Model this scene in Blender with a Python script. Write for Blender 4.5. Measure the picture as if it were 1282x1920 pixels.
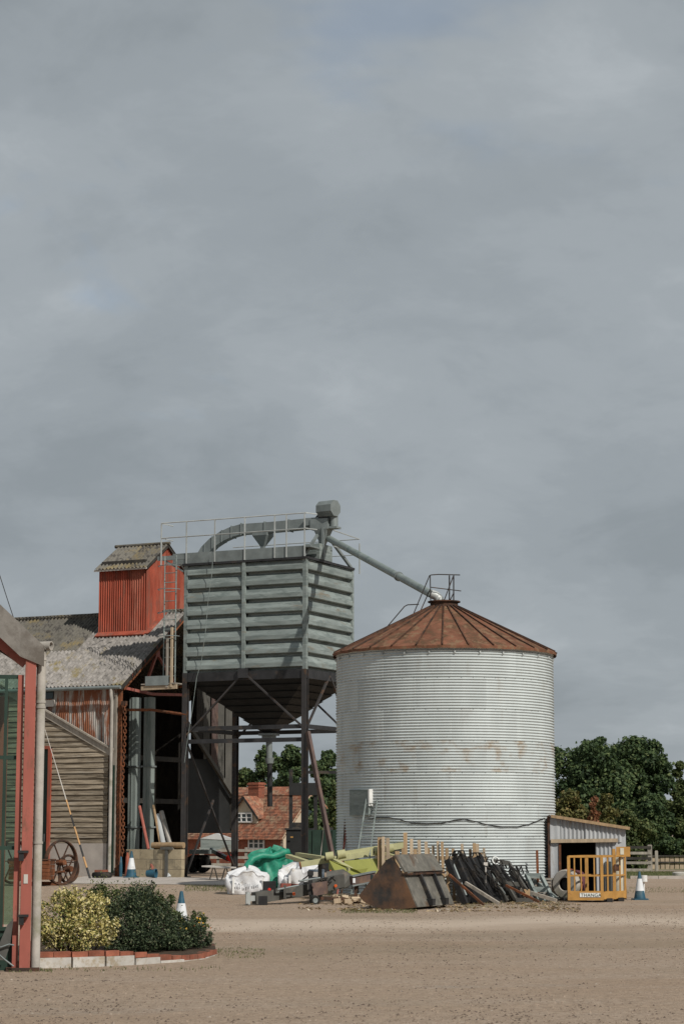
import bpy, math, random
import numpy as np
from mathutils import Vector, Matrix

random.seed(7)
rng = np.random.default_rng(11)
PI = math.pi
for o in list(bpy.data.objects):
    bpy.data.objects.remove(o)
scene = bpy.context.scene
C = scene.collection

# ------------------------------------------------------------------ camera
F = 4000.0                     # focal length in photograph pixels (1282 x 1920)
CAMH = 1.65
TILT = math.atan(602.0 / F)
cam = bpy.data.cameras.new('camera')
cam.sensor_fit = 'VERTICAL'
cam.sensor_height = 36.0
cam.lens = 36.0 * F / 1920.0
cam.clip_start = 0.5
cam.clip_end = 4000
camo = bpy.data.objects.new('camera', cam)
C.objects.link(camo)
camo.location = (0, 0, CAMH)
camo.rotation_euler = (PI / 2 + TILT, 0, 0)
scene.camera = camo

# ------------------------------------------------------------------ sky and sun
SUN_AZ = math.radians(38)      # measured from the camera side towards the right
SUN_EL = math.radians(40)
SD = Vector((math.cos(SUN_EL) * math.sin(SUN_AZ), -math.cos(SUN_EL) * math.cos(SUN_AZ), math.sin(SUN_EL)))
world = bpy.data.worlds.new('World')
scene.world = world
world.use_nodes = True
nt = world.node_tree
nt.nodes.clear()
N = nt.nodes.new
LK = nt.links.new
out = N('ShaderNodeOutputWorld')
bg = N('ShaderNodeBackground')
bg.inputs['Strength'].default_value = 0.1
sky = N('ShaderNodeTexSky')
sky.sky_type = 'NISHITA'
sky.sun_disc = False
sky.sun_elevation = SUN_EL
sky.sun_rotation = math.atan2(SD.x, SD.y)
tc = N('ShaderNodeTexCoord')
sep = N('ShaderNodeSeparateXYZ')
LK(tc.outputs['Generated'], sep.inputs[0])
def wmath(op, a, b=None, c=None):
    n = N('ShaderNodeMath'); n.operation = op
    for i, v in enumerate((a, b, c)):
        if v is None: continue
        if isinstance(v, (int, float)): n.inputs[i].default_value = v
        else: LK(v, n.inputs[i])
    return n.outputs[0]
zz = wmath('ADD', wmath('ABSOLUTE', sep.outputs[2]), 0.32)
uu = wmath('DIVIDE', sep.outputs[0], zz)
vv = wmath('DIVIDE', sep.outputs[1], zz)
cmb = N('ShaderNodeCombineXYZ')
LK(uu, cmb.inputs[0]); LK(vv, cmb.inputs[1])
def wnoise(scale, detail, rough, off):
    mp = N('ShaderNodeMapping'); mp.inputs['Location'].default_value = off
    mp.inputs['Rotation'].default_value = (0, 0, 0.25)
    LK(cmb.outputs[0], mp.inputs[0])
    n = N('ShaderNodeTexNoise'); n.inputs['Scale'].default_value = scale
    n.inputs['Detail'].default_value = detail; n.inputs['Roughness'].default_value = rough
    n.inputs['Distortion'].default_value = 0.35
    LK(mp.outputs[0], n.inputs['Vector'])
    return n.outputs['Fac']
def wramp(src, stops):
    r = N('ShaderNodeValToRGB'); r.color_ramp.interpolation = 'EASE'
    e = r.color_ramp.elements
    while len(e) > 1: e.remove(e[-1])
    e[0].position, e[0].color = stops[0][0], stops[0][1]
    for p, c in stops[1:]:
        k = e.new(p); k.color = c
    LK(src, r.inputs[0])
    return r.outputs[0]
HOLE = (10.82, 3.711, 7.0)
n1 = wnoise(2.0, 6.0, 0.55, (1.3, 4.2, 0))
n2 = wnoise(7.5, 7.0, 0.62, (7.1, 0.4, 3.0))
nm = wmath('ADD', wmath('MULTIPLY', n1, 0.74), wmath('MULTIPLY', n2, 0.26))
cloud = wramp(nm, [(0.38, (2.75, 3.08, 3.32, 1)), (0.48, (3.18, 3.53, 3.79, 1)), (0.55, (3.52, 3.88, 4.14, 1)), (0.66, (4.25, 4.62, 4.88, 1))])
n3 = wnoise(2.6, 5.0, 0.6, HOLE)
hole = wramp(n3, [(0.0, (0.97, 0.97, 0.97, 1)), (0.61, (0.98, 0.98, 0.98, 1)), (0.72, (0.66, 0.66, 0.66, 1))])
mix = N('ShaderNodeMixRGB')
LK(hole, mix.inputs[0]); LK(sky.outputs[0], mix.inputs[1]); LK(cloud, mix.inputs[2])
LK(mix.outputs[0], bg.inputs['Color'])
LK(bg.outputs[0], out.inputs[0])

sl = bpy.data.lights.new('sun', 'SUN')
sl.energy = 3.7
sl.angle = math.radians(0.6)
sl.color = (1.0, 0.95, 0.87)
so = bpy.data.objects.new('sun', sl)
so.rotation_euler = SD.to_track_quat('Z', 'Y').to_euler()
so.location = (30, -20, 40)
C.objects.link(so)
scene.view_settings.view_transform = 'Standard'
scene.view_settings.look = 'None'
scene.view_settings.exposure = 0.0
scene.view_settings.gamma = 1.0
scene.view_settings.use_curve_mapping = False

# ------------------------------------------------------------------ pixel helpers
ST, CT = math.sin(TILT), math.cos(TILT)
def W(px, py, Y):
    """photograph pixel + distance from the camera -> point"""
    u = (px - 641.0) / F; v = (960.0 - py) / F
    k = Y / (CT - v * ST)
    return Vector((u * k, Y, CAMH + (ST + v * CT) * k))
def smooth(t):
    t = min(1.0, max(0.0, t)); return t * t * (3 - 2 * t)
def ground(x, y):
    z = 0.28 * smooth((y - 46) / 21.0) * smooth((3.2 - x) / 4.5) * (1 - smooth((y - 82) / 40))
    z -= 0.75 * smooth((y - 80) / 75.0)
    return z
def G(px, Y):
    x = (px - 641.0) / F * Y
    return Vector((x, Y, ground(x, Y)))

# ------------------------------------------------------------------ materials
def mat(name, base, rough=0.75, metal=0.0, var=0.2, scale=3.0, second=None, amount=0.45, sscale=None,
        stretch=(1, 1, 1), bump=0.0, bscale=40.0, rnd=0.12, spec=0.35, soft=0.12, third=None, tamount=0.3, tscale=1.0):
    m = bpy.data.materials.new(name); m.use_nodes = True
    t = m.node_tree; n = t.nodes; L = t.links.new
    p = n['Principled BSDF']
    p.inputs['Roughness'].default_value = rough
    p.inputs['Metallic'].default_value = metal
    p.inputs['Specular IOR Level'].default_value = spec
    co = n.new('ShaderNodeTexCoord'); oi = n.new('ShaderNodeObjectInfo')
    ad = n.new('ShaderNodeVectorMath'); ad.operation = 'MULTIPLY_ADD'
    ad.inputs[1].default_value = (1, 1, 1)
    cb = n.new('ShaderNodeVectorMath'); cb.operation = 'SCALE'
    cb.inputs[0].default_value = (31.0, 17.0, 23.0)
    L(oi.outputs['Random'], cb.inputs['Scale'])
    L(co.outputs['Object'], ad.inputs[0]); L(cb.outputs[0], ad.inputs[2])
    mp = n.new('ShaderNodeMapping'); mp.inputs['Scale'].default_value = stretch
    L(ad.outputs[0], mp.inputs[0])
    def noise(s, det=5.0, ro=0.6):
        q = n.new('ShaderNodeTexNoise'); q.inputs['Scale'].default_value = s
        q.inputs['Detail'].default_value = det; q.inputs['Roughness'].default_value = ro
        L(mp.outputs[0], q.inputs['Vector']); return q.outputs['Fac']
    def mixc(f, a, b):
        q = n.new('ShaderNodeMix'); q.data_type = 'RGBA'
        if isinstance(f, float): q.inputs[0].default_value = f
        else: L(f, q.inputs[0])
        for i, v in ((6, a), (7, b)):
            if isinstance(v, tuple): q.inputs[i].default_value = v + (1,)
            else: L(v, q.inputs[i])
        return q.outputs[2]
    def mrange(f, a, b, c, d):
        q = n.new('ShaderNodeMapRange'); q.inputs[1].default_value = a; q.inputs[2].default_value = b
        q.inputs[3].default_value = c; q.inputs[4].default_value = d
        L(f, q.inputs[0]); return q.outputs[0]
    dark = tuple(c * (1 - var * 1.3) for c in base); lite = tuple(min(1, c * (1 + var)) for c in base)
    col = mixc(mrange(noise(scale), 0.3, 0.7, 0, 1), dark, lite)
    if second:
        s = noise(sscale or scale * 0.6, 7.0, 0.68)
        th = 0.5 + (0.5 - amount) * 0.5
        col = mixc(mrange(s, th - soft * 0.5, th + soft * 0.5, 0, 1), col, second)
    if third:
        s = noise(tscale, 6.0, 0.65)
        th = 0.5 + (0.5 - tamount) * 0.5
        col = mixc(mrange(s, th - 0.05, th + 0.05, 0, 1), col, third)
    if rnd:
        hs = n.new('ShaderNodeHueSaturation')
        L(mrange(oi.outputs['Random'], 0, 1, 1 - rnd, 1 + rnd), hs.inputs['Value'])
        L(col, hs.inputs['Color']); col = hs.outputs[0]
    L(col, p.inputs['Base Color'])
    if bump:
        b = n.new('ShaderNodeBump'); b.inputs['Strength'].default_value = min(1.0, bump)
        b.inputs['Distance'].default_value = 0.02
        L(noise(bscale, 4.0, 0.65), b.inputs['Height']); L(b.outputs[0], p.inputs['Normal'])
    return m

def leafmat(name, cols, trans=0.32):
    """leaf colour follows each leaf's own random tone"""
    m = bpy.data.materials.new(name); m.use_nodes = True
    t = m.node_tree; n = t.nodes; L = t.links.new
    p = n['Principled BSDF']; p.inputs['Roughness'].default_value = 0.6
    p.inputs['Specular IOR Level'].default_value = 0.25
    a = n.new('ShaderNodeAttribute'); a.attribute_name = 'tone'
    r = n.new('ShaderNodeValToRGB'); e = r.color_ramp.elements
    while len(e) > 1: e.remove(e[-1])
    e[0].position = cols[0][0]; e[0].color = cols[0][1] + (1,)
    for q, c in cols[1:]:
        k = e.new(q); k.color = c + (1,)
    L(a.outputs['Fac'], r.inputs[0]); L(r.outputs[0], p.inputs['Base Color'])
    tr = n.new('ShaderNodeBsdfTranslucent'); L(r.outputs[0], tr.inputs['Color'])
    mx = n.new('ShaderNodeMixShader'); mx.inputs[0].default_value = trans
    L(p.outputs[0], mx.inputs[1]); L(tr.outputs[0], mx.inputs[2])
    L(mx.outputs[0], n['Material Output'].inputs['Surface'])
    return m

M = {}
M['galv'] = mat('galvanised', (0.50, 0.52, 0.52), 0.55, 0.15, 0.10, 1.2, stretch=(1, 1, 0.35), rnd=0.06, spec=0.4)
M['galvdull'] = mat('dull_galvanised', (0.225, 0.26, 0.25), 0.6, 0.1, 0.22, 2.0, second=(0.165, 0.135, 0.095), amount=0.22, sscale=1.2, third=(0.155, 0.185, 0.178), tamount=0.4, tscale=3.0, stretch=(0.5, 0.5, 2.5), rnd=0.07)
M['steel'] = mat('grey_steel', (0.195, 0.22, 0.218), 0.55, 0.2, 0.18, 3.0, rnd=0.08)
M['pale_steel'] = mat('pale_steel', (0.42, 0.44, 0.43), 0.5, 0.2, 0.15, 3.0)
M['dark'] = mat('dark_steel', (0.032, 0.032, 0.034), 0.6, 0.1, 0.3, 3.0, second=(0.07, 0.055, 0.045), amount=0.25)
M['black'] = mat('black_paint', (0.02, 0.02, 0.021), 0.5, 0.0, 0.35, 4.0, second=(0.055, 0.045, 0.035), amount=0.3)
M['leg'] = mat('leg_steel', (0.045, 0.042, 0.042), 0.6, 0.1, 0.25, 2.0, second=(0.11, 0.065, 0.04), amount=0.3, sscale=2.5)
M['brownsteel'] = mat('brown_primer', (0.105, 0.07, 0.062), 0.65, 0.1, 0.25, 3.0, second=(0.16, 0.10, 0.07), amount=0.3)
M['rustroof'] = mat('rusted_roof', (0.185, 0.082, 0.050), 0.85, 0.0, 0.32, 2.2, second=(0.105, 0.062, 0.036), amount=0.42, sscale=2.6, third=(0.20, 0.125, 0.075), tamount=0.34, tscale=4.5, bump=0.25, bscale=30, rnd=0.10, spec=0.15)
M['rust'] = mat('rust', (0.20, 0.075, 0.036), 0.9, 0.0, 0.35, 6.0, second=(0.10, 0.05, 0.03), amount=0.45, bump=0.3, bscale=60, spec=0.15)
M['rustdark'] = mat('dark_rust', (0.10, 0.052, 0.034), 0.9, 0.0, 0.35, 6.0, second=(0.045, 0.032, 0.026), amount=0.45, bump=0.3, bscale=60, spec=0.15)
M['red'] = mat('red_paint', (0.325, 0.078, 0.048), 0.85, 0.0, 0.28, 2.2, second=(0.22, 0.085, 0.06), amount=0.38, sscale=2.4, third=(0.36, 0.125, 0.085), tamount=0.3, tscale=1.3, stretch=(1.5, 1.5, 0.35), rnd=0.08, spec=0.15)
M['redsteel'] = mat('faded_red_steel', (0.31, 0.092, 0.068), 0.6, 0.0, 0.15, 1.5, second=(0.19, 0.075, 0.05), amount=0.30, sscale=3.5, third=(0.38, 0.16, 0.13), tamount=0.3, tscale=1.2, stretch=(2, 2, 0.7), rnd=0.05)
M['asbestos'] = mat('fibre_cement', (0.27, 0.252, 0.235), 0.95, 0.0, 0.32, 5.0, second=(0.12, 0.112, 0.10), amount=0.30, sscale=7.0, third=(0.20, 0.165, 0.085), tamount=0.27, tscale=1.1, bump=0.4, bscale=25, rnd=0.14, spec=0.1)
M['barge'] = mat('weathered_cement_board', (0.215, 0.20, 0.182), 0.95, 0.0, 0.2, 2.0, second=(0.13, 0.115, 0.10), amount=0.35, sscale=1.5, bump=0.2, rnd=0.1, spec=0.1)
M['asbdark'] = mat('sooty_fibre_cement', (0.16, 0.15, 0.13), 0.95, 0.0, 0.3, 3.0, second=(0.20, 0.16, 0.085), amount=0.36, sscale=0.9, third=(0.07, 0.065, 0.06), tamount=0.4, tscale=3.0, bump=0.4, bscale=25, rnd=0.16, spec=0.1)
M['rustysheet'] = mat('rusting_sheet', (0.42, 0.40, 0.37), 0.75, 0.1, 0.15, 1.0, second=(0.24, 0.09, 0.045), amount=0.52, sscale=1.5, stretch=(3.0, 3.0, 0.6), rnd=0.12)
M['board'] = mat('weathered_board', (0.30, 0.25, 0.187), 0.9, 0.0, 0.35, 4.0, second=(0.115, 0.092, 0.066), amount=0.42, sscale=3.0, third=(0.31, 0.28, 0.235), tamount=0.3, tscale=2.0, stretch=(0.35, 0.35, 6.0), bump=0.3, bscale=20, rnd=0.22, spec=0.1)
M['darkboard'] = mat('dark_board', (0.034, 0.031, 0.027), 0.85, 0.0, 0.3, 3.0, second=(0.06, 0.052, 0.042), amount=0.35, stretch=(1, 1, 0.4), rnd=0.25)  # one dark tone for inner walls, verge boards and rails
M['greywood'] = mat('grey_wood', (0.30, 0.27, 0.23), 0.9, 0.0, 0.25, 3.0, stretch=(3, 3, 0.7), rnd=0.2, bump=0.2)
M['wood'] = mat('new_timber', (0.34, 0.235, 0.135), 0.85, 0.0, 0.22, 4.0, stretch=(3, 3, 0.7), rnd=0.22)
M['palewood'] = mat('pale_timber', (0.40, 0.315, 0.22), 0.85, 0.0, 0.2, 4.0, stretch=(3, 3, 0.7), rnd=0.22)
M['concrete'] = mat('concrete', (0.41, 0.37, 0.335), 0.95, 0.0, 0.13, 2.0, second=(0.27, 0.235, 0.19), amount=0.28, sscale=1.2, bump=0.25, bscale=50, rnd=0.08, spec=0.15)
M['gritpipe'] = mat('cement_pipe', (0.37, 0.345, 0.31), 0.95, 0.0, 0.18, 3.0, second=(0.21, 0.205, 0.145), amount=0.3, sscale=1.0, bump=0.2, rnd=0.08, spec=0.1)
M['blockstone'] = mat('buff_block', (0.36, 0.30, 0.205), 0.95, 0.0, 0.2, 3.0, second=(0.21, 0.18, 0.13), amount=0.3, bump=0.3, rnd=0.1, spec=0.1)
M['brick'] = mat('red_brick', (0.27, 0.098, 0.062), 0.9, 0.0, 0.25, 8.0, second=(0.18, 0.085, 0.06), amount=0.35, bump=0.4, bscale=60, rnd=0.18, spec=0.15)
M['tile'] = mat('clay_tile', (0.326, 0.134, 0.082), 0.9, 0.0, 0.4, 3.2, second=(0.307, 0.211, 0.141), amount=0.42, sscale=1.6, third=(0.166, 0.090, 0.064), tamount=0.42, tscale=2.8, rnd=0.0, spec=0.1)
M['render'] = mat('buff_render', (0.45, 0.385, 0.295), 0.95, 0.0, 0.1, 1.0, rnd=0.04, spec=0.1)
M['whitepaint'] = mat('white_paint', (0.68, 0.68, 0.66), 0.6, 0.0, 0.08, 5.0, second=(0.45, 0.42, 0.37), amount=0.2, rnd=0.05)
M['whitekerb'] = mat('whitewashed_block', (0.46, 0.44, 0.405), 0.95, 0.0, 0.12, 5.0, second=(0.34, 0.29, 0.22), amount=0.35, sscale=6.0, bump=0.3, rnd=0.1, spec=0.1)
M['orange'] = mat('yellow_orange_paint', (0.42, 0.225, 0.06), 0.55, 0.0, 0.15, 5.0, second=(0.22, 0.09, 0.035), amount=0.17, sscale=6.0, rnd=0.05)
M['lime'] = mat('lime_paint', (0.255, 0.265, 0.062), 0.5, 0.0, 0.12, 3.0, second=(0.20, 0.19, 0.07), amount=0.26, sscale=3.0, rnd=0.05)
M['limepale'] = mat('faded_lime_paint', (0.42, 0.41, 0.225), 0.55, 0.0, 0.12, 3.0, second=(0.28, 0.25, 0.13), amount=0.24, sscale=3.0, rnd=0.05)
M['greybeam'] = mat('charcoal_paint', (0.085, 0.083, 0.075), 0.55, 0.0, 0.2, 4.0, second=(0.16, 0.13, 0.10), amount=0.22, rnd=0.08)
M['bucket'] = mat('worn_bucket_steel', (0.156, 0.147, 0.125), 0.6, 0.2, 0.3, 4.0, second=(0.106, 0.073, 0.050), amount=0.38, sscale=2.0, third=(0.250, 0.225, 0.194), tamount=0.25, tscale=5.0, rnd=0.0)
M['bucketrustshade'] = mat('rusty_shaded_bucket_side', (0.035, 0.032, 0.03), 0.75, 0.0, 0.3, 3.0, second=(0.20, 0.10, 0.05), amount=0.42, sscale=1.3, soft=0.3, bump=0.2, rnd=0.0)  # rust patches over a near-black base that paints the end plate's shade
M['bagwhite'] = mat('woven_white_bag', (0.64, 0.645, 0.66), 0.7, 0.0, 0.08, 5.0, second=(0.48, 0.45, 0.40), amount=0.25, sscale=3.0, bump=0.15, bscale=30, rnd=0.03)
M['baggreen'] = mat('woven_green_bag', (0.018, 0.215, 0.135), 0.5, 0.0, 0.35, 5.0, second=(0.05, 0.30, 0.21), amount=0.35, sscale=4.0, bump=0.2, bscale=30, rnd=0.03)
M['slateblue'] = mat('slate_blue_plastic', (0.10, 0.13, 0.165), 0.5, 0.0, 0.3, 5.0, second=(0.27, 0.29, 0.30), amount=0.34, sscale=5.0, rnd=0.03)
M['printgrey'] = mat('grey_print', (0.50, 0.52, 0.545), 0.7, rnd=0)
M['coneblue'] = mat('cone_blue', (0.022, 0.085, 0.13), 0.55, 0.0, 0.15, 6.0, second=(0.07, 0.12, 0.15), amount=0.25, rnd=0.06)
M['conewhite'] = mat('cone_white', (0.66, 0.68, 0.70), 0.5, 0.0, 0.08, 6.0, second=(0.45, 0.44, 0.42), amount=0.22, rnd=0.04)
M['rubber'] = mat('rubber', (0.022, 0.021, 0.02), 0.85, 0.0, 0.25, 5.0, second=(0.07, 0.06, 0.05), amount=0.3, spec=0.2)
M['redlamp'] = mat('red_reflector', (0.55, 0.03, 0.02), 0.3, rnd=0)
M['amber'] = mat('amber_reflector', (0.72, 0.13, 0.03), 0.3, rnd=0)
M['greendark'] = mat('dark_green_paint', (0.016, 0.036, 0.026), 0.5, 0.0, 0.25, 2.0, rnd=0.1)
M['greengrey'] = mat('green_grey_duct', (0.235, 0.27, 0.255), 0.5, 0.2, 0.15, 2.0, second=(0.15, 0.19, 0.175), amount=0.35, sscale=1.2, stretch=(1, 1, 0.3), rnd=0.05)
M['purple'] = mat('maroon_paint', (0.12, 0.045, 0.055), 0.6, rnd=0)
M['bamboo'] = mat('cane', (0.46, 0.27, 0.12), 0.6, 0.0, 0.2, 8.0, rnd=0.1)
M['cream'] = mat('cream_card', (0.55, 0.52, 0.42), 0.8, rnd=0.05)
M['trunk'] = mat('bark', (0.075, 0.06, 0.045), 0.95, 0.0, 0.3, 6.0, bump=0.4, bscale=25, rnd=0.1, spec=0.1)
M['grassbase'] = mat('turf', (0.10, 0.115, 0.045), 0.95, 0.0, 0.3, 0.8, second=(0.16, 0.15, 0.075), amount=0.4, rnd=0, spec=0.1)
M['soil'] = mat('soil', (0.075, 0.055, 0.04), 0.95, 0.0, 0.3, 6.0, bump=0.5, rnd=0, spec=0.1)
M['track'] = mat('farm_track', (0.33, 0.265, 0.21), 0.95, 0.0, 0.12, 0.7, rnd=0, spec=0.1)
M['stone'] = mat('pebble', (0.29, 0.225, 0.17), 0.9, 0.0, 0.35, 9.0, second=(0.105, 0.08, 0.062), amount=0.52, sscale=2.5, third=(0.42, 0.37, 0.31), tamount=0.2, tscale=3.1, rnd=0, spec=0.2)  # dark second tone paints the small shadows among the stones
M['blackpanel'] = mat('black_steel_and_shade', (0.014, 0.015, 0.015), 0.7, 0.0, 0.3, 2.0, rnd=0.1)  # near black for dark machinery; also paints shade on the gable boarding
M['gablegrey'] = mat('shaded_grey_sheet', (0.075, 0.072, 0.064), 0.8, 0.0, 0.2, 2.0, rnd=0.2)  # dark grey: the shade on the gable sheets is put into the colour
M['offwhite'] = mat('dusty_sheet', (0.50, 0.47, 0.43), 0.8, 0.0, 0.1, 2.0, rnd=0)

M['leaf_dark'] = leafmat('dark_leaves', [(0.0, (0.024, 0.043, 0.020)), (0.5, (0.062, 0.101, 0.043)), (0.85, (0.116, 0.165, 0.062)), (1.0, (0.194, 0.232, 0.098))])
M['leaf_mid'] = leafmat('mid_leaves', [(0.0, (0.031, 0.048, 0.018)), (0.5, (0.077, 0.105, 0.036)), (0.85, (0.140, 0.168, 0.063)), (1.0, (0.238, 0.238, 0.098))])
M['leaf_yellow'] = leafmat('yellowing_leaves', [(0.0, (0.05, 0.055, 0.02)), (0.5, (0.12, 0.125, 0.04)), (0.85, (0.22, 0.19, 0.07)), (1.0, (0.32, 0.24, 0.10))])
M['leaf_russet'] = leafmat('russet_leaves', [(0.0, (0.09, 0.055, 0.03)), (0.5, (0.24, 0.11, 0.055)), (0.85, (0.36, 0.15, 0.085)), (1.0, (0.34, 0.24, 0.11))])
M['leaf_varieg'] = leafmat('variegated_leaves', [(0.0, (0.035, 0.055, 0.016)), (0.28, (0.11, 0.14, 0.035)), (0.45, (0.46, 0.40, 0.13)), (0.8, (0.62, 0.53, 0.23)), (1.0, (0.74, 0.66, 0.38))], 0.2)
M['leaf_shrub'] = leafmat('grey_green_leaves', [(0.0, (0.016, 0.026, 0.014)), (0.5, (0.040, 0.060, 0.030)), (0.85, (0.085, 0.115, 0.055)), (1.0, (0.19, 0.20, 0.12))], 0.15)
M['petal'] = leafmat('petals', [(0.0, (0.62, 0.33, 0.03)), (0.6, (0.70, 0.42, 0.05)), (1.0, (0.62, 0.10, 0.03))], 0.2)
M['grass'] = leafmat('grass_blades', [(0.0, (0.05, 0.065, 0.02)), (0.6, (0.11, 0.13, 0.045)), (1.0, (0.27, 0.24, 0.12))], 0.25)

# ground: packed gravel with stones, wheel tracks and greener patches
def ground_material():
    m = bpy.data.materials.new('packed_gravel'); m.use_nodes = True
    t = m.node_tree; n = t.nodes; L = t.links.new
    p = n['Principled BSDF']; p.inputs['Roughness'].default_value = 0.95
    p.inputs['Specular IOR Level'].default_value = 0.15
    co = n.new('ShaderNodeTexCoord')
    def noise(s, det=4.0, ro=0.6, st=(1, 1, 1)):
        mp = n.new('ShaderNodeMapping'); mp.inputs['Scale'].default_value = st
        L(co.outputs['Object'], mp.inputs[0])
        q = n.new('ShaderNodeTexNoise'); q.inputs['Scale'].default_value = s
        q.inputs['Detail'].default_value = det; q.inputs['Roughness'].default_value = ro
        L(mp.outputs[0], q.inputs['Vector']); return q.outputs['Fac']
    def mr(f, a, b, c=0.0, d=1.0):
        q = n.new('ShaderNodeMapRange'); q.inputs[1].default_value = a; q.inputs[2].default_value = b
        q.inputs[3].default_value = c; q.inputs[4].default_value = d
        L(f, q.inputs[0]); return q.outputs[0]
    def mixc(f, a, b):
        q = n.new('ShaderNodeMix'); q.data_type = 'RGBA'; L(f, q.inputs[0])
        for i, v in ((6, a), (7, b)):
            if isinstance(v, tuple): q.inputs[i].default_value = v + (1,)
            else: L(v, q.inputs[i])
        return q.outputs[2]
    col = mixc(mr(noise(0.16, 5, 0.6), 0.35, 0.65), (0.385, 0.283, 0.203), (0.46, 0.352, 0.262))
    col = mixc(mr(noise(0.5, 5, 0.65, (0.25, 1.0, 1)), 0.42, 0.66), col, (0.46, 0.37, 0.295))       # wheel-worn bands
    col = mixc(mr(noise(1.6, 6, 0.7), 0.56, 0.70, 0, 0.7), col, (0.235, 0.18, 0.13))
    col = mixc(mr(noise(0.33, 5, 0.6, (0.6, 1.0, 1)), 0.62, 0.72, 0, 0.55), col, (0.36, 0.345, 0.32))    # greyer scattered stone
    col = mixc(mr(noise(9.0, 5, 0.75), 0.35, 0.65, 0.0, 1.0), mixc(mr(noise(23.0, 4, 0.7), 0.3, 0.7), (0.175, 0.125, 0.086), (0.40, 0.305, 0.228)), col)
    col = mixc(mr(noise(40.0, 2, 0.6), 0.66, 0.72, 0, 0.6), col, (0.42, 0.37, 0.31))
    col = mixc(mr(noise(38.0, 2, 0.6), 0.60, 0.67, 0, 0.8), col, (0.085, 0.062, 0.046))  # dark specks: shadows of small stones put into the colour
    col = mixc(mr(noise(13.0, 3, 0.7), 0.63, 0.71, 0, 0.6), col, (0.11, 0.08, 0.058))  # coarser dark specks, painted stone shadows as well
    # swept wheel track curving across the yard
    sp = n.new('ShaderNodeSeparateXYZ'); L(co.outputs['Object'], sp.inputs[0])
    def mth(op, x, y):
        q = n.new('ShaderNodeMath'); q.operation = op
        for i, v in enumerate((x, y)):
            if isinstance(v, (int, float)): q.inputs[i].default_value = v
            else: L(v, q.inputs[i])
        return q.outputs[0]
    yy = mth('ADD', mth('SUBTRACT', sp.outputs[1], mth('MULTIPLY', sp.outputs[0], 0.35)), mth('MULTIPLY', noise(0.35, 4, 0.6), 7.0))
    band = mth('ABSOLUTE', mth('SUBTRACT', yy, 43.0), 0.0)
    col = mixc(mr(band, 0.6, 3.6, 0.75, 0.0), col, (0.56, 0.46, 0.37))
    band2 = mth('ABSOLUTE', mth('SUBTRACT', yy, 34.5), 0.0)
    col = mixc(mr(band2, 0.3, 2.2, 0.5, 0.0), col, (0.245, 0.19, 0.13))
    col = mixc(mr(noise(0.22, 3, 0.5, (0.5, 1.0, 1)), 0.56, 0.68, 0, 0.5), col, (0.26, 0.21, 0.155))
    L(col, p.inputs['Base Color'])
    b = n.new('ShaderNodeBump'); b.inputs['Strength'].default_value = 1.0; b.inputs['Distance'].default_value = 0.03
    ma = n.new('ShaderNodeMath'); ma.operation = 'ADD'
    L(noise(28.0, 4, 0.7), ma.inputs[0]); L(noise(4.0, 4, 0.6), ma.inputs[1])
    L(ma.outputs[0], b.inputs['Height']); L(b.outputs[0], p.inputs['Normal'])
    return m
M['ground'] = ground_material()

def glass_material():
    m = bpy.data.materials.new('green_tinted_glass'); m.use_nodes = True
    t = m.node_tree; n = t.nodes; L = t.links.new
    n.remove(n['Principled BSDF'])
    tr = n.new('ShaderNodeBsdfTransparent'); tr.inputs[0].default_value = (0.62, 0.76, 0.69, 1)
    gl = n.new('ShaderNodeBsdfGlossy'); gl.inputs[0].default_value = (0.8, 0.9, 0.85, 1); gl.inputs['Roughness'].default_value = 0.03
    fr = n.new('ShaderNodeFresnel'); fr.inputs[0].default_value = 1.45
    mx = n.new('ShaderNodeMixShader'); L(fr.outputs[0], mx.inputs[0]); L(tr.outputs[0], mx.inputs[1]); L(gl.outputs[0], mx.inputs[2])
    L(mx.outputs[0], n['Material Output'].inputs['Surface'])
    return m
M['glass'] = glass_material()
def pane_material():
    m = bpy.data.materials.new('dark_window_glass'); m.use_nodes = True
    p = m.node_tree.nodes['Principled BSDF']
    p.inputs['Base Color'].default_value = (0.03, 0.045, 0.045, 1); p.inputs['Roughness'].default_value = 0.08
    return m
M['pane'] = pane_material()

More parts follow.
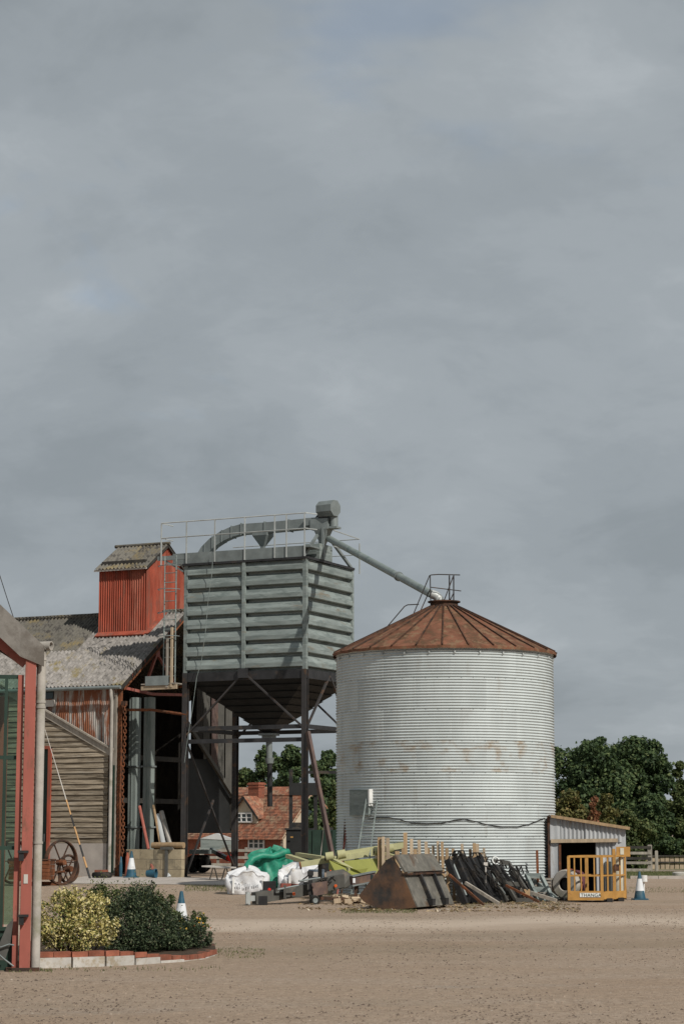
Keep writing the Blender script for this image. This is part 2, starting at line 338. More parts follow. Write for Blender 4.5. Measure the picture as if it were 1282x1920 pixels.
# ------------------------------------------------------------------ mesh helpers
def tag(o, label=None, cat=None, group=None, kind=None):
    if label: o['label'] = label
    if cat: o['category'] = cat
    if group: o['group'] = group
    if kind: o['kind'] = kind
    return o
def thing(name, label, cat, loc=(0, 0, 0), rotz=0.0, group=None):
    o = bpy.data.objects.new(name, None); C.objects.link(o)
    o.location = loc; o.rotation_euler = (0, 0, rotz); o.empty_display_size = 0.2
    return tag(o, label, cat, group)
def wmat(o):
    m = Matrix.Translation(o.location) @ o.rotation_euler.to_matrix().to_4x4()
    if o.parent: m = wmat(o.parent) @ m
    return m
class Frame:
    def __init__(s, org, th): s.o = Vector(org); s.c = math.cos(th); s.s = math.sin(th); s.th = th
    def __call__(s, a, b, z): return Vector((s.o.x + a * s.c - b * s.s, s.o.y + a * s.s + b * s.c, s.o.z + z))
class MB:
    """collects shapes given in world (or a Frame's) coordinates; build() links them as ONE mesh object"""
    def __init__(s, frame=None): s.v = []; s.f = []; s.fr = frame
    def add(s, vs, fs):
        n = len(s.v); s.v += [Vector(v) for v in vs]; s.f += [tuple(i + n for i in f) for f in fs]; return s
    def box(s, c, d, rz=0.0, rot=None):
        R = rot or Matrix.Rotation(rz, 3, 'Z'); c = Vector(c); x, y, z = d[0] / 2, d[1] / 2, d[2] / 2
        vs = [c + R @ Vector((i * x, j * y, k * z)) for k in (-1, 1) for i, j in ((-1, -1), (1, -1), (1, 1), (-1, 1))]
        return s.add(vs, [(3, 2, 1, 0), (4, 5, 6, 7), (0, 1, 5, 4), (1, 2, 6, 5), (2, 3, 7, 6), (3, 0, 4, 7)])
    def beam(s, p0, p1, w, h, up=(0, 0, 1)):
        p0, p1 = Vector(p0), Vector(p1); d = (p1 - p0); L = d.length; d.normalize()
        u = Vector(up)
        if abs(d.dot(u)) > 0.97: u = Vector((0, 1, 0))
        x = d.cross(u).normalized(); y = x.cross(d).normalized()
        R = Matrix((x, d, y)).transposed()
        return s.box((p0 + p1) / 2, (w, L, h), rot=R)
    def tube(s, p0, p1, r, r2=None, n=8, caps=True):
        return s.path([p0, p1], r, n, r2, caps)
    def path(s, pts, r, n=8, r2=None, caps=True):
        pts = [Vector(p) for p in pts]; m = len(pts); vs = []; prev = None
        for i, p in enumerate(pts):
            d = (pts[min(i + 1, m - 1)] - pts[max(i - 1, 0)]).normalized()
            if prev is None:
                u = Vector((0, 0, 1)) if abs(d.z) < 0.9 else Vector((1, 0, 0))
                x = d.cross(u).normalized()
            else: x = (prev - d * prev.dot(d)).normalized()
            prev = x; y = d.cross(x)
            rr = r[i] if isinstance(r, (list, tuple)) else (r if r2 is None else r + (r2 - r) * i / (m - 1))
            for k in range(n):
                a = 2 * PI * k / n; vs.append(p + (x * math.cos(a) + y * math.sin(a)) * rr)
        fs = []
        for i in range(m - 1):
            for k in range(n):
                k2 = (k + 1) % n; fs.append((i * n + k, i * n + k2, (i + 1) * n + k2, (i + 1) * n + k))
        if caps: fs += [tuple(range(n))[::-1], tuple(range((m - 1) * n, m * n))]
        return s.add(vs, fs)
    def ring(s, c, ax, R, r, n=20, k=6, sq=None):
        c = Vector(c); ax = Vector(ax).normalized(); u = Vector((0, 0, 1)) if abs(ax.z) < 0.9 else Vector((1, 0, 0))
        x = ax.cross(u).normalized(); y = ax.cross(x); vs = []; fs = []
        for i in range(n):
            a = 2 * PI * i / n; d = x * math.cos(a) + y * math.sin(a)
            for j in range(k):
                b = 2 * PI * j / k
                vs.append(c + d * (R + r * math.cos(b)) + ax * (r if sq is None else sq) * math.sin(b))
        for i in range(n):
            for j in range(k):
                i2, j2 = (i + 1) % n, (j + 1) % k
                fs.append((i * k + j, i2 * k + j, i2 * k + j2, i * k + j2))
        return s.add(vs, fs)
    def prism(s, pts, off):
        """closed polygon (3-D points) pushed along off"""
        pts = [Vector(p) for p in pts]; off = Vector(off); n = len(pts)
        fs = [tuple(range(n))[::-1], tuple(range(n, 2 * n))] + [(i, (i + 1) % n, n + (i + 1) % n, n + i) for i in range(n)]
        return s.add(pts + [p + off for p in pts], fs)
    def lathe(s, c, prof, n=24, ax=None, a0=0.0, a1=2 * PI):
        c = Vector(c); m = len(prof); full = abs(a1 - a0 - 2 * PI) < 1e-6; k = n if full else n + 1
        if ax is None: x, y, z = Vector((1, 0, 0)), Vector((0, 1, 0)), Vector((0, 0, 1))
        else:
            z = Vector(ax).normalized(); u = Vector((0, 0, 1)) if abs(z.z) < 0.9 else Vector((1, 0, 0))
            x = z.cross(u).normalized(); y = z.cross(x)
        vs = []
        for i in range(k):
            a = a0 + (a1 - a0) * i / n; d = x * math.cos(a) + y * math.sin(a)
            vs += [c + d * r + z * h for r, h in prof]
        fs = []
        for i in range(n):
            i2 = (i + 1) % k
            for j in range(m - 1): fs.append((i * m + j, i2 * m + j, i2 * m + j + 1, i * m + j + 1))
        return s.add(vs, fs)
    def grid(s, fn, nu, nv, closed=False):
        vs = [fn(i / nu, j / nv) for i in range(nu if closed else nu + 1) for j in range(nv + 1)]; k = nv + 1; fs = []
        c = nu if closed else nu + 1
        for i in range(nu):
            for j in range(nv): fs.append((i * k + j, ((i + 1) % c) * k + j, ((i + 1) % c) * k + j + 1, i * k + j + 1))
        return s.add(vs, fs)
    def build(s, name, m, parent=None, smooth=None, org=None):
        vs = [s.fr(*v) for v in s.v] if s.fr else s.v
        if parent is not None:
            inv = wmat(parent).inverted(); vs = [inv @ v for v in vs]
        o = bpy.data.objects.new(name, None)
        me = bpy.data.meshes.new(name)
        if org is None and parent is None:
            org = (sum((v.x for v in vs)) / len(vs), sum((v.y for v in vs)) / len(vs), min(v.z for v in vs))
        if org is None: org = (0, 0, 0)
        org = Vector(org); vs = [v - org for v in vs]
        me.from_pydata([tuple(v) for v in vs], [], s.f); me.update()
        if smooth is not None:
            me.polygons.foreach_set('use_smooth', [True] * len(me.polygons))
            me.set_sharp_from_angle(angle=math.radians(smooth))
        me.materials.append(M[m] if isinstance(m, str) else m)
        o = bpy.data.objects.new(name, me); C.objects.link(o); o.location = org
        if parent is not None: o.parent = parent
        return o
def inst(me, name, parent, loc=(0, 0, 0), rot=(0, 0, 0), scale=None):
    o = bpy.data.objects.new(name, me); C.objects.link(o); o.parent = parent
    o.location = loc; o.rotation_euler = rot
    if scale: o.scale = scale
    return o
def mesh_of(mb, name, m, smooth=None):
    o = mb.build(name, m, None, smooth, org=(0, 0, 0)); me = o.data
    bpy.data.objects.remove(o); return me
def copy_thing(o, loc, rotz=None, label=None):
    c = o.copy(); C.objects.link(c); c.location = loc
    if rotz is not None: c.rotation_euler = (0, 0, rotz)
    if label: c['label'] = label
    for ch in [x for x in bpy.data.objects if x.parent == o]:
        d = ch.copy(); C.objects.link(d); d.parent = c
        for g in [x for x in bpy.data.objects if x.parent == ch]:
            e = g.copy(); C.objects.link(e); e.parent = d
    return c
def structure(o): o['kind'] = 'structure'; return o

def leaves(name, pos, nrm, size, m, parent, tone, aspect=1.6, kind=None):
    """one mesh of small folded leaves; pos, nrm: arrays; size: array"""
    n = len(pos); nrm = nrm / (np.linalg.norm(nrm, axis=1, keepdims=True) + 1e-9)
    t = rng.normal(size=(n, 3)); t -= nrm * (t * nrm).sum(1, keepdims=True); t /= np.linalg.norm(t, axis=1, keepdims=True) + 1e-9
    b = np.cross(nrm, t); s = size[:, None]
    v = np.empty((n, 4, 3))
    v[:, 0] = pos - t * s * 0.5 * aspect; v[:, 2] = pos + t * s * 0.5 * aspect
    fold = nrm * s * 0.18
    v[:, 1] = pos + b * s * 0.5 + fold; v[:, 3] = pos - b * s * 0.5 + fold
    if parent is not None:
        mi = np.array(wmat(parent).inverted()); v = v @ mi[:3, :3].T + mi[:3, 3]
    v = v.reshape(-1, 3)
    me = bpy.data.meshes.new(name)
    me.vertices.add(4 * n); me.vertices.foreach_set('co', v.astype(np.float32).ravel())
    me.loops.add(4 * n); me.loops.foreach_set('vertex_index', np.arange(4 * n, dtype=np.int32))
    me.polygons.add(n); me.polygons.foreach_set('loop_start', np.arange(0, 4 * n, 4, dtype=np.int32))
    me.update(calc_edges=True)
    at = me.attributes.new('tone', 'FLOAT', 'POINT'); at.data.foreach_set('value', np.repeat(tone, 4).astype(np.float32))
    me.materials.append(M[m]); o = bpy.data.objects.new(name, me); C.objects.link(o)
    if parent is not None: o.parent = parent
    if kind: o['kind'] = kind
    return o
def clump_points(cs, n, shell=0.55):
    """points spread through a set of ellipsoid clumps (x, y, z, rx, ry, rz)"""
    cs = np.array(cs, float); w = (cs[:, 3] * cs[:, 4] * cs[:, 5]) ** (2 / 3); w /= w.sum()
    k = rng.choice(len(cs), n, p=w); d = rng.normal(size=(n, 3)); d /= np.linalg.norm(d, axis=1, keepdims=True)
    r = shell + (1 - shell) * rng.random((n, 1)) ** 0.6
    r *= 1 + 0.12 * rng.normal(size=(n, 1))
    return cs[k, :3] + d * r * cs[k, 3:6], d, k

# ------------------------------------------------------------------ the ground
xs = sorted(set([-600, -300, -150, -80, -50] + [i * 1.0 for i in range(-36, 37)] + [50, 80, 150, 300, 600]))
ys = sorted(set([-60, -20, 0] + [float(i) for i in range(10, 100, 2)] + [100 + 5.0 * i for i in range(0, 30)] + [300, 400, 600, 1200, 2500]))
gm = MB(); gv = [(x, y, ground(x, y)) for x in xs for y in ys]; k = len(ys)
gm.add(gv, [(i * k + j, (i + 1) * k + j, (i + 1) * k + j + 1, i * k + j + 1) for i in range(len(xs) - 1) for j in range(k - 1)])
structure(gm.build('ground', 'ground', None, 180, org=(0, 0, 0)))

def sheet(name, outline, m, lift=0.006, step=1.0):
    """a thin sheet lying on the ground inside a quad outline (four plan points)"""
    a, b, c, d = [Vector((p[0], p[1], 0)) for p in outline]
    nu = max(2, int(max((b - a).length, (c - d).length) / step)); nv = max(2, int(max((d - a).length, (c - b).length) / step))
    def fn(u, v):
        p = (a * (1 - u) + b * u) * (1 - v) + (d * (1 - u) + c * u) * v
        e = 0.0
        return Vector((p.x, p.y, ground(p.x, p.y) + lift))
    return structure(MB().grid(fn, min(nu, 80), min(nv, 80)).build(name, m, None, 180, org=(0, 0, 0)))
# ================================================================== barn complex frame: a = along the fronts, b = into depth
FR = Frame((-1.14, 66.0, 0.0), math.radians(-26))
def _ray(px, py):
    u = (px - 641.0) / F; v = (960.0 - py) / F
    return Vector((u, CT - v * ST, ST + v * CT))
def _tofr(p):
    d = p - FR.o; return Vector((d.x * FR.c + d.y * FR.s, -d.x * FR.s + d.y * FR.c, d.z))
def on_b(px, py, b=0.0):
    d = _ray(px, py); n = Vector((-FR.s, FR.c, 0)); k = (n.dot(FR.o) + b - n.dot(Vector((0, 0, CAMH)))) / n.dot(d)
    return _tofr(Vector((0, 0, CAMH)) + d * k)
def on_a(px, py, a=0.0):
    d = _ray(px, py); n = Vector((FR.c, FR.s, 0)); k = (n.dot(FR.o) + a - n.dot(Vector((0, 0, CAMH)))) / n.dot(d)
    return _tofr(Vector((0, 0, CAMH)) + d * k)
GZ = 0.27

def corr_strip(mb, p0, p1, zb, zt, pitch, amp, out, spw=6):
    """vertical corrugated sheet from p0 to p1 (plan points a,b); zb / zt give bottom and top along 0..1"""
    p0, p1, out = Vector(p0), Vector(p1), Vector(out); L = (p1 - p0).length; n = max(4, int(L / pitch * spw))
    vs = []; fs = []
    for i in range(n + 1):
        t = i / n; q = p0 + (p1 - p0) * t; w = amp * math.sin(2 * PI * t * L / pitch)
        b = zb(t) if callable(zb) else zb; h = zt(t) if callable(zt) else zt
        vs += [Vector((q.x + out.x * w, q.y + out.y * w, b)), Vector((q.x + out.x * w, q.y + out.y * w, h))]
    for i in range(n): fs.append((2 * i, 2 * i + 2, 2 * i + 3, 2 * i + 1))
    return mb.add(vs, fs)

# ------------------------------------------------------------------ the barn
AG = -6.65                                     # plane of the open gable end
EZ, RZ, RB, BD = 6.55, 9.08, 3.75, 7.5         # eave height, ridge height, ridge depth, barn depth
slope = math.atan2(RZ - EZ, RB)
barn = thing('grain_barn', 'old barn with lichened corrugated roof, rusting sheet wall and open gable end', 'barn', FR(AG, 0, GZ), FR.th)
binv = lambda a, b, z: (a - AG, b, z - GZ)
sm = MB(); wv = 0.146; wd = 7 * wv
def roofcourse(Ls):
    m = MB()
    def fn(u, v): return Vector((u * wd, v * Ls, 0.036 * math.sin(2 * PI * u * 7)))
    m.grid(fn, 42, 2)
    def fe(u, v): return Vector((u * wd, 0.0, 0.036 * math.sin(2 * PI * u * 7) - v * 0.012))
    m.grid(fe, 42, 1)
    return m
SL = (RB + 0.28) / math.cos(slope)
rs_me = mesh_of(roofcourse(SL / 2 + 0.12), 'roof_sheet', 'asbestos', 40)
rs_me2 = mesh_of(roofcourse(SL / 2 + 0.12), 'roof_sheet_dark', 'asbdark', 40)
for i in range(11):
    for c in range(2):
        a = AG + 0.22 - (i + 1) * wd + 0.0
        y = -0.28 + c * (SL / 2) * math.cos(slope); z = EZ - 0.28 * math.tan(slope) + c * (SL / 2) * math.sin(slope)
        me = rs_me2 if (i in (6, 7, 8, 9, 10) and random.random() < 0.75) or (i > 2 and c == 1 and random.random() < 0.35) else rs_me
        inst(me, 'roof_sheet', barn, binv(a, y, z + 0.012 * c + random.uniform(0, 0.006)), (slope + 0.002, random.uniform(-0.004, 0.004), random.uniform(-0.003, 0.003)))
        inst(rs_me2, 'roof_sheet', barn, binv(a + wd, BD - y, z + 0.012 * c), (slope, 0, PI))
m = MB(FR)
for i in range(6):
    m.path([(AG + 0.24 - i * 1.9, RB, RZ + 0.035), (AG + 0.24 - (i + 1) * 1.9 + 0.02, RB, RZ + 0.04)], 0.085, 8)
m.build('ridge_cap', 'asbdark', barn, 40)
# gutter, verge boards and rafters
m = MB(FR); m.tube((AG + 0.2, -0.36, EZ - 0.27), (AG - 11, -0.36, EZ - 0.27), 0.06, n=8); m.build('gutter', 'steel', barn, 40)
m = MB(FR); m.beam((AG + 0.14, -0.25, EZ - 0.30), (AG + 0.14, RB, RZ - 0.13), 0.04, 0.15); m.build('verge_board', 'darkboard', barn)
m = MB(FR); m.beam((AG + 0.08, 0.0, EZ - 0.30), (AG + 0.08, RB, RZ - 0.28), 0.08, 0.10); m.build('rafter', 'rust', barn)
m = MB(FR); m.beam((AG + 0.08, BD, EZ - 0.30), (AG + 0.08, RB, RZ - 0.28), 0.08, 0.10); m.build('rafter', 'rust', barn)
for k in range(5):                                                   # purlin ends poking out under the verge
    t = 0.12 + 0.2 * k
    m = MB(FR); b = RB * t; z = EZ + (RZ - EZ) * t - 0.12
    m.beam((AG + 0.16, b, z), (AG - 3.0, b, z), 0.06, 0.12); m.build('purlin', 'redsteel', barn)
# red steel truss of the gable end
for p, q, w in (((0.0, EZ - 0.25), (1.9, EZ - 0.36), 0.09), ((1.9, EZ - 0.36), (3.9, EZ - 0.27), 0.09), ((1.35, EZ - 0.30), (2.15, EZ + 0.98), 0.08), ((2.2, EZ + 0.98), (3.4, EZ + 0.05), 0.07)):
    m = MB(FR); m.beam((AG + 0.02, p[0], p[1]), (AG + 0.02, q[0], q[1]), 0.08, w); m.build('truss_bar', 'redsteel', barn)
for gb_, gz_ in ((2.17, 1.0), (1.38, -0.25)):
    m = MB(FR); m.box((AG + 0.05, gb_, EZ + gz_), (0.03, 0.25, 0.21)); m.build('gusset_plate', 'redsteel', barn)
# corner column, downpipe
m = MB(FR); m.box((AG - 0.02, -0.02, (EZ + GZ) / 2 - 0.1), (0.13, 0.13, EZ - GZ - 0.15)); m.build('corner_column', 'rust', barn)
m = MB(FR)
ad = on_b(209, 1400, -0.3).x
m.path([(ad, -0.36, EZ - 0.32), (ad, -0.36, EZ - 0.5), (ad, -0.30, EZ - 0.7), (ad, -0.30, GZ + 0.05)], 0.055, 8)
m.build('downpipe', 'gritpipe', barn, 40)
m = MB(FR); ad2 = on_b(217, 1400, -0.1).x
m.box((ad2, -0.1, (EZ + GZ) / 2 - 0.2), (0.10, 0.10, EZ - GZ - 0.5)); m.build('edge_post', 'greywood', barn)
m = MB(FR); m.box((ad + 0.01, -0.2, 2.1), (0.12, 0.05, 3.4)); m.build('corner_board', 'greendark', barn)
# upper front wall of rusting sheets
a0 = AG - 0.1
for i in range(11):
    p1 = a0 - i * 0.62; p0 = p1 - 0.66
    m = MB(FR); corr_strip(m, (p0, -0.02 - 0.012 * (i % 2), 0), (p1, -0.02 - 0.012 * (i % 2), 0), 3.6, EZ - 0.02, 0.076, 0.012, (0, -1, 0))
    m.build('wall_sheet', 'rustysheet', barn, 40)
# weatherboard front with its sloping barge board
FB = -0.16
bl, br = on_b(80, 1333, FB), on_b(213, 1412, FB)
slp = (br.z - bl.z) / (br.x - bl.x)
def barge_z(a): return bl.z + slp * (a - bl.x)
aR = on_b(203, 1500, FB).x; aL = -17.2
doorL, doorR = on_b(70, 1500, FB).x, on_b(97, 1500, FB).x
doorT = on_b(90, 1404, FB).z
zpl = on_b(150, 1581, FB).z
topL = min(EZ - 0.25, barge_z(aL))
pitch = 0.172; i = 0; z = zpl
while z < 6.1:
    segs = []
    if z < doorT: segs = [(aL, doorL), (doorR, aR)]
    else:
        a_end = aR if z + pitch < barge_z(aR) else bl.x + (z + pitch * 0.6 - bl.z) / slp
        segs = [(aL, min(aR, a_end))]
    for (p, q) in segs:
        if q - p < 0.3: continue
        cuts = [p, q] if q - p < 3 else ([p, doorR - 0.6, q] if i % 2 else [p, p + (q - p) * 0.55, q])
        for c0, c1 in zip(cuts[:-1], cuts[1:]):
            if c1 - c0 < 0.05: continue
            m = MB(FR); w = random.uniform(-0.006, 0.006)
            y0, y1 = FB - 0.044, FB - 0.004
            pts = [(c0 + 0.004, y0 + w, z), (c0 + 0.004, y0 + 0.022 + w, z), (c0 + 0.004, y1 + 0.02, z + pitch + 0.02), (c0 + 0.004, y1, z + pitch + 0.02)]
            m.prism(pts, (c1 - c0 - 0.008, 0, random.uniform(-0.008, 0.008)))
            m.build('weatherboard', 'board', barn)
    z += pitch; i += 1
m = MB(FR); m.beam((bl.x - 4.2, FB - 0.05, barge_z(bl.x - 4.2)), (br.x, FB - 0.05, br.z), 0.05, 0.24); m.build('barge_board', 'greywood', barn)
m = MB(FR); m.beam((bl.x - 4.2, FB - 0.09, barge_z(bl.x - 4.2) + 0.10), (br.x + 0.05, FB - 0.09, br.z + 0.10), 0.10, 0.05); m.build('barge_board', 'greywood', barn)
m = MB(FR); m.box(((aL + doorL) / 2, 0.02, (zpl + GZ) / 2 - 0.1), (doorL - aL, 0.30, zpl - GZ + 0.2)).box(((doorR + aR) / 2, FB + 0.13, (zpl + GZ) / 2 - 0.1), (aR - doorR, 0.36, zpl - GZ + 0.19)); m.build('plinth', 'concrete', barn)
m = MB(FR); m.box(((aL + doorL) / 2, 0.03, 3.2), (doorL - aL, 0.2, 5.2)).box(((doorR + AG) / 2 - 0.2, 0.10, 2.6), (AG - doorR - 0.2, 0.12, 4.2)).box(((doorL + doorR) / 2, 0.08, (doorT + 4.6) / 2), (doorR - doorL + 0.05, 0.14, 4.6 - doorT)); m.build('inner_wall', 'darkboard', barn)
m = MB(FR); m.box((doorR - 0.05, FB - 0.02, (doorT + GZ) / 2), (0.12, 0.14, doorT - GZ)).box(((doorL + doorR) / 2 - 0.06, FB - 0.02, doorT + 0.04), (doorR - doorL, 0.12, 0.10)); m.build('door_frame', 'red', barn)
dr = MB(FR); dr.box(((doorL + doorR) / 2 - 0.08, FB + 0.12, (doorT + GZ) / 2), (doorR - doorL - 0.1, 0.06, doorT - GZ)); dro = dr.build('door', 'greendark', barn)
dh = MB(FR); dh.box((doorR - 0.28, FB + 0.07, 1.5), (0.05, 0.05, 0.25)); dh.build('handle', 'steel', dro)
# small window high in the sheet wall, by the eave
m = MB(FR); wa = on_b(92, 1296, -0.06); m.box((wa.x, -0.06, wa.z), (0.36, 0.05, 0.5)); wo = m.build('window', 'pane', barn)
m = MB(FR); m.box((wa.x, -0.09, wa.z - 0.40), (0.5, 0.08, 0.22)); m.build('window_sill', 'offwhite', wo)
# rear wall, partition, rear half of the gable
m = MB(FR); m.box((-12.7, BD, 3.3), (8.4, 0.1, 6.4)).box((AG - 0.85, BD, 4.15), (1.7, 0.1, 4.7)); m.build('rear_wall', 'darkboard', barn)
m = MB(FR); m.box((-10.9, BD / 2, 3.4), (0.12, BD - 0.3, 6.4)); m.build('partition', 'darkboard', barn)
g0, g1 = 4.9, BD - 0.05
nb = 5
for i in range(nb):
    p0 = g0 + (g1 - g0) * i / nb; p1 = g0 + (g1 - g0) * (i + 1) / nb - 0.05
    m = MB(FR); zt = lambda b: (EZ + (RZ - EZ) * (BD - b) / RB - 0.15)
    zb = lambda b: 4.9 - 0.75 * (b - g0)
    corr_strip(m, (AG - 0.03 * (i % 2), p0, 0), (AG - 0.03 * (i % 2), p1, 0), lambda t: zb(p0 + (p1 - p0) * t), lambda t: zt(p0 + (p1 - p0) * t), 0.15, 0.018, (1, 0, 0), 4)
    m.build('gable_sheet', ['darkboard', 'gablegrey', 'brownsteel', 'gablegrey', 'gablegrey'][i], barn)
m = MB(FR); m.box((AG - 0.12, (g0 + g1) / 2 - 0.1, 2.9), (0.06, g1 - g0 + 0.5, 2.5)); m.build('gable_boarding', 'blackpanel', barn)  # black colour stands in for the shade under the gable sheets
m = MB(FR); m.beam((AG + 0.1, g0 - 0.9, 5.4), (AG + 0.1, g1, 2.85), 0.10, 0.14); m.build('gable_brace', 'gablegrey', barn)
for z in (2.7, 4.1):
    m = MB(FR); m.beam((AG - 0.3, 0.2, z), (AG - 0.3, BD - 0.2, z), 0.08, 0.16); m.build('cross_rail', 'darkboard', barn)

# ------------------------------------------------------------------ red elevator house riding the ridge
TA0, TA1, TB0, TB1 = -9.19, -7.33, 2.60, 5.17
TE, TR = 10.62, 11.43
TM = (TB0 + TB1) / 2
zr = lambda b: EZ + (RZ - EZ) * (1 - abs(b - RB) / RB)
twr = thing('elevator_house', 'red corrugated elevator house standing on the barn ridge', 'roof tower', FR(TA1, TM, zr(TM)), FR.th)
for i in range(3):
    p0 = TA0 + (TA1 - TA0) * i / 3; p1 = TA0 + (TA1 - TA0) * (i + 1) / 3
    m = MB(FR); corr_strip(m, (p0 - 0.02, TB0 - 0.008 * (i % 2), 0), (p1 + 0.02, TB0 - 0.008 * (i % 2), 0), zr(TB0) + 0.02, TE, 0.09, 0.027, (0, -1, 0)); m.build('wall_sheet', 'red', twr, 40)
gt = lambda b: TE + (TR - TE) * (1 - abs(b - TM) / (TM - TB0))
for i in range(4):
    p0 = TB0 + (TB1 - TB0) * i / 4; p1 = TB0 + (TB1 - TB0) * (i + 1) / 4
    m = MB(FR); corr_strip(m, (TA1 + 0.008 * (i % 2), p0 - 0.02, 0), (TA1 + 0.008 * (i % 2), p1 + 0.02, 0), lambda t: zr(p0 + (p1 - p0) * t) + 0.02, lambda t: gt(min(TB1, max(TB0, p0 + (p1 - p0) * t))), 0.09, 0.027, (1, 0, 0)); m.build('wall_sheet', 'red', twr, 40)
m = MB(FR); m.box(((TA0 + TA1) / 2 - 0.03, TM, (TE + zr(TM)) / 2), (TA1 - TA0 - 0.15, TB1 - TB0 - 0.1, TE - zr(TM) + 0.4)); m.build('core_frame', 'darkboard', twr)
m = MB(FR); m.beam((TA0 - 0.02, TB0 - 0.12, zr(TB0) + 0.0), (TA1 + 0.04, TB0 - 0.12, zr(TB0) + 0.0), 0.26, 0.05, up=(0, -math.sin(slope), math.cos(slope)))
m.beam((TA1 + 0.1, TB0 - 0.15, zr(TB0 - 0.15) + 0.06), (TA1 + 0.1, RB, zr(RB) + 0.06), 0.22, 0.04); m.build('flashing', 'red', twr)
ts = math.atan2(TR - TE, TM - TB0); TL = (TM - TB0 + 0.22) / math.cos(ts)
ta_me = mesh_of(roofcourse(TL), 'tower_roof_sheet', 'asbdark', 40)
tinv = lambda a, b, z: (a - TA1, b - TM, z - zr(TM))
for i in range(2):
    a = TA1 + 0.12 - (i + 1) * wd
    inst(ta_me, 'roof_sheet', twr, tinv(a, TB0 - 0.22, TE - 0.22 * math.tan(ts) + 0.035 + 0.01 * i), (ts, 0, 0))
    inst(ta_me, 'roof_sheet', twr, tinv(a + wd, TB1 + 0.22, TE - 0.22 * math.tan(ts) + 0.035 + 0.01 * i), (ts, 0, PI))
m = MB(FR); m.tube((TA1 + 0.14, TM, TR + 0.07), (TA0 - 0.2, TM, TR + 0.07), 0.06); m.build('ridge_cap', 'asbdark', twr, 40)
m = MB(FR); m.beam((TA0 - 0.12, TB0 - 0.17, TE - 0.13), (TA1 + 0.1, TB0 - 0.17, TE - 0.13), 0.03, 0.07); m.build('fascia', 'offwhite', twr)
m = MB(FR)
for s in (-1, 1): m.beam((TA1 + 0.08, TM + s * (TM - TB0 + 0.14), TE - 0.14), (TA1 + 0.08, TM, TR - 0.02), 0.03, 0.08)
m.build('barge_board', 'darkboard', twr)

# ------------------------------------------------------------------ raised bin on legs
BA, BBD = 4.18, 3.29
cl = on_b(351, 1063, 0); BA = -cl.x
BZ0 = on_b(573, 1254, 0).z; BZ1 = on_b(573, 1046, 0).z
zb_, zt_ = BZ0, BZ1
tow = thing('raised_grain_bin', 'square grey corrugated grain bin raised on dark steel legs with hopper bottom', 'grain bin', FR(-BA / 2, BBD / 2, GZ), FR.th)
tinvb = lambda a, b, z: (a + BA / 2, b - BBD / 2, z - GZ)
rows = 8; ph = (zt_ - zb_) / rows
prof = [(-0.08, 0.0), (-0.08, 0.17), (0.07, 0.19), (0.085, 0.23), (0.08, 0.52), (0.01, 0.90), (-0.05, 0.99), (-0.08, 1.0)]
def panel_mesh(L, nm):
    m = MB()
    vs = []; fs = []
    for x in (0.0, L): vs += [Vector((x, -o_, h * ph)) for o_, h in prof]
    k = len(prof)
    for j in range(k - 1): fs.append((j, k + j, k + j + 1, j + 1))
    fs += [tuple(range(k)), tuple(range(k, 2 * k))[::-1]]
    m.add(vs, fs)
    return mesh_of(m, nm, 'galvdull')
half = BA / 2 - 0.06
pm_f = panel_mesh(half - 0.06, 'bin_panel'); pm_s = panel_mesh(BBD - 0.12, 'bin_side_panel')
for r in range(rows):
    z = zb_ + r * ph
    for s in range(2):
        inst(pm_f, 'wall_panel', tow, tinvb(-BA + s * BA / 2 + 0.06, 0.0, z))
        inst(pm_f, 'wall_panel', tow, tinvb(-s * BA / 2 - 0.06, BBD, z), (0, 0, PI))
    inst(pm_s, 'wall_panel', tow, tinvb(0, 0.06, z), (0, 0, PI / 2))
    inst(pm_s, 'wall_panel', tow, tinvb(-BA, BBD - 0.06, z), (0, 0, -PI / 2))
legz = lambda a, b: ground(*FR(a, b, 0).xy)
for a, b in ((0, 0), (-BA, 0), (0, BBD), (-BA, BBD)):
    m = MB(FR); m.box((a, b, (zb_ + zt_) / 2), (0.13, 0.13, zt_ - zb_ + 0.02)); m.build('corner_post', 'galvdull', tow)
    m = MB(FR); g = legz(a, b)
    w = 0.16
    m.box((a, b - w / 2, (zb_ + g) / 2), (w, 0.018, zb_ - g)).box((a, b + w / 2, (zb_ + g) / 2), (w, 0.018, zb_ - g)).box((a, b, (zb_ + g) / 2), (0.02, w, zb_ - g))
    m.box((a, b, g + 0.015), (0.34, 0.34, 0.03)); m.build('leg', 'leg', tow)
for b, sg in ((-0.06, -1), (BBD + 0.06, 1)):
    m = MB(FR); m.box((-BA / 2, b, (zb_ + zt_) / 2), (0.11, 0.12, zt_ - zb_)); m.build('middle_post', 'galvdull', tow)
# top: fascia, roof plate and skirt
m = MB(FR); m.box((-BA / 2 - 0.22, -0.08, zt_ + 0.20), (BA + 0.5, 0.05, 0.36)); m.build('fascia', 'steel', tow)
m = MB(FR); m.box((-BA / 2, BBD / 2, zt_ + 0.03), (BA, BBD, 0.05)).box((-BA / 2 - 0.1, 0.30, zt_ + 0.36), (BA + 0.6, 0.72, 0.05)); m.build('deck', 'steel', tow)
m = MB(FR); m.box((0.08, BBD / 2, zt_ + 0.01), (0.05, BBD + 0.1, 0.07)).box((-BA / 2, -0.11, zt_ + 0.0), (BA + 0.2, 0.04, 0.07)); m.build('top_angle', 'dark', tow)
m = MB(FR)
for (p, q) in (((-BA, 0), (0, 0)), ((0, 0), (0, BBD)), ((0, BBD), (-BA, BBD)), ((-BA, BBD), (-BA, 0))): m.beam((p[0], p[1], zb_ - 0.14), (q[0], q[1], zb_ - 0.14), 0.09, 0.28)
m.build('ring_beam', 'dark', tow)
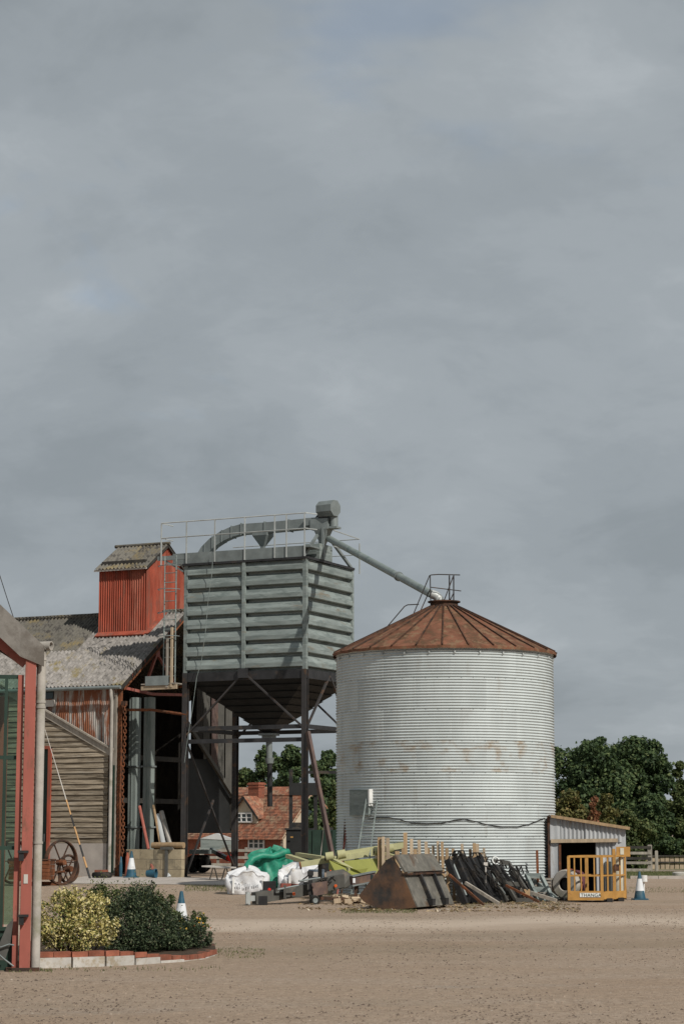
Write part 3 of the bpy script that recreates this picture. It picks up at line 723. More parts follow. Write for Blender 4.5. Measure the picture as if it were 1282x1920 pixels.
# hopper of stepped plates
ho = on_b(497, 1374, BBD / 2); hz = ho.z
cx, cy = -BA / 2, BBD / 2; NS = 8
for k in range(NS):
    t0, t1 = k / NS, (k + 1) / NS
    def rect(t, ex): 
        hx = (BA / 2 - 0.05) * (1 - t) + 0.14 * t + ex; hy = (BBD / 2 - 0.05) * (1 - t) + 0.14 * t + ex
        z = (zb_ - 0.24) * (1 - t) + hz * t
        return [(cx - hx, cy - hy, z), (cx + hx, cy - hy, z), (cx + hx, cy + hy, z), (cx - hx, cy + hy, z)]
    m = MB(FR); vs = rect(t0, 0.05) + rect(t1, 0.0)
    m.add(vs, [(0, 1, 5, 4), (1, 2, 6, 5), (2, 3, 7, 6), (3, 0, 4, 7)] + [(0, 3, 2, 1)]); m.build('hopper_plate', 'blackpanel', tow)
m = MB(FR); m.box((cx, cy, hz - 0.06), (0.5, 0.5, 0.07)).box((cx, cy, hz - 0.18), (0.34, 0.34, 0.16)); m.build('slide_gate', 'steel', tow)
m = MB(FR); zend = on_b(503, 1512, BBD / 2).z
m.tube((cx, cy, hz - 0.2), (cx + 0.02, cy, hz - 0.8), 0.10, n=12).tube((cx + 0.02, cy, hz - 0.8), (cx + 0.03, cy, hz - 0.98), 0.15, 0.12, n=12); m.build('discharge_spout', 'steel', tow, 40)
m = MB(FR); m.tube((cx + 0.03, cy, hz - 0.96), (cx + 0.05, cy, zend), 0.085, n=10); m.build('discharge_sleeve', 'black', tow, 40)
# tie beams and bracing
tz = on_b(350, 1374, 0).z
for z, ins in ((tz + 0.12, 0.0), (tz - 0.28, 0.06)):
    for p, q in (((-BA, ins), (0, ins)), ((0, ins), (0, BBD)), ((-BA, BBD), (0, BBD)), ((-BA, ins), (-BA, BBD))):
        if ins and q != (0, ins): continue
        m = MB(FR); m.beam((p[0], p[1], z), (q[0], q[1], z), 0.08, 0.13); m.build('tie_beam', 'dark', tow)
def brace(p, q, w=0.07, mt='leg', nm='brace'):
    m = MB(FR); m.beam(p, q, w, 0.05); return m.build(nm, mt, tow)
brace((-BA / 2, -0.05, zb_ - 0.05), (-BA + 0.05, -0.05, tz - 0.1)); brace((-BA / 2, -0.05, zb_ - 0.05), (-0.05, -0.05, tz + 0.1))
brace((0.03, BBD / 2, zb_ - 0.1), (0.03, 0.08, tz + 0.1)); brace((0.03, BBD / 2, zb_ - 0.1), (0.03, BBD - 0.1, tz + 0.1))
brace((-BA / 2, BBD, zb_ - 0.1), (-0.1, BBD, tz)); brace((-BA / 2, BBD, zb_ - 0.1), (-BA + 0.1, BBD, tz))
q0, q1 = on_b(357, 1392, 0.05), on_b(441, 1615, 0.05)
brace((-BA + 0.02, 0.05, tz - 0.3), (-BA + 0.02, BBD - 0.1, 0.6), 0.05); brace((-BA + 0.02, BBD * 0.55, 2.7), (-BA + 0.02, 0.1, 0.35), 0.06)
m = MB(FR); m.box((-BA / 2, -0.12, zb_ - 0.07), (0.34, 0.05, 0.3)); m.build('gusset_plate', 'dark', tow)
# strut propped against the right leg
s0 = on_b(577, 1372, -0.1); s1w = G(632, 64.6)
m = MB(); m.beam(FR(s0.x, s0.y, s0.z), (s1w.x, s1w.y, s1w.z + 0.02), 0.10, 0.14); m.build('raking_strut', 'brownsteel', tow)
# ropes hanging down the front
m = MB(); pr = [(400, 1035), (397, 1080), (391, 1120), (386, 1180), (378, 1240), (369, 1270), (361, 1330), (352, 1385), (346, 1430)]
m.path([FR(*(on_b(x, y, -0.22))) for x, y in pr], 0.009, 5)
tag(m.build('hanging_rope', 'galvdull', None), 'thin pale rope hanging down the front of the raised bin', 'rope')

# walkway railing
rail = thing('walkway_railing', 'thin galvanised guard rail round the top of the raised bin', 'railing', FR(-BA / 2, -0.1, zt_ + 0.38), FR.th)
dz = zt_ + 0.38
RT = 1.02
def rpost(a, b): 
    m = MB(FR); m.box((a, b, dz + RT / 2 - 0.17), (0.035, 0.035, RT + 0.34)); m.build('post', 'pale_steel', rail)
fa = [on_b(x, 1000, -0.13).x for x in (303, 350, 403, 459, 515, 537, 571)]
for a in fa: rpost(a, -0.13)
for z in (RT, RT * 0.52):
    m = MB(FR); m.path([(fa[0], 0.6, dz + z), (fa[0], -0.13, dz + z), (fa[-1] + 0.05, -0.13, dz + z), (0.25, 0.3, dz + z)], 0.02, 6); m.build('rail', 'pale_steel', rail)
for z in (RT * 0.6, RT * 0.1):
    m = MB(FR); m.path([(-BA - 0.2, BBD + 0.1, dz + z), (0.25, BBD + 0.1, dz + z), (0.25, BBD * 0.45, dz + z + 0.05)], 0.018, 6); m.build('rail', 'pale_steel', rail)
for a in (-BA, -BA * 0.66, -BA * 0.33, 0.25):
    m = MB(FR); m.box((a, BBD + 0.1, zt_ + 0.35), (0.035, 0.035, 1.0)); m.build('post', 'pale_steel', rail)
m = MB(FR); m.box((fa[0] / 2 - BA / 2, 0.22, zt_ + 0.30), (-BA - fa[0] + 0.3, 0.6, 0.06)).box((fa[0] / 2 - BA / 2, -0.09, zt_ + 0.26), (-BA - fa[0] + 0.3, 0.04, 0.14)).beam((fa[0], -0.05, zt_ + 0.24), (-BA - 0.1, -0.05, zt_ - 0.2), 0.05, 0.05); m.build('bracket', 'steel', rail)

# conveyor arching over the bin
cv = thing('overhead_conveyor', 'grey box conveyor arching over the raised bin to the drive head', 'conveyor', FR(-BA * 0.6, 1.3, zt_ + 0.06), FR.th)
cp = [(378, 1048), (388, 1032), (402, 1018), (420, 1006), (438, 998), (456, 993), (500, 990), (545, 986), (592, 981)]
cpts = [on_b(x, y, 1.3) for x, y in cp]
m = MB(FR); w2, h2 = 0.15, 0.165; vs = []; fs = []
for i, p in enumerate(cpts):
    d = (cpts[min(i + 1, len(cpts) - 1)] - cpts[max(0, i - 1)]).normalized(); nrm = Vector((-d.z, 0, d.x))
    for sy, sn in ((-1, -1), (1, -1), (1, 1), (-1, 1)): vs.append(p + Vector((0, sy * w2, 0)) + nrm * sn * h2)
for i in range(len(cpts) - 1):
    for j in range(4): fs.append((4 * i + j, 4 * i + (j + 1) % 4, 4 * i + 4 + (j + 1) % 4, 4 * i + 4 + j))
fs += [(3, 2, 1, 0), tuple(4 * (len(cpts) - 1) + j for j in range(4))]
m.add(vs, fs); m.build('casing', 'steel', cv)
for p in cpts[1:-1]:
    m = MB(FR); m.box((p.x, p.y, p.z), (0.03, 2 * w2 + 0.05, 2 * h2 + 0.06), rot=None); m.build('joint_flange', 'steel', cv)
fu = on_b(493, 1004, 1.3)
m = MB(FR); m.lathe((fu.x, fu.y, 0), [(0.05, fu.z + 0.08), (0.36, fu.z + 0.08), (0.36, fu.z - 0.02), (0.09, fu.z - 0.36), (0.09, zt_ + 0.04)], 4, a0=PI / 4, a1=PI / 4 + 2 * PI); m.build('drop_funnel', 'steel', cv)
# drive head at the end of the conveyor
hp = on_b(603, 985, 1.2)
m = MB(FR); m.box((hp.x, hp.y, hp.z + 0.02), (0.62, 0.42, 0.34)).box((hp.x - 0.28, hp.y, hp.z + 0.12), (0.5, 0.36, 0.24)); m.build('head_box', 'steel', cv)
ht = on_b(605, 956, 1.2)
m = MB(FR); m.lathe((ht.x + 0.24, ht.y - 0.1, ht.z), [(0.0, -0.3), (0.27, -0.3), (0.27, 0.3), (0.0, 0.3)], 8, ax=(1, -0.2, 0), a0=PI / 8, a1=PI / 8 + 2 * PI); m.build('motor_hood', 'steel', cv, 30)
m = MB(FR); m.box((ht.x + 0.05, ht.y, (ht.z + hp.z) / 2 - 0.05), (0.3, 0.3, ht.z - hp.z - 0.2)).beam((ht.x - 0.3, hp.y, hp.z + 0.2), (ht.x - 0.1, hp.y, ht.z - 0.1), 0.04, 0.04); m.build('motor_mount', 'dark', cv)
h3 = on_b(626, 978, 1.2); m = MB(FR); m.tube((h3.x, h3.y, h3.z + 0.22), (h3.x, h3.y, h3.z - 0.16), 0.13, n=10).box((h3.x, h3.y, h3.z - 0.2), (0.34, 0.34, 0.06)); m.build('gear_case', 'steel', cv, 40)
m = MB(FR); m.lathe((hp.x + 0.05, hp.y, 0), [(0.05, hp.z - 0.15), (0.32, hp.z - 0.15), (0.10, hp.z - 0.62), (0.10, zt_ + 0.2)], 4, a0=PI / 4, a1=PI / 4 + 2 * PI); m.build('outlet_funnel', 'steel', cv)
for p, q in (((-0.05, -0.05, zt_ + 0.05), (hp.x, 0.9, hp.z - 0.35)), ((0.0, BBD, zt_ + 0.05), (hp.x + 0.1, 1.5, hp.z - 0.35)), ((hp.x + 0.15, 1.0, zt_ + 0.05), (hp.x + 0.15, 1.0, hp.z - 0.1)), ((hp.x - 0.15, 1.4, zt_ + 0.05), (hp.x - 0.15, 1.4, hp.z - 0.1))):
    m = MB(FR); m.beam(p, q, 0.08, 0.08); m.build('support', 'steel', cv)
m = MB(FR); m.box((hp.x - 0.1, 1.2, zt_ + 0.30), (0.5, 0.9, 0.5)); m.build('side_plate', 'galvdull', cv)

# ------------------------------------------------------------------ access ladder beside the bin
lad = thing('access_ladder', 'tall thin access ladder beside the red elevator house', 'ladder', FR(-BA - 0.75, -0.3, 4.9), FR.th)
la, lb = on_b(309, 1100, -0.3).x, on_b(320, 1100, -0.3).x
zt2 = zt_ + 0.3; zl = on_b(309, 1280, -0.3).z
for a in (la, la + 0.42):
    m = MB(FR); m.tube((a, -0.3, zl), (a, -0.3, zt2), 0.022, n=6); m.build('stile', 'galvdull', lad)
for i in range(int((zt2 - zl) / 0.3)):
    m = MB(FR); m.tube((la, -0.3, zl + 0.2 + 0.3 * i), (la + 0.42, -0.3, zl + 0.2 + 0.3 * i), 0.014, n=5); m.build('rung', 'galvdull', lad)
for i in range(4):
    z = zt2 - 0.35 - i * 0.75
    m = MB(FR); m.path([(la + 0.21 + 0.38 * math.cos(t), -0.3 - 0.38 - 0.38 * math.sin(t) + 0.35, z) for t in [PI * k / 8 for k in range(9)]], 0.014, 5); m.build('safety_hoop', 'steel', lad)
# timber landing under it
pl = thing('timber_landing', 'small weathered timber landing beside the access ladder', 'platform', FR(-BA - 0.8, -0.1, zl - 0.2), FR.th)
p0, p1 = on_b(278, 1292, -0.05), on_b(346, 1277, 0.02)
m = MB(FR); m.beam((p0.x, -0.45, p0.z), (p1.x, -0.45, p0.z + 0.02), 0.08, 0.14); m.build('joist', 'palewood', pl)
m = MB(FR); m.beam((p0.x - 0.2, 0.3, p0.z + 0.05), (p1.x, 0.3, p0.z + 0.12), 0.08, 0.14); m.build('joist', 'rust', pl)
for i in range(6):
    m = MB(FR); a = p0.x + 0.1 + i * (p1.x - p0.x - 0.2) / 5; m.box((a, -0.07, p0.z + 0.12 + 0.004 * (i % 2)), (0.16, 0.9, 0.035)); m.build('plank', 'greywood', pl)
for px, hh in ((318, 1.55), (326, 1.9)):
    m = MB(FR); a = on_b(px, 1250, -0.35).x; m.beam((a, -0.48, p0.z), (a, -0.48, p0.z + hh), 0.07, 0.07); m.build('post', 'palewood' if px == 326 else 'greywood', pl)
m = MB(FR); m.box((on_b(298, 1280, -0.4).x, -0.52, p0.z + 0.22), (0.85, 0.02, 0.3)); m.build('grating', 'steel', pl)

# rusty tie bar between barn column and bin leg
m = MB(FR); e0, e1, e2 = on_b(232, 1331, -0.05), on_b(285, 1331, -0.05), on_b(350, 1340, -0.05)
m.path([e0, e1, e2], 0.05, 6)
tag(m.build('tie_bar', 'rust', None, 40), 'rusty bar spanning from the barn column to the bin leg', 'bar')

# two elevator legs (ducts) behind the low wall
def duct(px, Y, w, lab):
    p = G(px, Y); t = thing('elevator_duct', lab, 'duct', (p.x, p.y, p.z), FR.th)
    fr = Frame((p.x, p.y, p.z), FR.th)
    for i, (z0, z1) in enumerate(((0, 1.55), (1.57, 3.5), (3.52, 5.75))):
        m = MB(fr); m.box((0, 0, (z0 + z1) / 2), (w, 0.3, z1 - z0)).box((0, -0.16, (z0 + z1) / 2), (0.03, 0.03, z1 - z0)); m.build('duct_section', 'greengrey', t)
    for z in (1.56, 3.51):
        m = MB(fr); m.box((0, 0, z), (w + 0.09, 0.40, 0.05)); m.build('joint_flange', 'steel', t)
    return t
duct(255, 69.9, 0.27, 'grey elevator duct behind the low wall, beside the rusty chain')
duct(282, 69.75, 0.25, 'grey elevator duct behind the low wall, beside the leaning pipes')
m = MB(FR)
# ================================================================== round silo
SX, SY, SR = (833 - 641) / F * 56.0, 56.0, 2.83
SE = W(833, 1227, 56.0).z
silo = thing('grain_silo', 'round silo of pale corrugated steel under a rusty cone roof', 'silo', (SX, SY, 0))
NR, NC, NSH = 8, 11, 10
rh = SE / NR
def silo_mesh():
    m = MB(); da = 2 * PI / NSH
    def fn(u, v):
        a = -0.01 + (da + 0.02) * u; r = SR + 0.017 * math.sin(2 * PI * NC * v) + 0.004 * u
        return Vector((r * math.cos(a), r * math.sin(a), v * rh))
    m.grid(fn, 10, NC * 8)
    return m
M['silo'] = mat('silo_sheet', (0.49, 0.53, 0.53), 0.62, 0.0, 0.09, 1.0, second=(0.41, 0.425, 0.41), amount=0.24, sscale=1.4, stretch=(1.5, 1.5, 0.3), rnd=0.05, spec=0.4)
M['silorust'] = mat('stained_silo_sheet', (0.49, 0.53, 0.53), 0.62, 0.0, 0.10, 1.0, second=(0.33, 0.25, 0.165), amount=0.28, sscale=1.6, soft=0.2, stretch=(1.2, 1.2, 1.6), rnd=0.05, spec=0.4)
sme = mesh_of(silo_mesh(), 'silo_sheet', 'silo', 180); sme2 = sme.copy(); sme2.materials.clear(); sme2.materials.append(M['silorust'])
for r in range(NR):
    for k in range(NSH):
        inst(sme2 if r == 4 else sme, 'wall_sheet', silo, (0, 0, r * rh), (0, 0, 2 * PI * (k + 0.5 * (r % 2)) / NSH))
m = MB()
for r in range(1, NR):
    for k in range(60):
        a = 2 * PI * k / 60; p = Vector((SX + (SR + 0.016) * math.cos(a), SY + (SR + 0.016) * math.sin(a), r * rh + 0.0)); m.box(p, (0.016, 0.014, 0.014), rz=a)
o = m.build('bolts', 'steel', silo); o['kind'] = 'stuff'
m = MB(); m.lathe((SX, SY, 0), [(SR + 0.13, 0.0), (SR + 0.13, 0.14), (SR, 0.14)], 48); m.build('base_ring', 'concrete', silo, 40)
# cone roof
NP = 28; RE, RT_ = SR + 0.10, 0.40; AZ = W(833, 1139, 56).z
ez = SE - 0.0
def panel():
    m = MB(); da = 2 * PI / NP; vs = []
    for t in (0.0, 0.5, 1.0):
        r = RE + (RT_ - RE) * t; z = ez + (AZ - ez) * t
        vs += [(r * math.cos(-da / 2), r * math.sin(-da / 2), z), (r, 0, z - 0.012 * (1 - t)), (r * math.cos(da / 2), r * math.sin(da / 2), z)]
    fs = [(3 * i + j, 3 * i + j + 1, 3 * i + j + 4, 3 * i + j + 3) for i in range(2) for j in range(2)]
    vs += [(RE * math.cos(-da / 2), RE * math.sin(-da / 2), ez - 0.07), (RE, 0, ez - 0.082), (RE * math.cos(da / 2), RE * math.sin(da / 2), ez - 0.07)]
    fs += [(9, 10, 1, 0), (10, 11, 2, 1)]
    return m.add(vs, fs)
pme = mesh_of(panel(), 'roof_panel', 'rustroof', 30)
def rib():
    m = MB(); m.beam((RE + 0.015, 0, ez + 0.012), (RT_, 0, AZ + 0.02), 0.03, 0.035); return m
rme = mesh_of(rib(), 'roof_rib', 'rustdark')
for k in range(NP):
    a = -PI / 2 + math.radians(-3.7) + 2 * PI * k / NP
    inst(pme, 'roof_panel', silo, (0, 0, 0), (0, 0, a + PI / NP)); inst(rme, 'roof_rib', silo, (0, 0, 0), (0, 0, a))
m = MB(); m.lathe((SX, SY, 0), [(RT_ - 0.02, AZ - 0.04), (RT_ - 0.04, AZ + 0.13), (RT_ + 0.03, AZ + 0.13), (RT_ + 0.03, AZ + 0.16), (0.0, AZ + 0.17)], 24); m.build('roof_cap', 'rustdark', silo, 30)
cm = MB(); cm.box((SR + 0.02, 0, SE - 0.17), (0.05, 0.04, 0.06)); cme = mesh_of(cm, 'eave_clip', 'pale_steel')
for k in range(NP): inst(cme, 'eave_clip', silo, (0, 0, 0), (0, 0, -PI / 2 + math.radians(2.5) + 2 * PI * k / NP))
# hatch on the wall
ha = math.radians(-90 - 51); hw = Vector((math.cos(ha), math.sin(ha), 0)); hc = Vector((SX, SY, 0)) + hw * (SR + 0.02)
hz0, hz1 = W(668, 1529, 54).z, W(668, 1480, 54).z
th = ha + PI / 2
m = MB(); m.box((hc.x, hc.y, (hz0 + hz1) / 2), (0.75, 0.12, hz1 - hz0), rz=th); hatch = m.build('hatch', 'galvdull', silo)
m = MB(); e = hc + Vector((math.cos(th), math.sin(th), 0)) * 0.40; m.box((e.x, e.y, (hz0 + hz1) / 2 + 0.12), (0.05, 0.16, (hz1 - hz0) * 0.65), rz=th); m.build('hatch_edge', 'whitepaint', hatch)
# handrails and ladder over the roof top
def srail(pts, Y, r=0.016, nm='roof_handrail'):
    m = MB(); m.path([W(x, y, Y) for x, y in pts], r, 6); return m.build(nm, 'leg', silo)
srail([(719, 1183), (758, 1137), (764, 1134), (785, 1133)], 55.6)
srail([(772, 1158), (805, 1079), (808, 1078), (822, 1077), (862, 1078)], 55.8)
srail([(785, 1152), (806, 1105)], 55.9)
srail([(807, 1132), (806, 1078)], 55.8)
srail([(831, 1129), (849, 1081)], 55.75); srail([(842, 1128), (850, 1112)], 55.75)
for x in (842, 850): srail([(x, 1132), (x, 1079)], 55.9, 0.02)
srail([(807, 1101), (864, 1108)], 55.8, 0.014)
# black cable sagging across the wall
def wallpt(px, py, off=0.035):
    d = _ray(px, py); R_ = SR + off; a_ = d.x * d.x + d.y * d.y; b_ = -2 * (d.x * SX + d.y * SY); c_ = SX * SX + SY * SY - R_ * R_
    k = (-b_ - math.sqrt(max(0.0, b_ * b_ - 4 * a_ * c_))) / (2 * a_)
    return Vector((0, 0, CAMH)) + d * k
m = MB(); m.path([wallpt(x, y) for x, y in [(690, 1536), (705, 1533), (730, 1533), (750, 1537), (770, 1543), (800, 1544), (830, 1543), (850, 1538), (870, 1536), (890, 1540), (915, 1547), (940, 1550), (970, 1550), (990, 1546), (1005, 1540), (1020, 1534)]], 0.012, 5)
tag(m.build('black_cable', 'rubber', None), 'black cable sagging along the lower silo wall', 'cable')

# spout pipe from the conveyor head to the silo cap
sp = thing('grain_spout', 'long grey spout pipe slanting from the conveyor head to the silo cap', 'pipe', (SX, SY, AZ + 0.17))
s0 = FR(*on_b(617, 1010, 1.2)); s1 = Vector((SX - 0.34, SY - 0.0, W(806, 1113, 55.9).z))
mid = s0.lerp(s1, 0.72)
m = MB(); m.tube(s0, mid, 0.105, n=12); m.build('pipe_length', 'greengrey', sp, 40)
m = MB(); m.tube(mid, s1, 0.105, n=12); m.build('pipe_length', 'greengrey', sp, 40)
m = MB(); d = (s1 - s0).normalized(); m.tube(mid - d * 0.05, mid + d * 0.05, 0.135, n=12); m.build('joint_flange', 'steel', sp, 40)
m = MB(); m.path([s1, s1 + Vector((0.12, 0, -0.04)), s1 + Vector((0.21, 0, -0.13)), s1 + Vector((0.24, 0, -0.22)), Vector((s1.x + 0.25, s1.y, AZ + 0.17))], 0.12, 12); m.build('elbow', 'pale_steel', sp, 40)
for k, t in enumerate((0.10, 0.16, 0.22)):
    m = MB(); m.ring(s1 + Vector((0.10 + t * 0.55, 0, -0.02 - t * 0.75)), (1, 0, -0.4 - k * 0.8), 0.122, 0.014, 14, 5); m.build('elbow_seam', 'pale_steel', sp, 60)

# aluminium ladder leaning on the silo
def ladder_between(root, pts_l, pts_r, n, r, mt):
    for P in (pts_l, pts_r):
        m = MB(); m.beam(P[0], P[1], r * 1.4, r * 2.2); m.build('stile', mt, root)
    for i in range(n):
        t = (i + 0.7) / (n + 0.4); m = MB(); m.tube(Vector(pts_l[0]).lerp(Vector(pts_l[1]), t), Vector(pts_r[0]).lerp(Vector(pts_r[1]), t), r * 0.7, n=5); m.build('rung', mt, root)
b0 = Vector((W(656, 1600, 52.4).x, 52.4, 0.0)); t0 = wallpt(688, 1492, 0.05)
dirr = Vector((0.33, 0.02, 0))
al = thing('aluminium_ladder', 'pale aluminium ladder leaning on the silo beside its hatch', 'ladder', (b0.x + 0.16, b0.y, 0))
ladder_between(al, (b0, t0), (b0 + dirr, t0 + Vector((0.27, -0.10, 0))), 9, 0.018, 'galvdull')

# red lever poles beside the silo
for (x0, y0, x1, y1, mt, lab) in ((632, 1592, 655, 1515, 'redsteel', 'thin red pole leaning on the silo left of the hatch'), (640, 1590, 648, 1520, 'rustdark', 'thin dark pole leaning on the silo left of the hatch')):
    p = G(x0, 54.6); q = W(x1, y1, 55.0)
    m = MB(); m.tube((p.x, p.y, p.z), (q.x, q.y, q.z), 0.028, n=6); tag(m.build('leaning_pole', mt, None, 40), lab, 'pole')

# ================================================================== lean-to shed beside the silo
sh0, sh1 = G(1025, 54.6), G(1168, 54.2)
shx, shd = sh0.x, 54.5; wsh = sh1.x - sh0.x
shed = thing('lean_to_shed', 'small grey corrugated lean-to shed with open doorway beside the silo', 'shed', (shx + wsh / 2, 55.4, 0))
zl_, zr_ = W(1030, 1531, shd).z, W(1168, 1553, shd).z
zt_s = lambda x: zl_ + (zr_ - zl_) * (x - shx) / wsh
do0, do1 = W(1050, 1600, shd).x, W(1116, 1600, shd).x
hdz = W(1080, 1577, shd).z
M['shedsheet'] = mat('shed_sheet', (0.40, 0.415, 0.43), 0.65, 0.1, 0.12, 2.0, second=(0.27, 0.235, 0.19), amount=0.2, sscale=2.2, stretch=(2, 2, 0.5), rnd=0.10)
def sheetstrip(x0, x1, zb, nm='wall_sheet', y=shd, pitch=0.105, amp=0.018, top=None):
    m = MB(); corr_strip(m, (x0, y, 0), (x1, y, 0), zb, (lambda t: zt_s(x0 + (x1 - x0) * t) - 0.02) if top is None else top, pitch, amp, (0, -1, 0)); return m.build(nm, 'shedsheet', shed, 40)
sheetstrip(shx, do0 - 0.3, 0.12, pitch=0.3, amp=0.006); sheetstrip(do0 - 0.31, do0, 0.1, y=shd - 0.03, pitch=0.2, amp=0.01)
sheetstrip(do0, (do0 + do1) / 2 + 0.2, hdz - 0.02, y=shd - 0.02); sheetstrip((do0 + do1) / 2 + 0.18, do1 + 0.66, hdz - 0.03, y=shd - 0.045)
sheetstrip(do1, do1 + 0.42, 0.05, y=shd, top=hdz + 0.05); sheetstrip(do1 + 0.42, shx + wsh, 0.05, y=shd - 0.02, pitch=0.25, amp=0.007)
m = MB(); m.beam((do0 - 0.25, shd - 0.09, hdz + 0.0), (do1 + 0.55, shd - 0.09, hdz + 0.02), 0.06, 0.09); m.build('door_rail', 'palewood', shed)
for x in (shx + wsh,):
    m = MB(); corr_strip(m, (x, shd, 0), (x, shd + 2.6, 0), 0, zt_s(x) - 0.03, 0.105, 0.018, (1, 0, 0)); m.build('side_wall', 'shedsheet', shed, 40)
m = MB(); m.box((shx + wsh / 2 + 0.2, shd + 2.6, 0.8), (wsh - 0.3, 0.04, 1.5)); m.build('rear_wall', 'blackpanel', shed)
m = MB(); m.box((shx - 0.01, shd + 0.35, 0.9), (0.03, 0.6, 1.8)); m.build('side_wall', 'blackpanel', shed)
m = MB(); ov = 0.1
m.add([(shx - 0.0, shd - 0.14, zl_ + 0.045), (shx + wsh + ov, shd - 0.14, zr_ + 0.03), (shx + wsh + ov, shd + 2.75, zr_ + 0.03), (shx - 0.0, shd + 2.75, zl_ + 0.045),
       (shx - 0.0, shd - 0.14, zl_ - 0.0), (shx + wsh + ov, shd - 0.14, zr_ - 0.015), (shx + wsh + ov, shd + 2.75, zr_ - 0.015), (shx - 0.0, shd + 2.75, zl_ - 0.0)],
      [(0, 1, 2, 3), (7, 6, 5, 4), (0, 4, 5, 1), (1, 5, 6, 2), (2, 6, 7, 3), (3, 7, 4, 0)]); m.build('roof', 'rustysheet', shed)
m = MB(); m.beam((shx + 0.02, shd - 0.17, zl_ + 0.01), (shx + wsh + 0.1, shd - 0.17, zr_ - 0.005), 0.03, 0.075); m.build('roof_fascia', 'wood', shed)
m = MB(); m.box((shx - 0.03, shd - 0.03, zl_ / 2), (0.06, 0.08, zl_)); m.build('corner_post', 'rustdark', shed)
for x in (do0 - 0.02,):
    m = MB(); m.box((x, shd - 0.02, 0.7), (0.06, 0.1, 1.4)); m.build('door_post', 'rust', shed)

# fan drum in the doorway
fp = W(1060, 1650, 53.7); fan = thing('fan_drum', 'round grey and maroon fan drum in the shed doorway', 'fan', (fp.x, 53.7, 0))
fc = Vector((fp.x + 0.06, 53.7, 0.40)); ax = Vector((-0.55, -0.83, 0))
m = MB(); m.lathe(fc, [(0.16, 0.16), (0.17, 0.20), (0.33, 0.20), (0.36, 0.16), (0.36, 0.02)], 24, ax=ax); m.build('flange', 'gritpipe', fan, 40)
m = MB(); m.lathe(fc, [(0.34, 0.02), (0.34, -0.45), (0.0, -0.45)], 24, ax=ax); m.build('drum', 'purple', fan, 40)
m = MB(); m.ring(fc - ax * 0.05, ax, 0.36, 0.02, 24, 6); m.build('hoop', 'redsteel', fan, 40)
m = MB(); m.lathe(fc, [(0.0, 0.06), (0.16, 0.06)], 16, ax=ax); m.build('hub', 'black', fan)
m = MB(); m.box((fc.x, fc.y, 0.04), (0.7, 0.6, 0.08), rz=0.5).beam((fc.x - 0.2, fc.y, 0.06), (fc.x - 0.2, fc.y, 0.28), 0.08, 0.1).beam((fc.x + 0.2, fc.y + 0.1, 0.06), (fc.x + 0.2, fc.y + 0.1, 0.28), 0.08, 0.1); m.build('cradle', 'black', fan)
for k, (px, Y, h, mt, lab) in enumerate(((1121, 53.9, 1.05, 'galv', 'pale metal tube standing behind the orange cage'), (1133, 53.8, 0.95, 'galvdull', 'dull metal tube standing behind the orange cage'), (1151, 53.4, 1.2, 'cream', 'cream tube standing inside the orange cage'))):
    p = G(px, Y); r = 0.13 if k == 2 else 0.08
    m = MB(); m.lathe((p.x, p.y, 0), [(r, 0), (r, h), (r * 0.85, h), (r * 0.85, h - 0.1)], 14); tag(m.build('standing_tube', mt, None, 40), lab, 'tube')

# ================================================================== orange man-cage
cage = thing('work_platform_cage', 'orange steel work platform cage with gate and name plate', 'cage', (W(1118, 1683, 52.6).x, 52.6, 0))
CF = Frame((W(1066, 1680, 52.2).x, 52.2, 0), 0.0)
cw = W(1128, 1680, 52.2).x - CF.o.x; cd = 1.15
c2 = W(1172, 1676, 53.3).x - CF.o.x
ch = W(1066, 1606, 52.2).z; cb = 0.06
def cbar(p, q, w, nm, parent=cage, mt='orange'):
    m = MB(CF); m.beam(p, q, w, w); return m.build(nm, mt, parent)
# front face
F0, F1 = Vector((0, 0, 0)), Vector((cw, 0.0, 0)); B0, B1 = Vector((0.55, cd, 0)), Vector((c2, cd, 0))
for P, w in ((F0, 0.07), (F1, 0.07), (B0, 0.055), (B1, 0.055)): cbar((P.x, P.y, cb), (P.x, P.y, ch), w, 'corner_post')
for i in range(1, 5):
    t = i / 5.0; cbar((cw * t - 0.02, 0, cb + 0.2), (cw * t - 0.02, 0, ch - 0.02), 0.032, 'bar')
for z, w in ((ch, 0.05), (ch * 0.58, 0.035)):
    for P, Q in ((F0, F1), (F1, B1), (B0, B1), (F0, B0)): cbar((P.x, P.y, z), (Q.x, Q.y, z), w, 'rail')
m = MB(CF); m.box((cw / 2, -0.015, cb + 0.10), (cw + 0.06, 0.05, 0.22)); kick = m.build('kick_plate', 'orange', cage)
m = MB(CF); m.beam((F1.x, F1.y, cb + 0.10), (B1.x, B1.y, cb + 0.10), 0.04, 0.18).beam((F0.x, F0.y, cb + 0.10), (B0.x, B0.y, cb + 0.10), 0.04, 0.16).beam((B0.x, B0.y, cb + 0.10), (B1.x, B1.y, cb + 0.10), 0.04, 0.16); m.build('kick_plate', 'orange', cage)
m = MB(CF); m.prism([(0, 0, cb), (cw, 0, cb), (c2, cd, cb), (0.55, cd, cb)], (0, 0, 0.03)); m.build('floor_plate', 'rustdark', cage)
mid_ = F1.lerp(B1, 0.52)
cbar((mid_.x, mid_.y - 0.03, cb), (mid_.x, mid_.y - 0.03, ch + 0.18), 0.075, 'gate_post')
for t in (0.25, 0.78):
    q = F1.lerp(B1, t); cbar((q.x, q.y, cb + 0.1), (q.x, q.y, ch), 0.04, 'bar')
q0_ = F1.lerp(B1, 0.6)
m = MB(CF); m.box((q0_.x + 0.19, q0_.y, ch + 0.11), (0.34, 0.03, 0.24)); m.build('sign_board', 'orange', cage)
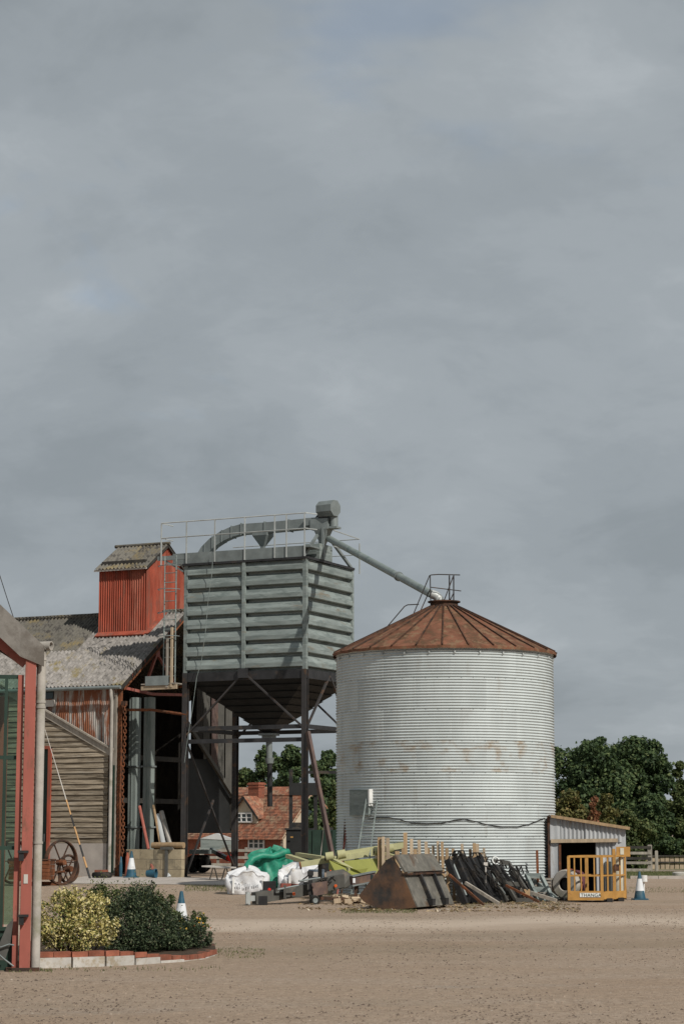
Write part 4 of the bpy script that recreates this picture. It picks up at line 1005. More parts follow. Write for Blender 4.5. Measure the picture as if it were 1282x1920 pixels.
m = MB(CF); m.box((q0_.x + 0.16, q0_.y - 0.022, ch + 0.12), (0.09, 0.012, 0.16)); m.build('sticker', 'cream', cage)
m = MB(CF); m.box((mid_.x + 0.06, mid_.y - 0.08, ch * 0.75), (0.12, 0.06, 0.16)); m.build('latch', 'rustdark', cage)
for xx in (0.25, 0.75):
    m = MB(CF); q = F1.lerp(B1, xx); m.box((q.x + 0.02, q.y, 0.045), (0.14, 0.3, 0.09)); m.build('fork_pocket', 'black', cage)
m = MB(CF); m.box((cw * 0.63, -0.048, cb + 0.115), (cw * 0.62, 0.012, 0.10)); npl = m.build('name_plate', 'whitepaint', cage)
M['textgreen'] = mat('dark_lettering', (0.03, 0.07, 0.06), 0.6, rnd=0)
def text_mesh(name, body, size, loc, rot, mt, parent, ext=0.002):
    cu = bpy.data.curves.new(name, 'FONT'); cu.body = body; cu.size = size; cu.extrude = ext; cu.align_x = 'LEFT'; cu.space_character = 1.05
    o = bpy.data.objects.new(name, cu); C.objects.link(o)
    dg = bpy.context.evaluated_depsgraph_get(); me = bpy.data.meshes.new_from_object(o.evaluated_get(dg))
    bpy.data.objects.remove(o); me.materials.clear(); me.materials.append(M[mt])
    o = bpy.data.objects.new(name, me); C.objects.link(o)
    mw = Matrix.Translation(loc) @ rot.to_4x4(); inv = wmat(parent).inverted() @ mw
    o.parent = parent; o.matrix_local = inv
    return o
RX = Matrix.Rotation(PI / 2, 3, 'X')
text_mesh('lettering', 'THANGA', 0.115, CF(cw * 0.345, -0.058, cb + 0.075), RX, 'textgreen', npl)

# ================================================================== traffic cones
def cone(loc, s, label, rz=0.0, inverse=False):
    """tapered cone with a square foot: blue base, white sleeve, blue tip"""
    t = thing('traffic_cone', label, 'traffic cone', loc, rz, 'blue and white traffic cones')
    x, y, z = loc; rad = lambda h: 0.165 - 0.14 * h / 0.75
    def seg(h0, h1, nm, mt, e=0.0):
        m = MB(); m.lathe((x, y, z), [((rad(h0) + e) * s, h0 * s), ((rad(h1) + e) * s, h1 * s)], 16)
        if h1 > 0.74: m.lathe((x, y, z), [((rad(h1) + e) * s, h1 * s), (0.012 * s, (h1 + 0.005) * s)], 16)
        return m.build(nm, mt, t, 40)
    m = MB(); pts = [(x + sx * 0.21 * s, y + sy * 0.21 * s, z) for sx, sy in ((-0.8, -1), (0.8, -1), (1, -0.8), (1, 0.8), (0.8, 1), (-0.8, 1), (-1, 0.8), (-1, -0.8))]
    m.prism(pts, (0, 0, 0.035 * s)); m.build('foot', 'coneblue', t)
    seg(0.03, 0.24, 'lower_body', 'coneblue'); seg(0.24, 0.56, 'white_sleeve', 'conewhite', 0.003); seg(0.56, 0.75, 'tip', 'coneblue')
    return t
cone(G(1190, 54.2), 0.93, 'blue and white traffic cone beside the orange cage')
cone(G(252, 67.2), 1.08, 'blue and white traffic cone in front of the low buff wall')
cone(G(345, 34.4), 0.98, 'blue and white traffic cone behind the dark green shrub')
# bottle-shaped can lying over behind the cone, loose white tub
p = G(1198, 55.4); m = MB(); m.lathe((p.x, p.y, 0.42), [(0.0, 0), (0.09, 0), (0.09, 0.16), (0.0, 0.16)], 12); m.tube((p.x, p.y, 0), (p.x, p.y, 0.43), 0.02)
tag(m.build('capped_stake', 'whitepaint', None, 40), 'white capped stake behind the cone by the cage', 'stake')

# ================================================================== right background: verge, track, fences, trees
sheet('grass_verge', [(10.5, 79), (60, 77), (60, 104), (10.0, 101)], 'grassbase', 0.008, 2.0)
sheet('farm_track', [(14.0, 112), (60, 92), (60, 118), (12.5, 134)], 'track', 0.02, 2.0)
sheet('far_field', [(9.0, 136), (80, 120), (80, 175), (9.0, 175)], 'grassbase', 0.008, 4.0)
m = MB()
for i in range(16): m.box((10.5 + i * 1.02 + 0.5, 78.9 - 0.04 * i, ground(12, 79) + 0.05), (1.0, 0.14, 0.12), rz=-0.04)
ko = m.build('verge_kerb', 'concrete', None); structure(ko)
pf = G(1210, 99); FB2 = Frame((pf.x, pf.y, pf.z), 0.0)
fen = thing('post_and_rail_fence', 'weathered three-rail timber fence behind the lean-to shed', 'fence', (pf.x, pf.y, pf.z))
for i, (dx, w, h) in enumerate(((0.0, 0.20, 1.22), (0.30, 0.13, 0.95), (-1.9, 0.16, 1.2), (-3.7, 0.16, 1.2))):
    m = MB(FB2); m.box((dx, 0, h / 2), (w, 0.16, h)); m.box((dx, 0, h + 0.01), (w * 0.8, 0.12, 0.03)); m.build('post', 'greywood', fen)
for z, mt in ((1.12, 'darkboard'), (0.86, 'greywood'), (0.62, 'darkboard'), (0.42, 'greywood'), (0.1, 'greywood')):
    m = MB(FB2); m.beam((-3.8, -0.1, z + 0.02), (0.05, -0.1, z), 0.05, 0.12); m.build('rail', mt, fen)
pal = thing('pale_boarded_fence', 'long low fence of pale upright boards beyond the farm track', 'fence', W(1230, 1612, 140.0))
pz = ground(20, 140)
bm = MB(); bm.box((0, 0, 0.42), (0.26, 0.05, 0.84)); pme_ = mesh_of(bm, 'pale_board', 'palewood')
bx0 = W(1160, 1600, 140).x
for i in range(26):
    lx = bx0 + i * 0.31; o = inst(pme_, 'pale_board', pal, (0, 0, 0)); wl = Vector((lx, 140 + random.uniform(-0.02, 0.02), pz + random.uniform(-0.03, 0.03))); o.location = wl - Vector(pal.location)
for z in (0.45, 0.86):
    m = MB(); m.beam((bx0 - 0.3, 139.9, pz + z), (bx0 + 8.2, 139.9, pz + z), 0.06, 0.09); m.build('rail', 'darkboard', pal)
p = G(1265, 82); m = MB(); m.lathe((p.x, p.y, p.z), [(0.30, 0), (0.29, 0.16), (0.24, 0.20), (0.0, 0.21)], 14); tag(m.build('white_block', 'whitekerb', None, 40), 'low round white marker block on the grass verge', 'block')

def tree(name, label, px, Y, top, rad, mt, clumps, n, size, group=None, base=None, trunkh=0.35, flat=1.0, px_base=None, cat='tree', seed=0):
    """tapered trunk, limbs to each clump, crown of small leaf faces"""
    r_ = np.random.default_rng(seed + int(px)); p = G(px, Y); H = W(px, top, Y).z - p.z; R = rad / F * Y
    t = thing(name, label, cat, p, 0, group)
    cs = []
    b0 = H * (0.12 if base is None else base)
    for i in range(clumps):
        f = (i + 0.5) / clumps; h = b0 + (H - b0) * (f ** 0.85) * 0.93
        env = math.sqrt(max(0.05, 1 - ((h - b0) / (H - b0) * 1.9 - 0.75) ** 2)) if flat else 1 - 0.8 * (h - b0) / (H - b0)
        a = i * 2.4 + r_.random(); q = R * env * (0.45 + 0.4 * r_.random()); s = R * (0.30 + 0.17 * r_.random()) * (1.0 if flat else 0.7)
        cs.append((p.x + q * math.cos(a), p.y + q * math.sin(a) * 0.8, p.z + min(h, H - s * 0.75), s, s, s * 0.8))
    cs.append((p.x, p.y, p.z + H * 0.55, R * 0.55, R * 0.55, H * 0.33)); cs.append((p.x + R * 0.1, p.y, p.z + H - R * 0.28, R * 0.30, R * 0.30, R * 0.3))
    m = MB(); m.path([p, p + Vector((0.05, 0, H * 0.3)), p + Vector((-0.04, 0.05, H * 0.6)), p + Vector((0, 0, H * 0.88))], [0.03 * H, 0.024 * H, 0.014 * H, 0.004 * H], 8); m.build('trunk', 'trunk', t, 60)
    m = MB()
    for c in cs[:-2]:
        h0 = max(0.15 * H, (c[2] - p.z) * 0.55); m.path([p + Vector((0, 0, h0)), Vector(((p.x + c[0]) / 2, (p.y + c[1]) / 2, p.z + h0 + (c[2] - p.z - h0) * 0.65)), Vector(c[:3])], [0.012 * H, 0.008 * H, 0.003 * H], 5)
    m.build('limbs', 'trunk', t, 60)
    # small sub-clumps round every clump give an uneven outline
    sub = []
    for c in cs:
        for k in range(16):
            d = r_.normal(size=3); d /= np.linalg.norm(d); s = c[3] * (0.10 + 0.26 * r_.random() ** 1.5); e = 0.8 + 0.42 * r_.random()
            sub.append((c[0] + d[0] * c[3] * e, c[1] + d[1] * c[4] * e, c[2] + d[2] * c[5] * e, s, s, s * 0.9))
    P, D, kk = clump_points(cs + sub, n, 0.5)
    ct = r_.random(len(cs) + len(sub)); P[:, 2] = np.maximum(P[:, 2], p.z + 0.05)
    nr = D * 0.7 + r_.normal(size=(n, 3)) * 0.6 + np.array([0, 0, 0.35])
    tone = np.clip(0.25 + 0.35 * ct[kk] + 0.28 * r_.normal(size=n) * 0.8 + 0.1, 0, 1)
    leaves('crown', P, nr, size * (0.6 + 0.8 * r_.random(n)), mt, t, tone, 1.5)
    return t
TG = 'trees beyond the farm track'
tree('broadleaf_tree', 'broad dark green tree rising behind the lean-to shed roof', 1098, 150, 1392, 78, 'leaf_dark', 17, 30000, 0.17, TG)
tree('broadleaf_tree', 'tallest dark green tree with rounded crown behind the pale fence', 1190, 155, 1384, 72, 'leaf_dark', 18, 32000, 0.17, TG)
tree('broadleaf_tree', 'slim dark tree with sparse top beside the tallest tree', 1268, 158, 1428, 26, 'leaf_mid', 7, 6000, 0.16, TG, seed=3)
tree('broadleaf_tree', 'dark green tree closing the gap behind the tallest tree', 1140, 172, 1402, 84, 'leaf_dark', 14, 22000, 0.20, TG, seed=5)
BGp = 'shrubs in the hedge behind the shed'
tree('hedge_shrub', 'yellowing shrub in the hedge beside the silo wall', 1060, 138, 1482, 46, 'leaf_yellow', 8, 12000, 0.13, BGp, base=0.02, cat='shrub')
tree('hedge_shrub', 'russet red shrub in the hedge above the shed roof', 1108, 136, 1494, 17, 'leaf_russet', 5, 1800, 0.15, BGp, base=0.25, cat='shrub')
tree('hedge_shrub', 'olive shrub with yellow tips in the hedge beyond the shed', 1130, 137, 1490, 32, 'leaf_yellow', 7, 4500, 0.16, BGp, base=0.02, cat='shrub', seed=2)
tree('hedge_shrub', 'mid green bush in the hedge above the orange cage', 1165, 139, 1520, 50, 'leaf_mid', 8, 12000, 0.13, BGp, base=0.0, cat='shrub')
tree('hedge_shrub', 'dark green bush in the hedge below the tallest tree', 1215, 145, 1490, 55, 'leaf_dark', 9, 15000, 0.14, BGp, base=0.0, cat='shrub')
tree('hedge_shrub', 'large mid green bush at the end of the pale fence', 1280, 146, 1478, 52, 'leaf_mid', 9, 15000, 0.14, BGp, base=0.0, cat='shrub')
tree('hedge_shrub', 'dark bush in the hedge directly behind the silo', 1000, 144, 1480, 60, 'leaf_dark', 8, 5000, 0.20, BGp, base=0.0, cat='shrub')
for k, (px, Y, top, rad) in enumerate(((1350, 150, 1440, 70), (1440, 160, 1420, 80))):
    tree('broadleaf_tree', ['round dark tree past the end of the pale fence', 'spreading dark tree far past the end of the pale fence'][k], px, Y, top, rad, 'leaf_dark', 10, 6000, 0.32, TG)
TH = 'trees behind the cottage'
tree('broadleaf_tree', 'wispy dark tree rising behind the cottage chimney', 492, 195, 1403, 40, 'leaf_dark', 9, 12000, 0.17, TH)
tree('broadleaf_tree', 'dense pointed dark tree behind the cottage ridge', 542, 190, 1399, 44, 'leaf_dark', 11, 20000, 0.17, TH)
tree('broadleaf_tree', 'dark tree beside the silo behind the cottage gable', 612, 170, 1408, 40, 'leaf_dark', 11, 18000, 0.17, TH)
tree('broadleaf_tree', 'low olive tree between the barn and the cottage chimney', 458, 200, 1440, 34, 'leaf_mid', 8, 5000, 0.26, TH)
tree('broadleaf_tree', 'wide dark tree far behind the silo', 680, 200, 1430, 70, 'leaf_dark', 9, 5000, 0.34, TH)
tree('broadleaf_tree', 'wide dark tree far behind the barn', 400, 205, 1440, 70, 'leaf_dark', 9, 5000, 0.34, TH)
tree('garden_shrub', 'bright leafy shrub beside the silo and the dark tank', 628, 92, 1470, 20, 'leaf_mid', 6, 3200, 0.12, None, base=0.05, cat='shrub')
tree('garden_shrub', 'dark bush behind the dark tank', 596, 98, 1490, 30, 'leaf_dark', 7, 4200, 0.14, None, base=0.0, cat='shrub')

# ================================================================== cottage
HD = 150.0
hc0 = W(531, 1568, HD); hg = ground(hc0.x, HD)
hth = math.atan2(-0.6, 0.8)
HF = Frame((hc0.x, HD, hg), hth)                        # origin at the front right corner, a<0 along the front, b into depth
hs = thing('cottage', 'old cottage with mottled clay tile roof and brick chimney beyond the yard', 'cottage', HF(-4, 3, 0), hth)
HL, HW, HE = 11.0, 6.0, hc0.z - hg; HR = HE + 2.85
m = MB(HF); m.box((-HL / 2, HW / 2, HE / 2), (HL - 0.3, HW - 0.3, HE)); m.build('wall', 'brick', hs)
m = MB(HF); m.prism([(-0.1, 0.15, 0), (-0.1, HW - 0.15, 0), (-0.1, HW - 0.15, HE), (-0.1, HW / 2, HR - 0.12), (-0.1, 0.15, HE)], (-0.25, 0, 0)); m.build('gable_wall', 'render', hs)
hsl = math.atan2(HR - HE, HW / 2); HLs = (HW / 2 + 0.25) / math.cos(hsl)
def tileslope(L, S, name, conv, tw=0.22, th=0.16):
    m = MB(); nx, ny = int(L / tw), int(S / th)
    for j in range(ny):
        for i in range(nx):
            x0 = i * tw + (0.5 * tw if j % 2 else 0) - L; y0 = j * th; l = random.uniform(0, 0.012)
            q = [Vector((x0, y0, 0.035 + l)), Vector((x0 + tw * 0.95, y0, 0.035 + l + random.uniform(-0.006, 0.006))), Vector((x0 + tw * 0.95, y0 + th * 1.15, 0.008)), Vector((x0, y0 + th * 1.15, 0.008))]
            e = [Vector((x0, y0, 0.0)), Vector((x0 + tw * 0.95, y0, 0.0))]
            m.add([conv(v) for v in q + e], [(0, 1, 2, 3), (4, 5, 1, 0)])
    m.add([conv(Vector(v)) for v in ((-L, 0, -0.01), (0.05, 0, -0.01), (0.05, S, -0.01), (-L, S, -0.01))], [(0, 1, 2, 3)])
    o = m.build(name, 'tile', hs); o['kind'] = 'stuff'; return o
cs_, sn_ = math.cos(hsl), math.sin(hsl)
tileslope(HL, HLs, 'roof_tiles', lambda v: HF(v.x + 0.12, -0.25 + v.y * cs_ - v.z * sn_, HE - 0.25 * math.tan(hsl) + v.y * sn_ + v.z * cs_))
tileslope(HL, HLs, 'roof_tiles', lambda v: HF(v.x + 0.12, HW + 0.25 - v.y * cs_ + v.z * sn_, HE - 0.25 * math.tan(hsl) + v.y * sn_ + v.z * cs_), 0.4, 0.3)
m = MB(HF); m.tube((0.12, HW / 2, HR + 0.05), (-HL, HW / 2, HR + 0.05), 0.10, n=8); m.build('ridge_tiles', 'tile', hs, 40)
m = MB(HF); m.box((-6.3, HW / 2 + 3.3, HR / 2 + 0.1), (7.0, 3.0, HR)); m.prism([(-2.6, HW / 2 + 1.3, HR - 1.0), (-2.6, HW / 2 + 3.6, HR + 0.75), (-2.6, HW / 2 + 5.8, HR - 1.0)], (-7.2, 0, 0)); m.build('rear_roof', 'tile', hs)
# chimney
def hpx(px, py, b):
    d = _ray(px, py); n = Vector((-HF.s, HF.c, 0)); k = (n.dot(HF.o) + b) / n.dot(d); p = Vector((0, 0, CAMH)) + d * k - HF.o
    return Vector((p.x * HF.c + p.y * HF.s, -p.x * HF.s + p.y * HF.c, p.z))
cpx = hpx(481, 1480, HW / 2 - 0.4); ctop = hpx(481, 1467, HW / 2 - 0.4).z
m = MB(HF); m.box((cpx.x, HW / 2 - 0.4, (HR - 0.8 + ctop) / 2), (0.95, 0.7, ctop - HR + 0.8)); ch_ = m.build('chimney', 'brick', hs)
m = MB(HF); m.box((cpx.x, HW / 2 - 0.4, ctop - 0.12), (1.08, 0.84, 0.1)).box((cpx.x, HW / 2 - 0.4, ctop - 0.33), (1.04, 0.80, 0.07)); m.build('chimney_band', 'brick', ch_)
# gabled dormer
dp = hpx(459, 1533, 0.9); da_ = dp.x; dap = hpx(459, 1492, 0.9).z; dbz = hpx(459, 1545, 0.9).z; dw = 1.15
m = MB(HF); m.prism([(da_ - dw, 0.9, dbz - 0.2), (da_ + dw, 0.9, dbz - 0.2), (da_ + dw, 0.9, dbz + 0.65), (da_, 0.9, dap - 0.1), (da_ - dw, 0.9, dbz + 0.65)], (0, 2.2, 0)); dorm = m.build('dormer', 'render', hs)
for s in (-1, 1):
    m = MB(HF); e_ = (da_ + s * (dw + 0.22), dbz + 0.45)
    m.add([(da_, 0.72, dap), (e_[0], 0.72, e_[1]), (e_[0], 3.2, e_[1]), (da_, 3.2, dap), (da_, 0.72, dap - 0.09), (e_[0], 0.72, e_[1] - 0.09), (e_[0], 3.2, e_[1] - 0.09), (da_, 3.2, dap - 0.09)],
          [(0, 1, 2, 3), (7, 6, 5, 4), (0, 4, 5, 1), (1, 5, 6, 2), (2, 6, 7, 3)]); m.build('dormer_roof', 'tile', dorm)
    m = MB(HF); m.beam((da_, 0.68, dap - 0.10), (e_[0], 0.68, e_[1] - 0.10), 0.05, 0.13); m.build('barge_board', 'black', dorm)
def cwin(a, b, z, w, h, parent, lights=3):
    m = MB(HF); m.box((a, b, z), (w, 0.06, h)); wn = m.build('window', 'pane', parent)
    return wn
def cwin_frame(a, b, z, w, h, parent, lights=3):
    m = MB(HF)
    for i in range(lights + 1): m.box((a - w / 2 + w * i / lights, b, z), (0.09, 0.09, h + 0.06))
    for zz_ in (-h / 2, 0.0, h / 2): m.box((a, b + 0.003, z + zz_), (w + 0.06, 0.084, 0.06 if zz_ == 0 else 0.09))
    m.build('window_frame', 'whitepaint', parent)
ww = 1.45
w1 = cwin(da_, 0.86, (hpx(459, 1525, 0.9).z + hpx(459, 1541, 0.9).z) / 2, ww, 0.6, hs); cwin_frame(da_, 0.82, (hpx(459, 1525, 0.9).z + hpx(459, 1541, 0.9).z) / 2, ww, 0.6, w1)
g1_ = hpx(481, 1581, 0.1)
w2_ = cwin(g1_.x, 0.12, g1_.z, 1.35, 0.72, hs, 3); cwin_frame(g1_.x, 0.08, g1_.z, 1.35, 0.72, w2_)
m = MB(HF); m.box((-0.07, HW / 2 + 0.1, hpx(565, 1530, 3).z), (0.05, 0.55, 0.95)); w3 = m.build('window', 'pane', hs)
m = MB(HF); m.box((-0.04, HW / 2 + 0.1, hpx(565, 1530, 3).z - 0.32), (0.07, 0.7, 0.08)); m.build('window_sill', 'whitepaint', w3)
m = MB(HF); m.beam((0.1, -0.2, HE - 0.2), (0.1, HW / 2, HR - 0.02), 0.05, 0.14).beam((0.1, HW + 0.2, HE - 0.2), (0.1, HW / 2, HR - 0.02), 0.05, 0.14); m.build('barge_board', 'palewood', hs)
# cottage fence
pf2 = G(470, 108); fen2 = thing('garden_fence', 'grey timber post and rail fence before the cottage', 'fence', pf2)
for i, px in enumerate((380, 412, 464, 520, 570, 620)):
    p = G(px, 108); m = MB(); m.box((p.x, p.y, p.z + 0.55), (0.14, 0.12, 1.1)); m.build('post', 'greywood', fen2)
for z in (0.95, 0.6, 0.25):
    a_, b_ = G(372, 107.9), G(640, 107.9); m = MB(); m.beam((a_.x, a_.y, a_.z + z), (b_.x, b_.y, b_.z + z), 0.05, 0.13); m.build('rail', 'greywood', fen2)
sheet('meadow', [(-14, 98), (3.5, 98), (4.5, 140), (-20, 140)], 'grassbase', 0.01, 3.0)
# ================================================================== yard clutter
sheet('concrete_apron', [(-8.2, 61.5), (-3.2, 60.5), (-3.0, 66.5), (-8.2, 69.0)], 'concrete', 0.006, 0.7)

def big_bag(loc, sx, sy, h, mt, label, rz=0.0, lump=1.0, loops=True, fold=0.0, seed=0):
    r_ = random.Random(seed); x, y, z = loc
    t = thing('bulk_bag', label, 'bulk bag', loc, rz, 'bulk bags heaped in the yard')
    fr = Frame(loc, rz); ph_ = [r_.random() * 6.28 for _ in range(12)]
    def wr(u, v): return 0.022 * math.sin(5 * u * 6.28 + ph_[0] + 3 * v) + 0.018 * math.sin(9 * v + ph_[1] + 2 * math.sin(u * 12.6 + ph_[2])) + 0.012 * math.sin(13 * u * 6.28 + ph_[3] + 7 * v)
    def fn(u, v):
        a = u * 2 * PI; c, s = math.cos(a), math.sin(a); e = 0.38
        q = (abs(c) ** (2 / e) + abs(s) ** (2 / e)) ** (-e / 2)
        bul = 1 + 0.10 * math.sin(PI * min(1, v / 0.72)) if v < 0.72 else 1 + 0.06 * math.cos((v - 0.72) / 0.28 * PI / 2)
        if v > 0.72: shr = 1 - ((v - 0.72) / 0.28) ** 1.5 * 0.97
        else: shr = 1.0
        zz_ = h * min(1.0, v / 0.72) + (0.16 * lump * h * ((v - 0.72) / 0.28) * (0.5 + 0.9 * abs(math.sin(2.2 * a + ph_[4]))) if v > 0.72 else 0)
        w = wr(u, v) * lump
        return Vector((sx / 2 * c * q * bul * shr + w * c, sy / 2 * s * q * bul * shr + w * s, max(0.0, zz_ + (w * 1.5 if v > 0.4 else 0) + fold * h * (c * 0.5) * max(0, v - 0.5))))
    m = MB(fr); m.grid(fn, 64, 30, True); m.build('bag_body', mt, t, 50)
    if loops:
        for i, (u, v) in enumerate(((-1, -1), (1, -1), (1, 1), (-1, 1))):
            m = MB(fr); bx_, by_ = u * sx * 0.43, v * sy * 0.43
            hh = h * (1.0 + 0.22 * r_.random()); q = 0.11
            pts = [(bx_ - q * u, by_, h * 0.82), (bx_ - q * u * 0.9, by_ * 1.02, hh), (bx_, by_ * 1.04, hh + 0.05), (bx_, by_ - q * v * 0.9, hh), (bx_, by_ - q * v, h * 0.82)]
            m.path(pts, 0.02, 5); m.build('lifting_loop', mt, t, 60)
    for e in (-0.40, 0.40):
        m = MB(fr); m.box((e * sx, -sy / 2 * 1.085 - 0.012, h * 0.45), (0.05, 0.02, h * 0.78)); m.build('strap', 'whitepaint' if mt == 'bagwhite' else 'offwhite', t)
    return t
b1 = big_bag(G(466, 55.3), 0.94, 0.9, 0.50, 'bagwhite', 'slumped white bulk bag with faint grey printing', 0.1, 1.3, False, seed=1)
p = G(466, 55.3); fr = Frame((p.x, p.y, p.z), 0.1); m = MB(fr)
for r_i, (zz_, n_, w_) in enumerate(((0.35, 4, 0.03), (0.22, 15, 0.035))):
    for i in range(n_):
        if (i * 7 + r_i) % 5 == 4: continue
        m.box((-0.30 + i * 0.042, -0.55, zz_), (0.022, 0.004, 0.05 + 0.02 * (i % 3)))
m.build('faint_print', 'printgrey', b1)
big_bag(G(510, 56.7), 1.02, 0.95, 0.82, 'baggreen', 'torn green bulk bag with its top flopped open', -0.12, 1.6, True, 0.10, seed=4)
p = G(506, 62.4)                                                       # flopped green flap hanging to the left
t = [x for x in bpy.data.objects if x.get('label') == 'torn green bulk bag with its top flopped open'][0]
m = MB()
fl = [(459, 1645, 55.9), (464, 1624, 55.9), (474, 1610, 56), (490, 1604, 56.1), (512, 1606, 56.2), (530, 1599, 56.3), (541, 1597, 56.4)]
m.path([W(*q) for q in fl], [0.07, 0.10, 0.10, 0.09, 0.08, 0.12, 0.08], 10); m.build('rolled_flap', 'baggreen', t, 70)
big_bag(G(558, 55.6), 0.80, 0.8, 0.55, 'bagwhite', 'crumpled white bulk bag behind the trailer drawbar', 0.3, 2.0, False, 0.1, seed=9)
# slate blue drum
p = G(594, 54.8); dm = thing('plastic_drum', 'scuffed slate blue plastic drum behind the drawbar', 'drum', p)
m = MB(); m.lathe(p, [(0.0, 0.0), (0.17, 0.0), (0.185, 0.05), (0.20, 0.45), (0.205, 0.62), (0.19, 0.64), (0.17, 0.60)], 20); m.build('shell', 'slateblue', dm, 40)
m = MB()
for z in (0.22, 0.44, 0.61): m.ring(p + Vector((0, 0, z)), (0, 0, 1), 0.200, 0.012, 24, 6)
m.build('hoops', 'slateblue', dm, 60)
m = MB(); m.box((p.x - 0.03, p.y - 0.205, p.z + 0.52), (0.20, 0.012, 0.12)); m.build('paper_label', 'offwhite', dm)

def pallet(loc, rz, label, L=1.2, Wd=1.0, mt='palewood'):
    t = thing('timber_pallet', label, 'pallet', loc, rz); fr = Frame(loc, rz)
    for i in range(7):
        m = MB(fr); m.box((-L / 2 + 0.05 + i * (L - 0.1) / 6, 0, 0.132 + 0.002 * (i % 2)), (0.10, Wd, 0.022)); m.build('deck_board', mt, t)
    for s in (-1, 0, 1):
        m = MB(fr); m.box((0, s * (Wd / 2 - 0.06), 0.065), (L, 0.09, 0.10)); m.build('bearer', mt, t)
    for s in (-1, 1):
        m = MB(fr); m.box((s * (L / 2 - 0.05), 0, 0.008), (0.1, Wd, 0.016)); m.build('bottom_board', mt, t)
    return t
pallet(G(532, 54.6), 0.15, 'worn pallet under the green bag edge', 0.95, 0.9, 'wood')
for k, (px, Y, s) in enumerate(((538, 54.2, 0.16), (550, 54.3, 0.14))):
    p = G(px, Y); m = MB(); m.box((p.x, p.y, p.z + 0.15 + s / 2), (0.28, 0.3, s)); m.box((p.x, p.y - 0.155, p.z + 0.15 + s / 2), (0.2, 0.012, s * 0.5))
    tag(m.build('red_crate', 'redsteel', None), ['small red crate on the worn pallet', 'smaller red crate beside the crumpled white bag'][k], 'crate')

# ---- trailer drawbar with jockey wheel
db = thing('trailer_drawbar', 'charcoal trailer drawbar with jockey wheel and hitch', 'trailer drawbar', G(530, 51.0))
def wbeam(pts, w, h, nm, mt, parent):
    m = MB()
    for (p, q) in zip(pts[:-1], pts[1:]): m.beam(p, q, w, h)
    return m.build(nm, mt, parent)
d0, d1, d2 = W(476, 1684, 49.5), W(575, 1668, 50.6), W(640, 1651, 51.6)
wbeam([d0, d1], 0.16, 0.26, 'main_beam', 'greybeam', db); wbeam([d1 + Vector((0, 0, 0.02)), d2], 0.19, 0.30, 'main_beam', 'greybeam', db)
h0 = W(470, 1685, 49.4)
m = MB(); m.beam(h0 + Vector((-0.06, 0, 0)), d0, 0.10, 0.12).tube(h0 + Vector((-0.06, 0, -0.13)), h0 + Vector((-0.06, 0, 0.15)), 0.06, n=10).box(h0 + Vector((-0.07, -0.04, 0)), (0.06, 0.14, 0.22)); m.build('hitch_head', 'pale_steel', db, 40)
m = MB(); q = W(493, 1690, 49.6); m.box((q.x, q.y, q.z), (0.2, 0.22, 0.24)).tube((q.x, q.y, q.z), (q.x, q.y, 0.03), 0.04).box((q.x, q.y, 0.02), (0.2, 0.2, 0.03)); m.build('stand_leg', 'black', db)
q = W(505, 1663, 49.9); m = MB(); m.box((q.x, q.y, q.z - 0.02), (0.30, 0.2, 0.30)); m.build('valve_box', 'black', db)
for (x, y, mt) in ((505, 1668, 'redlamp'), (551, 1676, 'amber'), (629, 1661, 'amber')):
    q = W(x, y, 49.75 if x < 520 else 50.1 if x < 600 else 51.2); m = MB(); m.lathe((q.x, q.y, q.z), [(0, 0.0), (0.04, 0.0), (0.035, 0.03), (0, 0.035)], 10, ax=(0, -1, 0)); m.build('reflector', mt, db)
m = MB(); q = W(582, 1640, 50.3); qb = W(582, 1678, 50.3); m.beam(q, qb, 0.10, 0.10).box(q + Vector((0, 0, 0.03)), (0.14, 0.14, 0.1)).tube(q + Vector((0, 0, 0.02)), q + Vector((-0.24, -0.05, -0.16)), 0.015); m.build('jack_post', 'black', db)
wc = W(590, 1687, 50.0); wc.z = 0.115
wm = MB(); wm.lathe(wc, [(0.06, 0.05), (0.095, 0.06), (0.115, 0.04), (0.115, -0.04), (0.095, -0.06), (0.06, -0.05)], 20, ax=(0.35, -0.93, 0)); jw = wm.build('jockey_wheel', 'rubber', db, 40)
m = MB(); m.lathe(wc, [(0.0, 0.045), (0.06, 0.05), (0.06, -0.05), (0.0, -0.045)], 14, ax=(0.35, -0.93, 0)); m.build('rim', 'steel', jw, 40)
m = MB(); m.beam(wc + Vector((-0.02, 0.0, 0.0)), qb, 0.06, 0.05); m.build('wheel_fork', 'black', db)
m = MB()
rr = random.Random(5)
for i in range(9):
    a_ = W(604 + rr.uniform(0, 16), 1644 + rr.uniform(0, 14), 50.7); b_ = a_ + Vector((rr.uniform(-0.3, 0.3), rr.uniform(-0.1, 0.1), rr.uniform(-0.22, 0.12))); c_ = a_.lerp(b_, 0.5) + Vector((0, -0.06, rr.uniform(-0.1, 0.12)))
    m.path([a_, c_, b_], 0.018, 5)
m.build('hydraulic_hoses', 'rubber', db, 60)
m = MB(); m.prism([W(612, 1634, 51.4), W(640, 1630, 51.6), W(658, 1640, 51.7), W(656, 1660, 51.7), W(640, 1668, 51.5), W(612, 1662, 51.3)], (0.05, 0.35, 0)); m.build('side_skirt', 'greybeam', db)
m = MB(); m.prism([W(584, 1656, 50.2), W(612, 1652, 50.4), W(612, 1676, 50.4), W(588, 1680, 50.2)], (0.03, 0.25, 0)); m.build('gear_housing', 'brownsteel', db)
for (x0, y0, x1, y1) in ((520, 1668, 560, 1660), (560, 1652, 600, 1646), (500, 1676, 530, 1671)):
    m = MB(); a_, b_ = W(x0, y0, 49.7), W(x1, y1, 50.0); m.tube(a_, b_, 0.022, n=6); m.build('brake_rod', 'steel', db, 40)
